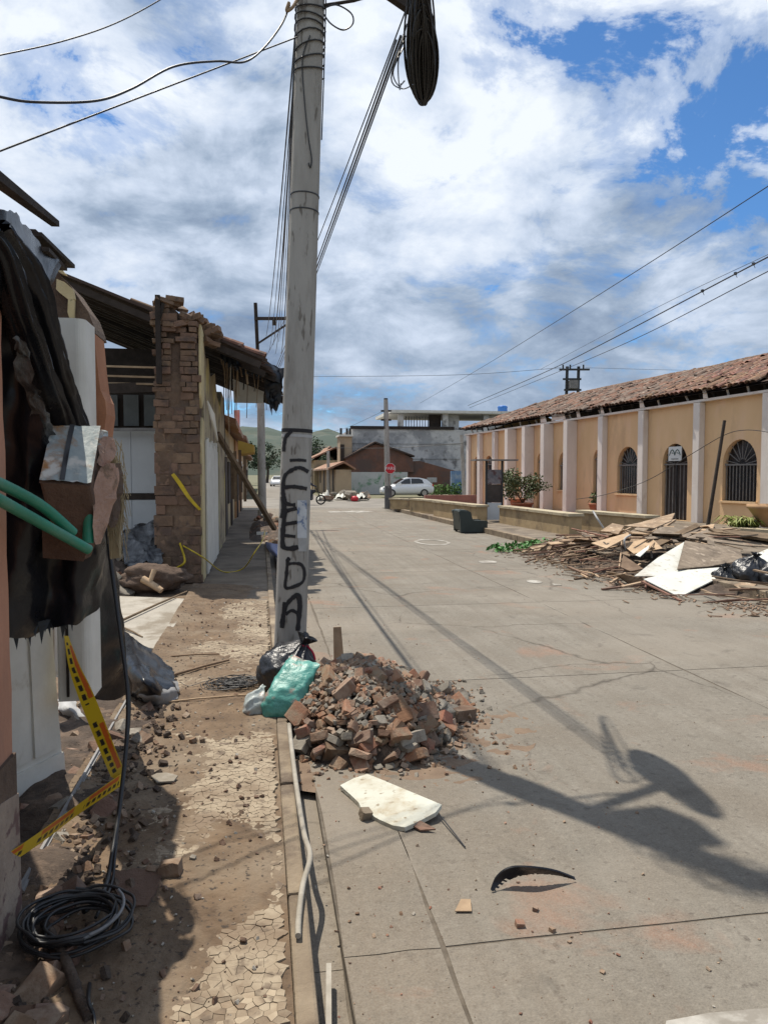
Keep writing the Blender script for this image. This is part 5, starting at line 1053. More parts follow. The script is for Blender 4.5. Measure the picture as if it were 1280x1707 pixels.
def bag(c, rx, ry, rz_, axis, m, lab, name='rubbish_bag', neck=.16, seed=0, pleats=17, ragm=None, tie=None):
    """rubbish bag: sagging body, pleats gathered to a knot, flared mouth"""
    axis = Vector(axis).normalized(); q = axis.to_track_quat('Z', 'Y'); b = MB(); nu, nv = 72, 46
    def fn(u, v):
        ph = u*2*math.pi; th = v*math.pi
        wgt = max(0, (math.cos(th)))**2.2
        pl_ = math.sin(pleats*ph+3*fb(math.cos(ph)*2, math.sin(ph)*2, seed, 1))*.5+.5*math.sin((pleats*.6)*ph+seed)
        r_ = 1 + .16*fb(math.cos(ph)*math.sin(th)*1.4+seed, math.sin(ph)*math.sin(th)*1.4, math.cos(th)*1.4, 1, 4) + .07*pl_*(wgt+.15)
        d = V(math.sin(th)*math.cos(ph), math.sin(th)*math.sin(ph), math.cos(th))
        p_ = V(d.x*rx*r_, d.y*ry*r_, d.z*rz_*r_)
        if v < .16: s_ = (v/.16); p_.x *= .35+.65*s_; p_.y *= .35+.65*s_; p_.z += neck*rz_*(1-s_)
        p_ = q @ p_ + c
        p_ += noise.noise_vector(p_*14)*.008 + noise.noise_vector(p_*32)*.004
        return p_
    b.grid(fn, nu, nv)
    zmin = min(v.z for v in b.v); fl_ = c.z-rz_*.8
    t_ = thing(name, lab, 'rubbish bag', V(c.x, c.y, fl_))
    for v in b.v:
        if v.z < fl_: v.z = fl_+(v.z-fl_)*.12
    b.build('bag', m, t_)
    tip = c + axis*(rz_*(1+neck)); b = MB()
    b.grid(lambda u, v: tip + q @ V(math.cos(u*6.283)*(.012+.05*v*(1+.5*math.sin(u*31))), math.sin(u*6.283)*(.012+.05*v*(1+.5*math.sin(u*25))), -.03+.075*v), 30, 5); b.build('mouth', m, t_)
    if tie:
        b = MB(); b.tube(curve([tip+q @ V(math.cos(i*.7)*.028, math.sin(i*.7)*.028, -.035+.002*i) for i in range(11)] + [tip+V(.05, -.05, -.06), tip+V(.07, -.07, -.12)], 3), .007, 6); b.build('tie', tie, t_)
    return t_
m_bagb = mat('bag_black', (.010, .010, .012), (.018, .018, .02), 6, .32, .5, 22, spec=.6, bdist=.02)
m_bagg = mat('bag_green', (.045, .215, .175), (.09, .30, .255), 14, .38, .5, 20, spec=.5, c3=(.33, .19, .15), c3sc=6, c3t=(.52, .64), bdist=.015)
m_bagw = mat('bag_clear', (.42, .46, .44), (.30, .33, .31), 8, .38, .5, 22, spec=.5, c3=(.28, .17, .12), c3sc=6, c3t=(.56, .66), bdist=.015)
m_redtie = mat('red_tie', (.42, .01, .045), (.36, .01, .03), 5, .5, 0)
bag(at(480, 1118, 5.44), .25, .2, .20, (.42, -.1, .75), m_bagb, 'black rubbish bag with red tie leaning on the pole foot', seed=1, neck=.25, tie=m_redtie)
def pouch(path, wd, th, wdir, m, lab, seed):
    """filled plastic sack with a flat open top"""
    cv = curve(path, 8); k = len(cv); wv = curve([V(x, 0, 0) for x in wd], 8); tv = curve([V(x, 0, 0) for x in th], 8); b = MB(); n = 44; wdir = Vector(wdir).normalized(); vs = []
    for i, p_ in enumerate(cv):
        d = (cv[min(i+1, k-1)]-cv[max(i-1, 0)]).normalized(); t_ = d.cross(wdir).normalized(); w2 = t_.cross(d)
        for j in range(n):
            a_ = j*2*math.pi/n; ca, sa = math.cos(a_), math.sin(a_); q = p_ + w2*(wv[i].x*math.copysign(abs(ca)**.7, ca)) + t_*(tv[i].x*math.copysign(abs(sa)**.8, sa))
            q += noise.noise_vector(q*9+V(seed, 0, 0))*.016 + noise.noise_vector(q*26+V(0, seed, 0))*.009
            e_ = abs(noise.noise(q*18+V(0, 0, seed)))*.018; q += (p_-q).normalized()*e_; q.z = max(q.z, .146)
            vs.append(q)
    b.add(vs, [(i*n+j, i*n+(j+1) % n, (i+1)*n+(j+1) % n, (i+1)*n+j) for i in range(k-1) for j in range(n)], True); b.add(vs[:n], [tuple(range(n))])
    return tag(b.build('rubbish_bag', m), lab, 'rubbish bag')
pouch([at(466, 1203, 4.98), at(472, 1185, 4.98), at(482, 1155, 5.02), at(498, 1120, 5.1), at(510, 1100, 5.16)], [.11, .15, .14, .13, .12], [.05, .09, .085, .045, .006], (1, 0, .28), m_bagg, 'long translucent green plastic bag of rubble beside the black bag', 4)
pouch([at(428, 1198, 5.05), at(427, 1185, 5.05), at(430, 1165, 5.06), at(437, 1150, 5.08), at(442, 1143, 5.1)], [.06, .088, .078, .03, .022], [.05, .075, .06, .025, .006], (1, 0, -.1), m_bagw, 'small clear plastic bag left of the green bag', 7)
# wire tangle left of the bags
b = MB(); c_ = G(395, 1143, .16)
for k in range(26):
    a0 = rh.uniform(0, 6.28); r_ = rh.uniform(.06, .17); o_ = V(rh.uniform(-.1, .1), rh.uniform(-.06, .08), 0)
    b.tube(curve([c_+o_+V(r_*1.2*math.cos(a0+i*.8), r_*.8*math.sin(a0+i*.8), abs(.05*fb(i, k, 0))+.03*rh.random()) for i in range(8)], 4), .0028, 4)
b.tube(curve([c_, c_+V(-.2, .1, .02), c_+V(-.35, .05, .0), c_+V(-.42, .12, .01)], 5), .0025, 4)
tag(b.build('wire_tangle', m_cable), 'tangle of thin black wire on the pavement left of the bags', 'wire')
# white board, its stone, loose things on the street
b = MB(); bp = [G(x, y, z) for x, y, z in ((567, 1309, .03), (590, 1297, .035), (612, 1290, .04), (640, 1301, .045), (690, 1322, .05), (736, 1341, .06), (726, 1354, .05), (700, 1368, .035), (675, 1379, .025), (655, 1376, .02), (632, 1366, .02), (618, 1358, .02), (601, 1345, .02), (598, 1338, .025), (590, 1330, .025))]
cb = sum(bp, Vector())/len(bp); n_ = len(bp); b.add([cb+V(0, 0, .005)]+bp+[p_-V(0, 0, .022) for p_ in bp]+[cb-V(0, 0, .02)], [(0, i+1, (i+1) % n_+1) for i in range(n_)]+[(i+1, (i+1) % n_+1, (i+1) % n_+n_+1, i+n_+1) for i in range(n_)]+[(2*n_+1, i+n_+1, (i+1) % n_+n_+1) for i in range(n_)])
tag(b.build('white_board', mat('foam_board', (.50, .50, .43), (.44, .43, .36), 4, .85, .3, 60, c3=(.33, .27, .18), c3sc=6, c3t=(.5, .7), c4=(.25, .21, .15), c4sc=25, c4t=(.62, .7))), 'broken white ceiling board lying on the street before the heap', 'board')
single('stone', FRAG[1][0], G(609, 1357, .025), (.3, .2, .4), (.055, .05, .05), 'dark stone lying against the white board', 'stone')
b = MB(); b.prism([G(687, 1378, .012), G(700, 1370, .03), (G(726, 1384, .012)), G(700, 1386, .006)], V(0, 0, .008)); tag(b.build('tile_shard', m_fr[1]), 'thin clay shard at the corner of the white board', 'shard')
b = MB(); b.tube([G(728, 1352, .03), G(775, 1412, .008)], .0035, 6); tag(b.build('steel_rod', m_cable), 'thin steel rod sticking out from under the white board', 'rod')
# black rubber strip (torn tyre tread / fan of slats)
b = MB(); cvb = curve([G(818, 1484, .01), G(828, 1462, .05), G(850, 1447, .085), G(885, 1446, .09), G(925, 1452, .06), G(958, 1464, .015)], 8)
cvt = curve([G(824, 1488, .004), G(850, 1470, .015), G(872, 1462, .03), G(900, 1459, .035), G(930, 1461, .025), G(960, 1468, .008)], 8)
n_ = len(cvb)
for i in range(n_-1):
    a0, a1, b0, b1 = cvb[i], cvb[i+1], cvt[i], cvt[i+1]
    g = (.82 if i % 2 else .55) if i < 9 else .86+.1*fb(i*.7, 1, 0)
    b.add([a0, a1, a1.lerp(b1, g), a0.lerp(b0, g), a0+V(0, .006, .004), a1+V(0, .006, .004)], [(0, 1, 2, 3), (0, 1, 5, 4)])
tag(b.build('rubber_strip', m_black), 'curved black rubber strip lying on the open street', 'rubber')
b = MB(); b.prism([G(758, 1520, .006), G(768, 1500, .012), G(784, 1500, .01), (G(786, 1520, .006))], V(0, 0, .004)); tag(b.build('cardboard_scrap', m_woodpale), 'small pale cardboard scrap left of the rubber strip', 'scrap')
for i, (x, y, s_, lab) in enumerate(((866, 1540, .03, 'red brick chip below the rubber strip, the biggest there'), (892, 1515, .022, 'dark brick chip just under the rubber strip'), (920, 1550, .02, 'flat red brick chip right of the biggest chip'), (285, 1447, .075, 'round brown stone at the edge of the wall shadow'), (322, 1234, .035, 'left one of two small dark stones on the pavement'), (337, 1233, .03, 'right one of two small dark stones on the pavement'), (322, 1430, .022, 'pale pebble right of the round brown stone'))):
    single('stone', FRAG[(0, 1, 0, 1, 1, 1, 2)[i]][i], G(x, y, (.0 if y > 1500 and x > 500 else .15)+s_*.3), (.2, .1, i), (s_*1.1, s_, s_*.75), lab, 'stone')
b = MB(); b.prism([G(252, 1296, .165), G(262, 1291, .17), G(278, 1290, .168), G(297, 1295, .17), G(290, 1304, .162), G(262, 1306, .16)], V(0, 0, .008)); tag(b.build('plaster_flake', m_concrete), 'pale plaster flake lying on the dusty pavement', 'plaster')
# long pale pole along the kerb edge
b = MB(); b.tube(curve([G(482, 1208, .2), G(489, 1270, .175), G(497, 1330, .165), G(507, 1390, .163), G(517, 1428, .163), G(505, 1475, .163), G(498, 1530, .163), G(497, 1560, .163)], 6), .0135, 8, r2=.011); tag(b.build('wooden_pole', mat('bleached_wood', (.34, .31, .26), (.24, .215, .175), 9, .9, .4, 40)), 'long bent pale pole lying along the kerb edge', 'pole')
b = MB(); b.beam(G(548, 1612, .02), G(548, 1760, .02), .018, .03); tag(b.build('wooden_batten', MATS['bleached_wood']), 'short pale batten in the gutter at the bottom edge', 'batten')
# sticks and slab on the left pavement and lot
def stick(a, c, r_, m, lab): b = MB(); b.tube([a, a.lerp(c, .5)+V(0, 0, .006), c], r_, 6, r2=r_*.8); return tag(b.build('stick', m), lab, 'stick')
stick(G(285, 1094, .16), G(366, 1090, .165), .008, m_wood, 'thin brown stick on the pavement, the farther of two')
stick(G(290, 1125, .165), G(382, 1100, .17), .012, m_wood, 'thicker brown stick on the pavement, the nearer of two')
stick(G(245, 1174, .16), G(412, 1158, .165), .007, m_woodpale, 'long thin pale strip lying across the pavement')
stick(G(204, 1034, .2), G(312, 986, .19), .014, m_wood, 'long brown stick lying across the pale floor slab')
stick(G(206, 1046, .19), G(238, 1062, .175), .01, m_wood, 'short dark stick on the near corner of the floor slab')
b = MB(); pr = [G(310, 998, .17), G(312, 1008, .17), G(300, 1030, .17), G(285, 1052, .17), G(270, 1075, .17), G(262, 1082, .17), G(240, 1078, .17), G(150, 1075, .17), G(120, 990, .17)]; b.prism(pr, (0, 0, -.05)); tag(b.build('floor_slab', m_concrete), 'pale concrete floor slab left of the pavement', 'floor slab')
b = MB(); b.bb(-6.5, -.97, -4, 13.5, -.04, .122); kind(b.build('lot_ground', m_dirt), 'structure')
# rubble inside the lot
b = MB()
def lotf(u, v):
    x, y = -4.5+3.4*u, 10.0+3.4*v; h = .62*max(0, 1-((x+2.6)/1.5)**2)*max(0, 1-((y-11.9)/1.6)**2)
    return V(x, y, .11+h+.05*fb(x, y, 0, 4)*(h > 0))
b.grid(lotf, 40, 40); kind(b.build('rubble_dirt', m_mud), 'stuff')
LBL = 'broken piece in the rubble behind the pale floor slab'
for k in range(46):
    x, y = rh.uniform(-3.2, -1.5), rh.uniform(10.2, 12.4); h = .62*max(0, 1-((x+2.6)/1.5)**2)*max(0, 1-((y-11.9)/1.6)**2); s_ = rh.uniform(.12, .34)
    tag(inst('rubble_piece', rh.choice(FRAG[rh.choice((1, 2, 2, 0))]), (x, y, .15+h), (rh.uniform(-.8, .8), rh.uniform(-.8, .8), rh.uniform(0, 6)), (s_, s_*.6, s_*.4)), LBL, 'rubble', 'rubble in the open lot')
b = drape([[at(205, 888, 11.6), at(235, 872, 11.8), at(262, 874, 11.9), at(272, 880, 11.9)], [at(205, 905, 11.3), at(232, 890, 11.5), at(262, 888, 11.6), at(272, 892, 11.6)], [at(205, 930, 11.0), at(230, 915, 11.2), at(258, 912, 11.3), at(272, 915, 11.3)], [at(210, 945, 10.8), at(235, 940, 10.9), at(258, 940, 11), at(270, 938, 11)]], 8, 8, .09, 5, 21)
tag(b.build('plastic_sheet', m_clear), 'shiny crumpled plastic on the rubble beside the brick wall end', 'plastic sheet')
b = MB(); c_ = at(254, 964, 10.55)
b.grid(lambda u, v: (lambda d: c_+V(d.x*.46, d.y*.3, d.z*.2)*(1+.28*fb(d.x*1.7, d.y*1.7, d.z*1.7+4, 1, 5)))(V(math.sin(v*math.pi)*math.cos(u*6.2832), math.sin(v*math.pi)*math.sin(u*6.2832), math.cos(v*math.pi))), 48, 26)
tag(b.build('adobe_lump', m_adobe_core), 'long fallen adobe lump in front of the brick wall end', 'rubble')
stick(at(238, 965, 10.2), at(270, 985, 10.1), .05, m_woodpale, 'stubby wooden log lying against the fallen adobe lump'); stick(at(258, 950, 10.2), at(250, 972, 10.15), .035, m_woodpale, 'short upright wooden peg beside the stubby log')
# shady rubble and litter under the peach wall
b = MB(); b.grid(lambda u, v: (lambda x, y: V(x, y, .135+.075*max(0, 1-((x+1.05)/.42)**2)*(.6+.6*fb(x, y, 6, 3, 4))-.02*(u > .97)))(-1.6+1.05*u, 1.5+4.3*v), 50, 170); kind(b.build('rubble_dirt', m_mud), 'stuff')
for (a_, c_, n_) in (((-.9, 2.2), .22, 60), ((-1.1, 4.2), .5, 90)):
    b = MB(); bv_ = [v.co.copy() for v in CR[1].vertices]; bf_ = [tuple(p_.vertices) for p_ in CR[1].polygons]
    for k in range(n_*4):
        x, y = -.78+rh.gauss(0, .12), rh.uniform(1.8, 5.2); s_ = rh.uniform(.008, .035); M_ = Matrix.Translation((x, y, .165)) @ Euler((rh.uniform(-1, 1), rh.uniform(-1, 1), rh.uniform(0, 6))).to_matrix().to_4x4() @ Matrix.Diagonal((s_*1.4, s_, s_*.7, 1)); b.add([M_ @ v for v in bv_], bf_)
    kind(b.build('brick_crumbs', m_fr[1] if n_ == 60 else m_mud), 'stuff')
LBS = 'lump of rubble in the shade at the foot of the peach wall'
for k in range(90):
    y = rh.uniform(2.0, 5.4); x = rh.uniform(-1.5, -.7) if y > 2.9 else rh.uniform(-.84, -.6); s_ = rh.uniform(.025, .10)
    tag(inst('rubble_lump', rh.choice(FRAG[rh.choice((1, 1, 2))]), (x, y, .15+s_*.15), (rh.uniform(-.6, .6), rh.uniform(-.6, .6), rh.uniform(0, 6)), (s_*1.3, s_, s_*.6)), LBS, 'rubble', 'rubble along the peach wall')
b = drape([[G(98, 1165, .2), G(112, 1160, .22), G(126, 1166, .2)], [G(98, 1182, .2), G(114, 1180, .24), G(130, 1180, .2)], [G(108, 1192, .17), G(125, 1196, .18), G(148, 1200, .17)]], 6, 6, .01, 18, 5); tag(b.build('crumpled_paper', m_paper), 'pale crumpled paper in the shade behind the white door', 'paper')
# =================================================================== timber and board heap on the right
m_ply = mat('old_plywood', (.32, .23, .15), (.22, .155, .10), 6, .9, .4, 40, rnd=.25, c3=(.15, .105, .07), c3sc=4, c3t=(.48, .66), c4=(.40, .32, .23), c4sc=9, c4t=(.58, .7))
m_plyd = mat('grey_plywood', (.24, .19, .14), (.16, .125, .092), 6, .9, .4, 40, rnd=.2, c3=(.11, .085, .063), c3sc=4, c3t=(.48, .66), c4=(.32, .26, .2), c4sc=9, c4t=(.58, .7))
m_sheet = mat('white_sheet', (.56, .56, .51), (.50, .50, .45), 2, .7, .1, 40, c3=(.36, .31, .24), c3sc=2.4, c3t=(.52, .72), c4=(.30, .26, .2), c4sc=12, c4t=(.62, .72))
m_stick = [mat('stick_brown', (.20, .125, .085), (.13, .08, .055), 9, .9, .3, 40, rnd=.3, hue=.01), mat('stick_pale', (.36, .26, .17), (.26, .18, .115), 9, .9, .3, 40, rnd=.25), mat('stick_red', (.20, .10, .07), (.13, .07, .05), 9, .9, .3, 40, rnd=.25)]
r8 = random.Random(77)
def pile_h(x, y):
    cx = 8.0 - .02*(y-12); d = ((x-cx)/2.4)**2 + ((y-12.6)/4.6)**2
    return .50*max(0, 1-d)**.9
b = MB()
def pf(u, v):
    x, y = 5.2+u*5, 7.6+v*9.6; h = pile_h(x, y); g = .145 if x > kx(y)+.02 else 0.0
    return V(x, y, max(g-.01, h*.5-.05+.05*fb(x, y, 1, 3, 4)) if h > .02 else -.1)
b.grid(pf, 70, 120); kind(b.build('rubble_dirt', m_mud), 'stuff')
def zpile(x, y): return max(pile_h(x, y), .145 if x > kx(y) else 0.0)
LS = 'loose stick lying in the timber heap in front of the arched building'
for k in range(250):
    while True:
        x, y = r8.uniform(5.3, 9.6), r8.uniform(8.2, 16.9)
        if ((x-7.75)/2.5)**2+((y-12.5)/4.7)**2 < 1 and not (5.9 < x < 9.2 and 9.6 < y < 12.4): break
    L = r8.uniform(.35, 2.0)*(.6 if x < 6.2 else 1); a_ = r8.gauss(.2, .8) if r8.random() < .6 else r8.uniform(0, 3.14); tl_ = r8.gauss(0, .13); z_ = zpile(x, y)+r8.uniform(.01, .10)
    d = V(math.cos(a_)*math.cos(tl_), math.sin(a_)*math.cos(tl_), math.sin(tl_))*(L/2); c_ = V(x, y, z_)
    e0, e1 = c_-d, c_+d
    for e in (e0, e1): e.z = max(e.z, zpile(e.x, e.y)+.015) if r8.random() < .9 else e.z
    b = MB(); rr_ = r8.uniform(.008, .024)
    if r8.random() < .55: b.tube([e0, e0.lerp(e1, .4)+V(r8.uniform(-.03, .03), r8.uniform(-.03, .03), r8.uniform(0, .03)), e1], rr_, 5, r2=rr_*.7)
    else: b.beam(e0, e1, rr_*r8.uniform(1.6, 3.4), rr_*1.3)
    tag(b.build('stick', m_stick[r8.choice((0, 0, 1, 1, 2))]), LS, 'stick', 'loose sticks in the timber heap')
LP = 'tan plywood piece lying on the back of the timber heap'
for k in range(22):
    x, y = r8.uniform(6.3, 9.3), r8.uniform(12.4, 16.0); z_ = zpile(x, y)+r8.uniform(.06, .2); b = MB(); M_ = Euler((r8.gauss(-.1, .25), r8.gauss(0, .25), r8.uniform(0, 3.14))).to_matrix().to_4x4()
    b.box((x, y, z_), (r8.uniform(.4, 1.0), r8.uniform(.25, .5), .015), M_, j=.03); tag(b.build('plywood_piece', r8.choice((m_ply, m_ply, m_woodpale, m_plyd))), LP, 'board', 'plywood pieces in the timber heap')
LB = 'broken plank lying in the timber heap in front of the arched building'
for k in range(48):
    x, y = r8.gauss(7.5, .9), r8.uniform(12.3, 15.8); z_ = zpile(x, y)+r8.uniform(.03, .14); a_ = r8.gauss(.15, .7); tl_ = r8.gauss(0, .14); L = r8.uniform(.6, 1.7)
    d = V(math.cos(a_)*math.cos(tl_), math.sin(a_)*math.cos(tl_), math.sin(tl_))*(L/2); e0, e1 = V(x, y, z_)-d, V(x, y, z_)+d
    for e in (e0, e1): e.z = max(e.z, zpile(e.x, e.y)+.03)
    b = MB(); b.beam(e0, e1, r8.uniform(.07, .18), .022, up=(r8.uniform(-.4, .4), r8.uniform(-.5, .1), 1)); tag(b.build('plank', r8.choice((m_wood, m_woodpale, m_ply, m_plyd))), LB, 'plank', 'broken planks in the timber heap')
def panel(pts, th, m, lab, name='panel'):
    b = MB(); pp_ = [at(p_[0], p_[1], p_[2]*.955) for p_ in pts]; c_ = sum(pp_, Vector())/len(pp_); n_ = (pp_[1]-pp_[0]).cross(pp_[2]-pp_[0]).normalized()
    if n_.z < 0: n_ = -n_
    k_ = len(pp_); lo = [p_-n_*th for p_ in pp_]
    b.add([c_]+pp_+lo+[c_-n_*th], [(0, i+1, (i+1) % k_+1) for i in range(k_)]+[(i+1, (i+1) % k_+1, (i+1) % k_+k_+1, i+k_+1) for i in range(k_)]+[(2*k_+1, i+k_+1, (i+1) % k_+k_+1) for i in range(k_)])
    return tag(b.build(name, m), lab, 'board')
panel(((1057, 960, 11.2), (1095, 930, 11.9), (1140, 903, 12.6), (1128, 948, 11.5), (1134, 960, 11.2)), .015, m_sheet, 'white sheet board, the left flap of the big folded one', 'white_sheet')
panel(((1072, 965, 11.0), (1130, 951, 11.4), (1236, 943, 11.3), (1132, 995, 10.3)), .015, m_sheet, 'white sheet board, the long pointed flap at the front of the timber heap', 'white_sheet')
panel(((1128, 948, 11.35), (1141, 901, 12.5), (1233, 917, 12.2), (1238, 934, 11.7), (1180, 944, 11.5)), .02, m_plyd, 'grey-brown plywood lying on top of the folded white sheet', 'plywood_sheet')
panel(((1232, 936, 11.8), (1278, 915, 12.4), (1310, 920, 12.2), (1272, 940, 11.5)), .015, m_sheet, 'white sheet board piece at the right edge behind the black bags', 'white_sheet')
panel(((1143, 896, 12.9), (1175, 884, 13.4), (1330, 900, 13.0), (1340, 914, 12.4), (1240, 909, 12.5)), .02, m_plyd, 'long grey-brown plywood board at the back right of the heap', 'plywood_sheet')
panel(((1038, 876, 14.4), (1062, 872, 14.7), (1124, 855, 14.9), (1118, 868, 14.3), (1090, 880, 13.9)), .02, m_ply, 'light plywood board crowning the timber heap', 'plywood_sheet')
panel(((1080, 893, 13.4), (1100, 878, 13.8), (1170, 880, 13.6), (1140, 898, 13.0)), .02, m_plyd, 'brown plywood board below the crowning one', 'plywood_sheet')
panel(((985, 905, 13.2), (1046, 888, 13.6), (1050, 893, 13.4), (1010, 914, 12.8)), .02, m_woodpale, 'long pale split board in the middle of the timber heap', 'split_board')
panel(((1000, 885, 14.2), (1020, 872, 14.6), (1040, 876, 14.4), (1030, 890, 13.9)), .02, m_ply, 'square plywood offcut at the back of the timber heap', 'plywood_sheet')
panel(((1034, 945, 11.9), (1038, 925, 12.2), (1072, 948, 11.7), (1050, 952, 11.6)), .02, m_wood, 'dark bent board standing left of the white sheet', 'bent_board')
panel(((1058, 925, 12.4), (1082, 908, 12.7), (1080, 915, 12.5), (1066, 928, 12.2)), .012, m_sheet, 'small white board splinter left of the white sheet', 'white_sheet')
panel(((1330, 905, 12.2), (1190, 886, 13.2), (1180, 880, 13.4), (1330, 893, 12.9)), .05, m_wood, 'heavy brown beam along the back right of the heap', 'beam')
panel(((1085, 905, 13.0), (1160, 872, 13.7), (1166, 877, 13.6), (1095, 911, 12.8)), .05, m_wood, 'heavy brown beam slanting up at the heap centre', 'beam')
b = MB()
for k in range(9): b.tube(curve([at(1010+k*3, 953+k*1.2, 11.2), at(1060, 962+k*2.4, 10.8), at(1100, 975+k*2.6, 10.5), at(1120+k*3, 988+k*2, 10.3)], 5), .011, 5)
tag(b.build('bundle_of_laths', m_stick[1]), 'bundle of thin curved laths under the front of the white sheet', 'laths')
for x0, y0, x1, y1, x2, y2, lab in ((1043, 918, 1040, 900, 1050, 892, 'curved pale pipe hoop in the timber heap'), (1086, 930, 1084, 905, 1092, 895, 'upright bent pale pipe left of the white sheet'), (1005, 880, 996, 866, 988, 852, 'pale stick poking up at the back left of the heap')):
    b = MB(); b.tube(curve([at(x0, y0, 12.6), at(x1, y1, 12.6), at(x2, y2, 12.8)], 6), .018, 7); tag(b.build('bent_pipe', m_paper), lab, 'pipe')
bag(at(1250, 958, 10.3), .36, .3, .26, (.1, -.2, .9), m_bagb, 'black rubbish bag at the right edge below the white board', seed=11)
bag(at(1212, 966, 10.4), .25, .22, .18, (-.3, -.2, .8), m_bagb, 'smaller black rubbish bag between the white sheet and the bigger bag', seed=13)
bag(at(1296, 962, 10.0), .3, .28, .24, (.1, -.2, .9), m_bagb, 'black rubbish bag half cut by the right frame edge', seed=15)
b = drape([[at(1262, 972, 10.1), at(1285, 966, 10.2), at(1310, 968, 10.2)], [at(1260, 985, 9.8), at(1285, 985, 9.9), at(1312, 988, 9.9)]], 6, 6, .03, 9, 4); tag(b.build('green_netting', mat('green_net', (.10, .24, .17), (.06, .15, .11), 20, .8, .3)), 'scrap of green netting at the right edge', 'netting')
panel(((1222, 975, 10.2), (1240, 968, 10.3), (1262, 972, 10.2), (1244, 988, 10.0)), .02, m_ply, 'small orange-brown board before the black bags', 'board')
b = MB(); b.tube(curve([at(1195, 990, 9.9), at(1230, 1000, 9.7), at(1280, 1008, 9.6), at(1330, 1010, 9.4)], 6), .02, 6); tag(b.build('long_branch', m_stick[0]), 'long brown branch along the front right foot of the heap', 'branch')
b = MB(); b.lathe(at(1175, 994, 10.1), [(.001, -.06), (.08, -.05), (.1, .02), (.05, .07), (.001, .08)], 10)
for v in b.v: v += noise.noise_vector(v*18)*.03
tag(b.build('crumpled_rag', m_sheet), 'small crumpled white rag at the tip of the white sheet', 'rag')
# green cuttings
m_fresh = mat('fresh_leaf', (.05, .19, .03), (.04, .13, .02), 5, .6, 0, spec=.4)
for (x, y, n_, lab) in ((848, 913, 240, 'clump of fresh green cuttings at the left foot of the heap'), (900, 908, 200, 'clump of green cuttings a little further into the heap')):
    b = MB(); q = G(x, y, .08); leaf_cloud(b, q, .5, .45, .12, n_, .11, r8); kind(b.build('green_cuttings', m_fresh), 'stuff')
m_chip = mat('wood_chips', (.22, .15, .10), (.14, .09, .06), 30, .95, .2, 40)
b = MB()
for k in range(900):
    y = r8.uniform(8.2, 17.2); x = 5.55-.03*(y-12)+r8.gauss(.25, .35)+1.1*abs(y-12.4)/5*.5; L = r8.uniform(.03, .16); a_ = r8.uniform(0, 3.14); z_ = zpile(x, y)+.008
    if x > 5.95 and 9.3 < y < 12.4: continue
    d = V(math.cos(a_), math.sin(a_), 0)*L/2; b.beam(V(x, y, z_)-d, V(x, y, z_+r8.uniform(0, .02))+d, r8.uniform(.008, .03), .008)
kind(b.build('wood_chips', m_chip), 'stuff')
# flat pale puddle-like plaster spots on the street left of the heap
for x, y, r_, lab in ((812, 937, .18, 'white plaster smear on the street left of the timber heap'), (890, 970, .12, 'small white plaster smear before the timber heap'), (928, 975, .07, 'tiny white plaster spot before the timber heap')):
    p_ = G(x, y); b = MB(); b.prism([p_+V(r_*math.cos(i*.52)*(1+.35*fb(i, x, 0)), 1.4*r_*math.sin(i*.52)*(1+.35*fb(i, y, 2)), .004) for i in range(12)], (0, 0, .003)); tag(b.build('plaster_smear', m_paint), lab, 'plaster')
# =================================================================== armchair
m_chair = mat('dark_green_leatherette', (.022, .032, .029), (.03, .04, .037), 4, .5, .2, 30, spec=.4)
ac = thing('armchair', 'dark green armchair standing sideways at the kerb', 'armchair', G(784, 887, 0)); p_ = ORG[ac]
def cp(x, y, z): return p_ + V(x, y, z)
sidep = [(-.48, .04), (-.50, .60), (-.56, .98), (-.50, 1.02), (-.2, .99), (-.13, .95), (-.06, .62), (.0, .6), (.44, .58), (.47, .55), (.46, .04)]
SCL = .78
for sy, nm in ((-.42, 'arm'), (.30, 'arm')):
    b = MB(); b.prism([cp(x*SCL*1.1, sy, z*SCL*(.80 if -.1 < x else .84)) for x, z in sidep], (0, .13, 0)); bevel(b.build(nm, m_chair, ac), .03, 2)
b = MB(); b.prism([cp(x*SCL*1.1, -.285, z*SCL*.86) for x, z in ((-.47, .1), (-.54, .98), (-.48, 1.03), (-.2, 1.0), (-.14, .95), (-.1, .1))], (0, .58, 0)); bevel(b.build('backrest', m_chair, ac), .03, 2)
b = MB(); b.bb(p_.x-.08, p_.x+.38, p_.y-.285, p_.y+.295, .05, .34); bevel(b.build('seat', m_chair, ac), .03, 2)
for x in (-.34, .33):
    for y in (-.36, .36): b = MB(); b.bb(p_.x+x-.025, p_.x+x+.025, p_.y+y-.025, p_.y+y+.025, 0, .05); b.build('foot', m_dark, ac)
# =================================================================== beyond the crossing
m_grey = mat('grey_render', (.36, .36, .355), (.25, .25, .25), .5, .92, .2, 8, c3=(.50, .49, .47), c3sc=.6, c3t=(.44, .56), c4=(.17, .165, .16), c4sc=1.2, c4t=(.58, .7))
m_brickw = mat('far_brick', (.17, .085, .06), (.12, .065, .048), 1.2, .95, .2, 20, c3=(.10, .07, .06), c3sc=.5)
m_graf = mat('painted_wall', (.50, .50, .47), (.42, .42, .40), .8, .9, .1, 20, c3=(.13, .26, .15), c3sc=.55, c3t=(.53, .6), c4=(.42, .16, .12), c4sc=.8, c4t=(.64, .7))
m_blue = mat('blue_wall', (.10, .19, .33), (.18, .25, .36), .9, .9, .1, 20, c3=(.38, .40, .42), c3sc=.7)
m_tan = mat('tan_wall', (.42, .32, .21), (.34, .26, .17), .6, .92, .1, 20, c3=(.28, .22, .16), c3sc=.6)
m_tan2 = mat('cream_wall', (.50, .40, .24), (.42, .33, .19), .6, .92, .1, 20, c3=(.30, .24, .16), c3sc=.6)
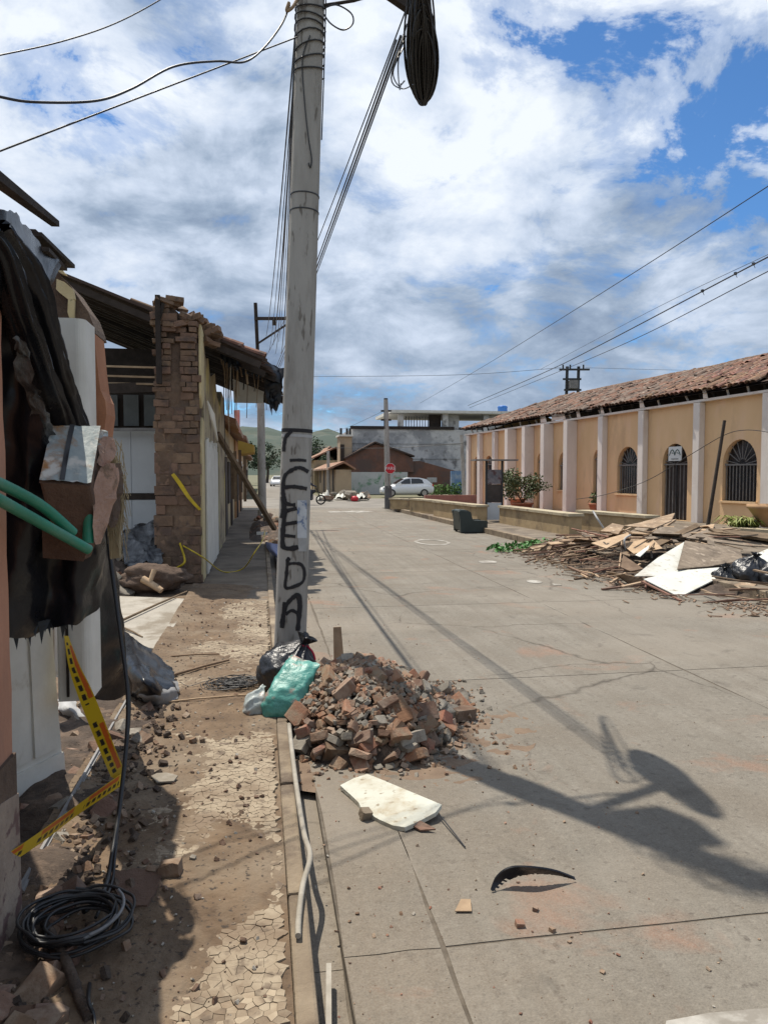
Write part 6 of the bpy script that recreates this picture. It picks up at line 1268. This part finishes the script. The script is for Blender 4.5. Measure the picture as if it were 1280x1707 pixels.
m_grass = mat('weed_green', (.09, .16, .04), (.06, .11, .03), 3, .9, 0)
gb = thing('grey_building', 'unfinished grey rendered building with open upper storey behind the brick gable', 'building', V(16, 74, 0))
Yg = 69.0
def wx(px, Y): return at(px, HZ, Y).x
def wz(py, Y, px=700): return at(px, py, Y).z
x0, x1, x2 = wx(587, Yg), wx(652, Yg), wx(905, Yg)
b = MB(); b.bb(x0, x2, Yg, Yg+9, -.05, wz(716, Yg)); b.build('lower_wall', m_grey, gb)
b = MB(); b.bb(x0-.15, x1+6, Yg-.12, Yg+.3, wz(716, Yg), wz(711, Yg)); b.build('parapet_cap', m_dark, gb)
for px_ in (664, 738, 806, 850, 900): b = MB(); b.bb(wx(px_, Yg), wx(px_, Yg)+.5, Yg+.05, Yg+.55, wz(716, Yg)-.05, wz(689, Yg)); b.build('column', m_grey, gb)
b = MB(); b.bb(wx(650, Yg), x2+.3, Yg-.35, Yg+9, wz(689, Yg), wz(685, Yg)+.05); b.build('roof_slab', m_white, gb)
b = MB(); b.bb(wx(670, Yg), x2, Yg+8.4, Yg+8.9, wz(716, Yg), wz(702, Yg)); b.build('rear_parapet', m_grey, gb)
for a_, c_ in ((718, 738), (744, 768), (818, 850), (856, 900)):
    b = MB(); b.bb(wx(a_, Yg), wx(c_, Yg), Yg+.8, Yg+1.0, wz(716, Yg), wz(690, Yg)); b.build('infill_wall', m_grey if a_ != 718 else m_dark, gb)
for k in range(10): b = MB(); q = wx(672+k*4.6, Yg); b.bb(q, q+.06, Yg+.2, Yg+.26, wz(716, Yg), wz(694, Yg)); b.build('railing_bar', m_iron, gb)
for yy in (740, 765): b = MB(); b.bb(x0-.02, x2, Yg-.06, Yg+.02, wz(yy, Yg), wz(yy, Yg)+.12); b.build('floor_band', m_grey, gb)
b = MB(); c_ = V(wx(853, Yg), Yg+3, wz(688, Yg)+.05); b.lathe(c_, [(.45, 0), (.5, .05), (.47, .75), (.5, .8), (.5, .9), (.3, 1.0), (.001, 1.02)], 20); tag(b.build('water_tank', mat('blue_plastic', (.02, .14, .45), (.015, .11, .38), 3, .5, 0)), 'blue plastic water tank on the grey building roof', 'water tank')
bh = thing('brick_gable_house', 'small house with brown brick gable and graffiti-covered white lower wall', 'house', V(wx(632, 66), 66, 0)); Yb = 66.0
b = MB(); b.prism([V(wx(x, Yb), Yb, wz(y, Yb)) for x, y in ((579, 787), (579, 764), (606, 750), (625, 741), (640, 743), (668, 754), (688, 764), (690, 787))], (0, 2.6, 0)); b.build('gable', m_brickw, bh)
b = MB()
for (xa, ya), (xb, yb) in (((576, 766), (625, 740)), ((625, 740), (690, 763))): b.beam(V(wx(xa, Yb), Yb+1.2, wz(ya, Yb)+.12), V(wx(xb, Yb), Yb+1.2, wz(yb, Yb)+.12), 2.9, .14)
b.build('roof', m_soffit, bh)
b = MB(); b.bb(wx(579, Yb), wx(679, Yb), Yb-.1, Yb+2.6, -.05, wz(787, Yb)); b.build('lower_wall', m_graf, bh)
b = MB(); b.prism([V(wx(x, Yb), Yb+.3, wz(y, Yb)) for x, y in ((679, 826), (679, 770), (700, 768), (760, 785), (776, 785), (776, 826))], (0, 2, 0)); b.build('side_wall', m_brickw, bh)
b = MB(); b.bb(wx(752, 62), wx(782, 62), 62, 62.3, -.05, wz(785, 62)); tag(b.build('yard_wall', m_blue), 'blue painted yard wall left of the arched building end', 'wall')
b = MB(); b.bb(wx(712, 63.5), wx(728, 63.5), 63.5, 63.55, wz(804, 63.5), wz(796, 63.5)); b.bb(wx(719, 63.5), wx(720, 63.5), 63.5, 63.55, 0, wz(804, 63.5)); tag(b.build('yard_sign', m_paper), 'small white notice board behind the white car', 'sign')
b = MB(); rg = random.Random(12)
for px_ in range(722, 800, 3): leaf_cloud(b, V(wx(px_, 61), 61+rg.uniform(-1, 1), .35), .5, .5, .6*rg.uniform(.6, 1.3), 60, .22, rg)
kind(b.build('weeds', m_grass), 'stuff')
def far_house(name, lab, x0, x1, y0, y1, h, m, rm_, face=-1, rh_=1.0, doors=3, seed=1, eave=.5):
    """house strip: wall with doors on the street side, pitched tile roof"""
    t_ = thing(name, lab, 'house', V((x0+x1)/2, y0, 0)); rs = random.Random(seed)
    b = MB(); b.bb(x0, x1, y0, y1, -.05, h); b.build('wall', m, t_)
    xs = x1 if face > 0 else x0; xo = xs+face*eave; xm = (x0+x1)/2
    b = MB(); b.prism([V(xo, y0-.3, h-.02), V(xm, y0-.3, h+rh_), V((x0 if face > 0 else x1)-face*.3, y0-.3, h-.02), V((x0 if face > 0 else x1)-face*.3, y0-.3, h+.12), V(xm, y0-.3, h+rh_+.15), V(xo, y0-.3, h+.12)], (0, y1-y0+.6, 0)); b.build('roof', rm_, t_)
    n = doors
    for k in range(n):
        yc = y0+(y1-y0)*(k+.5)/n; w_ = rs.uniform(.9, 1.2); hz = 2.2 if k % 2 == 0 else 2.1; zb = .1 if k % 2 == 0 else .9
        b = MB(); b.bb(min(xs, xs+face*.05), max(xs, xs+face*.05), yc-w_/2, yc+w_/2, zb, hz); d_ = b.build('door' if k % 2 == 0 else 'window', m_doorw, t_)
        b = MB(); b.bb(min(xs, xs+face*.09), max(xs, xs+face*.09), yc-w_/2-.1, yc+w_/2+.1, hz, hz+.1); b.build('lintel', m_white, d_)
    return t_
m_farroof = mat('far_tiles', (.30, .16, .10), (.22, .12, .08), .8, .95, .3, 4, c3=(.36, .28, .21), c3sc=.7)
far_house('row_house', 'cream house with yellow canopy next to the ruined brick house', -6, -.95, 19.4, 27.5, 3.0, m_tan2, m_farroof, 1, 1.0, 4, 2, .35)
far_house('row_house', 'orange-cream house on the left beyond the far pole', -6, -.9, 27.9, 36.8, 3.0, mat('orange_cream', (.44, .25, .12), (.38, .21, .1), .8, .9, .1), m_farroof, 1, 1.0, 4, 3, .4)
far_house('row_house', 'low pale house on the left past the crossing', -7, -1.2, 54, 70, 3.0, m_tan, m_farroof, 1, 1.2, 5, 5)
far_house('row_house', 'distant house on the left near the trees', -7, -1.6, 71, 95, 3.3, m_tan2, m_farroof, 1, 1.2, 5, 6)
far_house('corner_house', 'tan corner house with crumbling eave on the right past the crossing', wx(560, 57), wx(577, 57)+.4, 57, 74, wz(783, 57), m_tan, m_farroof, -1, .5, 4, 7, .6)
far_house('row_house', 'cream house on the right further down the street', 5.2, 9.5, 74.5, 92, 3.1, m_tan2, m_farroof, -1, 1.2, 4, 8, .5)
far_house('row_house', 'terracotta-roofed house standing above the corner house', wx(535, 84), wx(566, 84), 84, 92, wz(770, 84), m_brickw, m_farroof, -1, 1.6, 2, 9, .6)
tw = thing('stair_tower', 'narrow pale roof tower with dark doorway beside the grey building', 'tower', V(wx(573, 68), 68, 0)); b = MB(); b.bb(wx(566, 68), wx(586, 68), 67.6, 70, -.05, wz(729, 68)); b.build('wall', m_tan, tw)
b = MB(); b.bb(wx(566, 68)+.05, wx(573, 68), 67.5, 67.62, wz(769, 68), wz(742, 68)); b.build('doorway', m_dark, tw)
b = MB(); b.bb(wx(564, 68), wx(588, 68), 67.4, 70.2, wz(729, 68), wz(726, 68)); b.build('cornice', m_white, tw)
for px_ in (567, 577, 582): b = MB(); b.bb(wx(px_, 68), wx(px_, 68)+.2, 68, 68.2, wz(726, 68), wz(715, 68)); b.build('roof_post', m_iron, tw)
# canopy and props on the left row
b = MB(); b.prism([at(397, 734, 21), at(424, 742, 21), at(424, 754, 21), at(397, 757, 21)], (0, 2.2, 0)); tag(b.build('yellow_canopy', mat('yellow_canopy', (.50, .33, .07), (.42, .27, .06), 2, .8, .1)), 'yellow boxed canopy jutting out over the left pavement', 'canopy')
b = MB(); b.prism([at(390, 684, 22), at(400, 683, 22), at(400, 722, 22), at(392, 712, 22)], (0, .1, 0)); tag(b.build('pink_sign', mat('pale_red_sign', (.5, .16, .14), (.55, .4, .38), 3, .7, 0)), 'faded pink hanging sign under the ruined eave', 'sign')
b = MB(); b.beam(at(362, 722, 15.2), at(458, 882, 17.2), .10, .08); tag(b.build('timber_prop', m_wood), 'long brown timber prop slanting from the left facade to the kerb', 'timber prop')
for k, (x, yt, yb, lab) in enumerate(((387, 755, 832, 'leftmost upright brown pole against the left row of houses'), (392, 752, 836, 'second upright brown pole against the left row of houses'), (400, 750, 834, 'third upright brown pole against the left row of houses'), (408, 760, 836, 'rightmost upright brown pole against the left row of houses'))):
    b = MB(); b.beam(at(x, yt, 19), at(x+1, yb, 19), .07, .07); tag(b.build('wooden_post', m_wood), lab, 'post')
rf = random.Random(44)
LBR = 'brick piece in the rubble along the far left kerb'
for k in range(70):
    y = rf.uniform(17.5, 27); x = rf.gauss(.28, .2); s_ = rf.uniform(.12, .3); h = .35*max(0, 1-((y-22.5)/4)**2)*rf.random()
    tag(inst('fallen_brick', rf.choice(FRAG[rf.choice((0, 0, 1, 2))]), (x, y, .12+h), (rf.uniform(-.8, .8), rf.uniform(-.8, .8), rf.uniform(0, 6)), (s_, s_*.6, s_*.45)), LBR, 'brick', 'bricks along the far left kerb')
b = MB()
b.grid(lambda u, v: V(-.35+1.1*u, 17.8+8.5*v, .1+.4*math.sin(math.pi*u)*math.sin(math.pi*v)*(.8+.4*fb(u*4, v*9, 0))), 16, 40); kind(b.build('rubble_dirt', m_mud), 'stuff')
for x0_, x1_, y_, Yv, lab in ((405, 438, 848, 24, 'white plank lying across the far left pavement'), (428, 446, 889, 17, 'short white board on the edge of the left pavement')):
    b = MB(); b.beam(at(x0_, y_, Yv), at(x1_, y_, Yv), .12, .06); tag(b.build('white_plank', m_white), lab, 'plank')
b = drape([[G(442, 903, .2), G(452, 905, .25), G(466, 908, .2)], [G(446, 915, .18), G(456, 918, .26), G(468, 922, .18)], [G(456, 926, .15), G(464, 930, .16), G(470, 932, .15)]], 5, 5, .02, 6, 8); tag(b.build('blue_sheet', mat('lilac_tarp', (.20, .22, .36), (.15, .17, .28), 4, .7, .2)), 'bluish sheet on the pavement edge behind the near pole', 'sheet')
# trees at the end of the street
m_tree = mat('far_leaf', (.030, .052, .024), (.018, .032, .016), .5, .8, 0, c3=(.055, .08, .035), c3sc=.7, c3t=(.5, .6))
def tree(c, h, r_, lab, seed, n=2600):
    t_ = thing('tree', lab, 'tree', c); rs = random.Random(seed); b = MB(); b.tube(curve([c, c+V(.2, 0, h*.3), c+V(-.1, .1, h*.55)], 4), .3, 8, r2=.16)
    for k in range(7): a_ = k*.9; b.tube([c+V(0, 0, h*.42), c+V(math.cos(a_)*r_*.35, math.sin(a_)*r_*.35, h*.62), c+V(math.cos(a_)*r_*.7, math.sin(a_)*r_*.7, h*.78)], .1, 5, r2=.03)
    b.build('trunk', m_bark, t_); b = MB()
    for k in range(22):
        a_ = rs.uniform(0, 6.28); q = rs.uniform(0, 1)**.6; leaf_cloud(b, c+V(math.cos(a_)*r_*q*.8, math.sin(a_)*r_*q*.8, h*rs.uniform(.42, .95)*(1-.18*q)), r_*.35, r_*.35, h*.12, n//22, .5, rs)
    b.build('crown', m_tree, t_); return t_
tree(V(1.2, 150, 0), 8.2, 4.2, 'dark green tree at the end of the street, left of the near pole', 1)
tree(V(7.6, 128, 0), 8.5, 4.6, 'dark green tree at the end of the street behind the terracotta roof', 2); tree(V(12.5, 118, 0), 6.5, 4.0, 'rounder tree right of the street end, half hidden by houses', 3); tree(V(-3.2, 122, 0), 7.0, 3.2, 'small tree at the far left end of the street', 4)
# white heap past the crossing
LW = 'pale lump in the white debris heap past the crossing'
for k in range(34):
    p_ = G(rf.uniform(536, 612), rf.uniform(829, 836)); s_ = rf.uniform(.25, .8); p_.z = rf.uniform(.05, .55)*max(.2, 1-abs((p_.x-5.6)/3))
    o = inst('debris_lump', rf.choice(FRAG[rf.choice((2, 2, 1))]), p_, (rf.uniform(-.6, .6), rf.uniform(-.6, .6), rf.uniform(0, 6)), (s_, s_*.8, s_*.4)); tag(o, LW, 'debris', 'lumps in the white debris heap')
for k, (a_, c_, y0_, y1_, lab) in enumerate(((560, 592, 822, 834, 'white plastic sheet over the middle of the far debris heap'), (588, 616, 826, 835, 'white plastic sheet at the right end of the far debris heap'), (530, 556, 828, 835, 'whitish plastic sheet at the left end of the far debris heap'))):
    pa, pb_ = G(a_, y1_), G(c_, y1_); b = MB(); b.grid(lambda u, v: pa.lerp(pb_, u)+V(0, 1.6*v, (.06+.34*math.sin(math.pi*u)**.6*math.sin(math.pi*min(1, v+.2)))*(1+.9*fb(u*4, v*4, k*3))), 20, 12); tag(b.build('white_sheet', m_sheet), lab, 'sheet')
b = MB(); b.lathe(G(591, 836), [(.001, 0), (.22, .02), (.26, .2), (.15, .34), (.001, .36)], 10); tag(b.build('red_bag', mat('red_plastic', (.5, .03, .04), (.4, .02, .03), 5, .5, .2)), 'small red bag on the far debris heap', 'bag')
# =================================================================== white hatchback
m_car = mat('white_car_paint', (.70, .71, .72), (.68, .69, .70), 1, .3, 0, spec=.5); m_tyre = mat('tyre', (.018, .018, .019), (.025, .025, .025), 9, .8, .2); m_rim = mat('alloy', (.35, .36, .37), (.3, .3, .3), 5, .4, 0, metal=.6)
m_tail = mat('tail_lamp', (.45, .02, .02), (.4, .02, .02), 4, .3, 0, spec=.5); m_carglass = mat('car_glass', (.012, .014, .016), (.016, .018, .02), 2, .12, 0, spec=.6)
def car(lab, loc, yaw):
    t_ = thing('parked_car', lab, 'car', loc); M_ = Matrix.Rotation(yaw, 3, 'Z'); L = Vector(loc)
    def tr(b): b.v = [L + M_ @ v for v in b.v]; return b
    secs = []   # x, floor z, shoulder z, half width
    prof = [(-2.0, .34, .52, .60), (-1.92, .24, .68, .74), (-1.6, .2, .80, .83), (-1.0, .18, .90, .86), (-.4, .18, .96, .87), (.5, .18, .99, .87), (1.2, .2, 1.02, .86), (1.75, .24, 1.02, .82), (1.98, .32, .94, .74), (2.04, .4, .8, .66)]
    b = MB(); n = 12; vs = []
    for x, z0, z1, hw in prof:
        h = z1-z0
        for yy, zz in ((-hw*.82, z0), (-hw, z0+h*.25), (-hw*1.0, z0+h*.6), (-hw*.95, z0+h*.88), (-hw*.8, z1), (-hw*.3, z1+.025), (hw*.3, z1+.025), (hw*.8, z1), (hw*.95, z0+h*.88), (hw, z0+h*.6), (hw, z0+h*.25), (hw*.82, z0)): vs.append(V(x, yy, zz))
    fs = [(i*n+k, i*n+(k+1) % n, (i+1)*n+(k+1) % n, (i+1)*n+k) for i in range(len(prof)-1) for k in range(n)]; b.add(vs, fs, True); b.add(vs[:n], [tuple(range(n))]); b.add(vs[-n:], [tuple(range(n))])
    tr(b).build('body', m_car, t_)
    cab = [(-1.0, .93), (-.25, 1.40), (.15, 1.47), (.9, 1.46), (1.45, 1.34), (1.88, .98)]
    b = MB(); vs = []
    for x, z in cab: w_ = .80-.20*(z-.93)/.54; vs += [V(x, -w_, z), V(x, w_, z)]
    base = [V(-1.0, -.80, .85), V(1.9, -.78, .85), V(1.9, .78, .85), V(-1.0, .80, .85)]
    k = len(cab); b.add(vs, [(2*i, 2*i+1, 2*i+3, 2*i+2) for i in range(k-1)]); b.add([vs[2*i] for i in range(k)]+base[:2], [tuple(range(k))+(k+1, k)]); b.add([vs[2*i+1] for i in range(k)]+[base[3], base[2]], [tuple(range(k))+(k+1, k)]); bevel(tr(b).build('cabin', m_car, t_), .03, 2)
    for sy in (-1, 1):
        for q, nm in ((((-.72, 1.0), (-.2, 1.34), (.18, 1.40), (.2, 1.0)), 'side_window'), (((.26, 1.0), (.25, 1.40), (.88, 1.39), (1.12, 1.3), (1.22, 1.03)), 'side_window')):
            b = MB(); pp_ = [V(x, sy*(.80-.20*(z-.93)/.54+.006), z) for x, z in q]; b.prism(pp_, (0, sy*.008, 0)); tr(b).build(nm, m_carglass, t_)
        for x in (-1.28, 1.25):
            b = MB(); c_ = V(x, sy*.77, .30); b.tube([c_-V(0, .1, 0), c_+V(0, .1, 0)], .30, 20); wh = tr(b).build('wheel', m_tyre, t_)
            b = MB(); b.tube([c_+V(0, sy*.1, 0), c_+V(0, sy*.108, 0)], .19, 16); tr(b).build('rim', m_rim, wh)
        b = MB(); b.box((1.93, sy*.66, .88), (.14, .16, .2)); tr(b).build('tail_light', m_tail, t_)
        b = MB(); b.box((-1.84, sy*.62, .66), (.16, .22, .12)); tr(b).build('headlight', m_metal, t_)
        b = MB(); b.box((-.62, sy*.92, 1.0), (.12, .14, .1)); tr(b).build('mirror', m_car, t_)
    b = MB(); b.prism([V(-.94, -.70, .985), V(-.94, .70, .985), V(-.3, .6, 1.385), V(-.3, -.6, 1.385)], (-.02, 0, .02)); tr(b).build('windscreen', m_carglass, t_)
    return t_
car('white hatchback car parked behind the low garden walls', V(wx(677, 57), 57, 0), 0.0)
car('tiny white car far down the street left of the pole', V(2.4, 108, 0), rad(80))
# =================================================================== motorcyclist half hidden behind the pole
mc = thing('motorcycle', 'dark motorcycle crossing behind the near pole', 'motorcycle', G(529, 841.5)); c0 = ORG[mc]
def torus(c, r_, t2, m, nm, par): b = MB(); b.tube([c+V(r_*math.cos(i*2*math.pi/24), 0, r_*math.sin(i*2*math.pi/24)) for i in range(25)], t2, 6, cap=False); return b.build(nm, m, par)
for dx in (.2, -1.0):
    wl = torus(c0+V(dx, 0, .29), .245, .045, m_tyre, 'wheel', mc); b = MB()
    for k in range(6): a_ = k*math.pi/6; d = V(math.cos(a_), 0, math.sin(a_))*.24; b.tube([c0+V(dx, 0, .29)-d, c0+V(dx, 0, .29)+d], .008, 4)
    b.build('spokes', m_metal, wl)
b = MB(); b.tube([c0+V(.2, 0, .29), c0+V(-.05, 0, .95)], .03, 6); b.tube([c0+V(-1.0, 0, .29), c0+V(-.6, 0, .42), c0+V(-.15, 0, .7)], .03, 6); b.tube([c0+V(-.05, -.32, 1.0), c0+V(-.05, .32, 1.0)], .018, 6); b.build('frame', m_iron, mc)
b = MB(); b.box(c0+V(-.42, 0, .45), (.38, .25, .32)); bevel(b.build('engine', m_ironl, mc), .04, 2)
b = MB(); b.box(c0+V(-.3, 0, .78), (.42, .26, .2)); bevel(b.build('tank', m_iron, mc), .06, 3)
b = MB(); b.box(c0+V(-.78, 0, .76), (.55, .26, .1)); bevel(b.build('seat', m_tyre, mc), .04, 2)
def skin_body(name, joints, edges, m, lab):
    me = bpy.data.meshes.new(name); me.from_pydata([tuple(p_) for p_, _ in joints], edges, []); o = bpy.data.objects.new(name, me); COL.objects.link(o)
    sk = o.modifiers.new('skin', 'SKIN'); me.skin_vertices or None
    lay = me.skin_vertices[0].data if len(me.skin_vertices) else None
    if lay is None:
        bm = bmesh.new(); bm.from_mesh(me); bm.verts.layers.skin.verify(); bm.to_mesh(me); bm.free(); lay = me.skin_vertices[0].data
    for i, (_, r_) in enumerate(joints): lay[i].radius = (r_, r_); lay[i].use_root = (i == 0)
    o.modifiers.new('sub', 'SUBSURF').levels = 2; o.modifiers['sub'].render_levels = 2; me.materials.append(m); return tag(o, lab, 'person')
m_cloth = mat('dark_blue_cloth', (.018, .024, .04), (.026, .032, .05), 6, .9, .2); m_skin = mat('skin', (.28, .16, .11), (.25, .14, .09), 6, .6, 0)
J = [(c0+V(-.7, 0, .86), .14), (c0+V(-.62, 0, 1.12), .15), (c0+V(-.52, 0, 1.36), .17), (c0+V(-.48, 0, 1.48), .06), (c0+V(-.46, 0, 1.6), .07),
     (c0+V(-.52, .2, 1.36), .07), (c0+V(-.3, .3, 1.12), .05), (c0+V(-.06, .28, 1.04), .04), (c0+V(-.52, -.2, 1.36), .07), (c0+V(-.3, -.3, 1.12), .05), (c0+V(-.06, -.28, 1.04), .04),
     (c0+V(-.68, .14, .82), .1), (c0+V(-.3, .24, .75), .08), (c0+V(-.42, .2, .32), .055), (c0+V(-.3, .2, .28), .04), (c0+V(-.68, -.14, .82), .1), (c0+V(-.3, -.24, .75), .08), (c0+V(-.42, -.2, .32), .055), (c0+V(-.3, -.2, .28), .04)]
E_ = [(0, 1), (1, 2), (2, 3), (3, 4), (2, 5), (5, 6), (6, 7), (2, 8), (8, 9), (9, 10), (0, 11), (11, 12), (12, 13), (13, 14), (0, 15), (15, 16), (16, 17), (17, 18)]
pr_ = skin_body('person', J, E_, m_cloth, 'person in dark clothes riding the motorcycle behind the pole'); ORG[pr_] = V(0, 0, 0)
b = MB(); hc = c0+V(-.45, 0, 1.66); b.lathe(hc, [(.001, -.14), (.1, -.1), (.135, 0), (.12, .08), (.07, .13), (.001, .145)], 16); b.build('helmet', m_iron, pr_)
# =================================================================== grit and crumbs on street and pavement
rg = random.Random(8); cm = CR[2]; bv = [v.co.copy() for v in cm.vertices]; bf = [tuple(p_.vertices) for p_ in cm.polygons]
def scatter(n, fn, smin, smax, name, m):
    b = MB()
    for k in range(n):
        x, y, z_ = fn(); s_ = smin+(smax-smin)*rg.random()**3
        M_ = Matrix.Translation((x, y, z_+s_*.25)) @ Euler((rg.uniform(-1, 1), rg.uniform(-1, 1), rg.uniform(0, 6))).to_matrix().to_4x4() @ Matrix.Diagonal((s_*1.3, s_, s_*.6, 1)); b.add([M_ @ v for v in bv], bf)
    kind(b.build(name, m), 'stuff')
def pav():
    x, y = rg.uniform(-.92, .0), 1.6+8*rg.random()**1.6; return x, y, max(dirt_h(x, y), .144)
def strt():
    y = 2+9*rg.random()**1.7; x = .2+abs(rg.gauss(0, 1.2)); return min(x, 6), y, 0
scatter(900, pav, .004, .022, 'pavement_grit', m_fr[1]); scatter(500, pav, .004, .016, 'pavement_grit', m_concrete)
scatter(520, strt, .003, .014, 'street_grit', m_fr[1]); scatter(220, strt, .003, .012, 'street_grit', m_fr[0]); scatter(160, strt, .003, .011, 'street_grit', m_concrete)
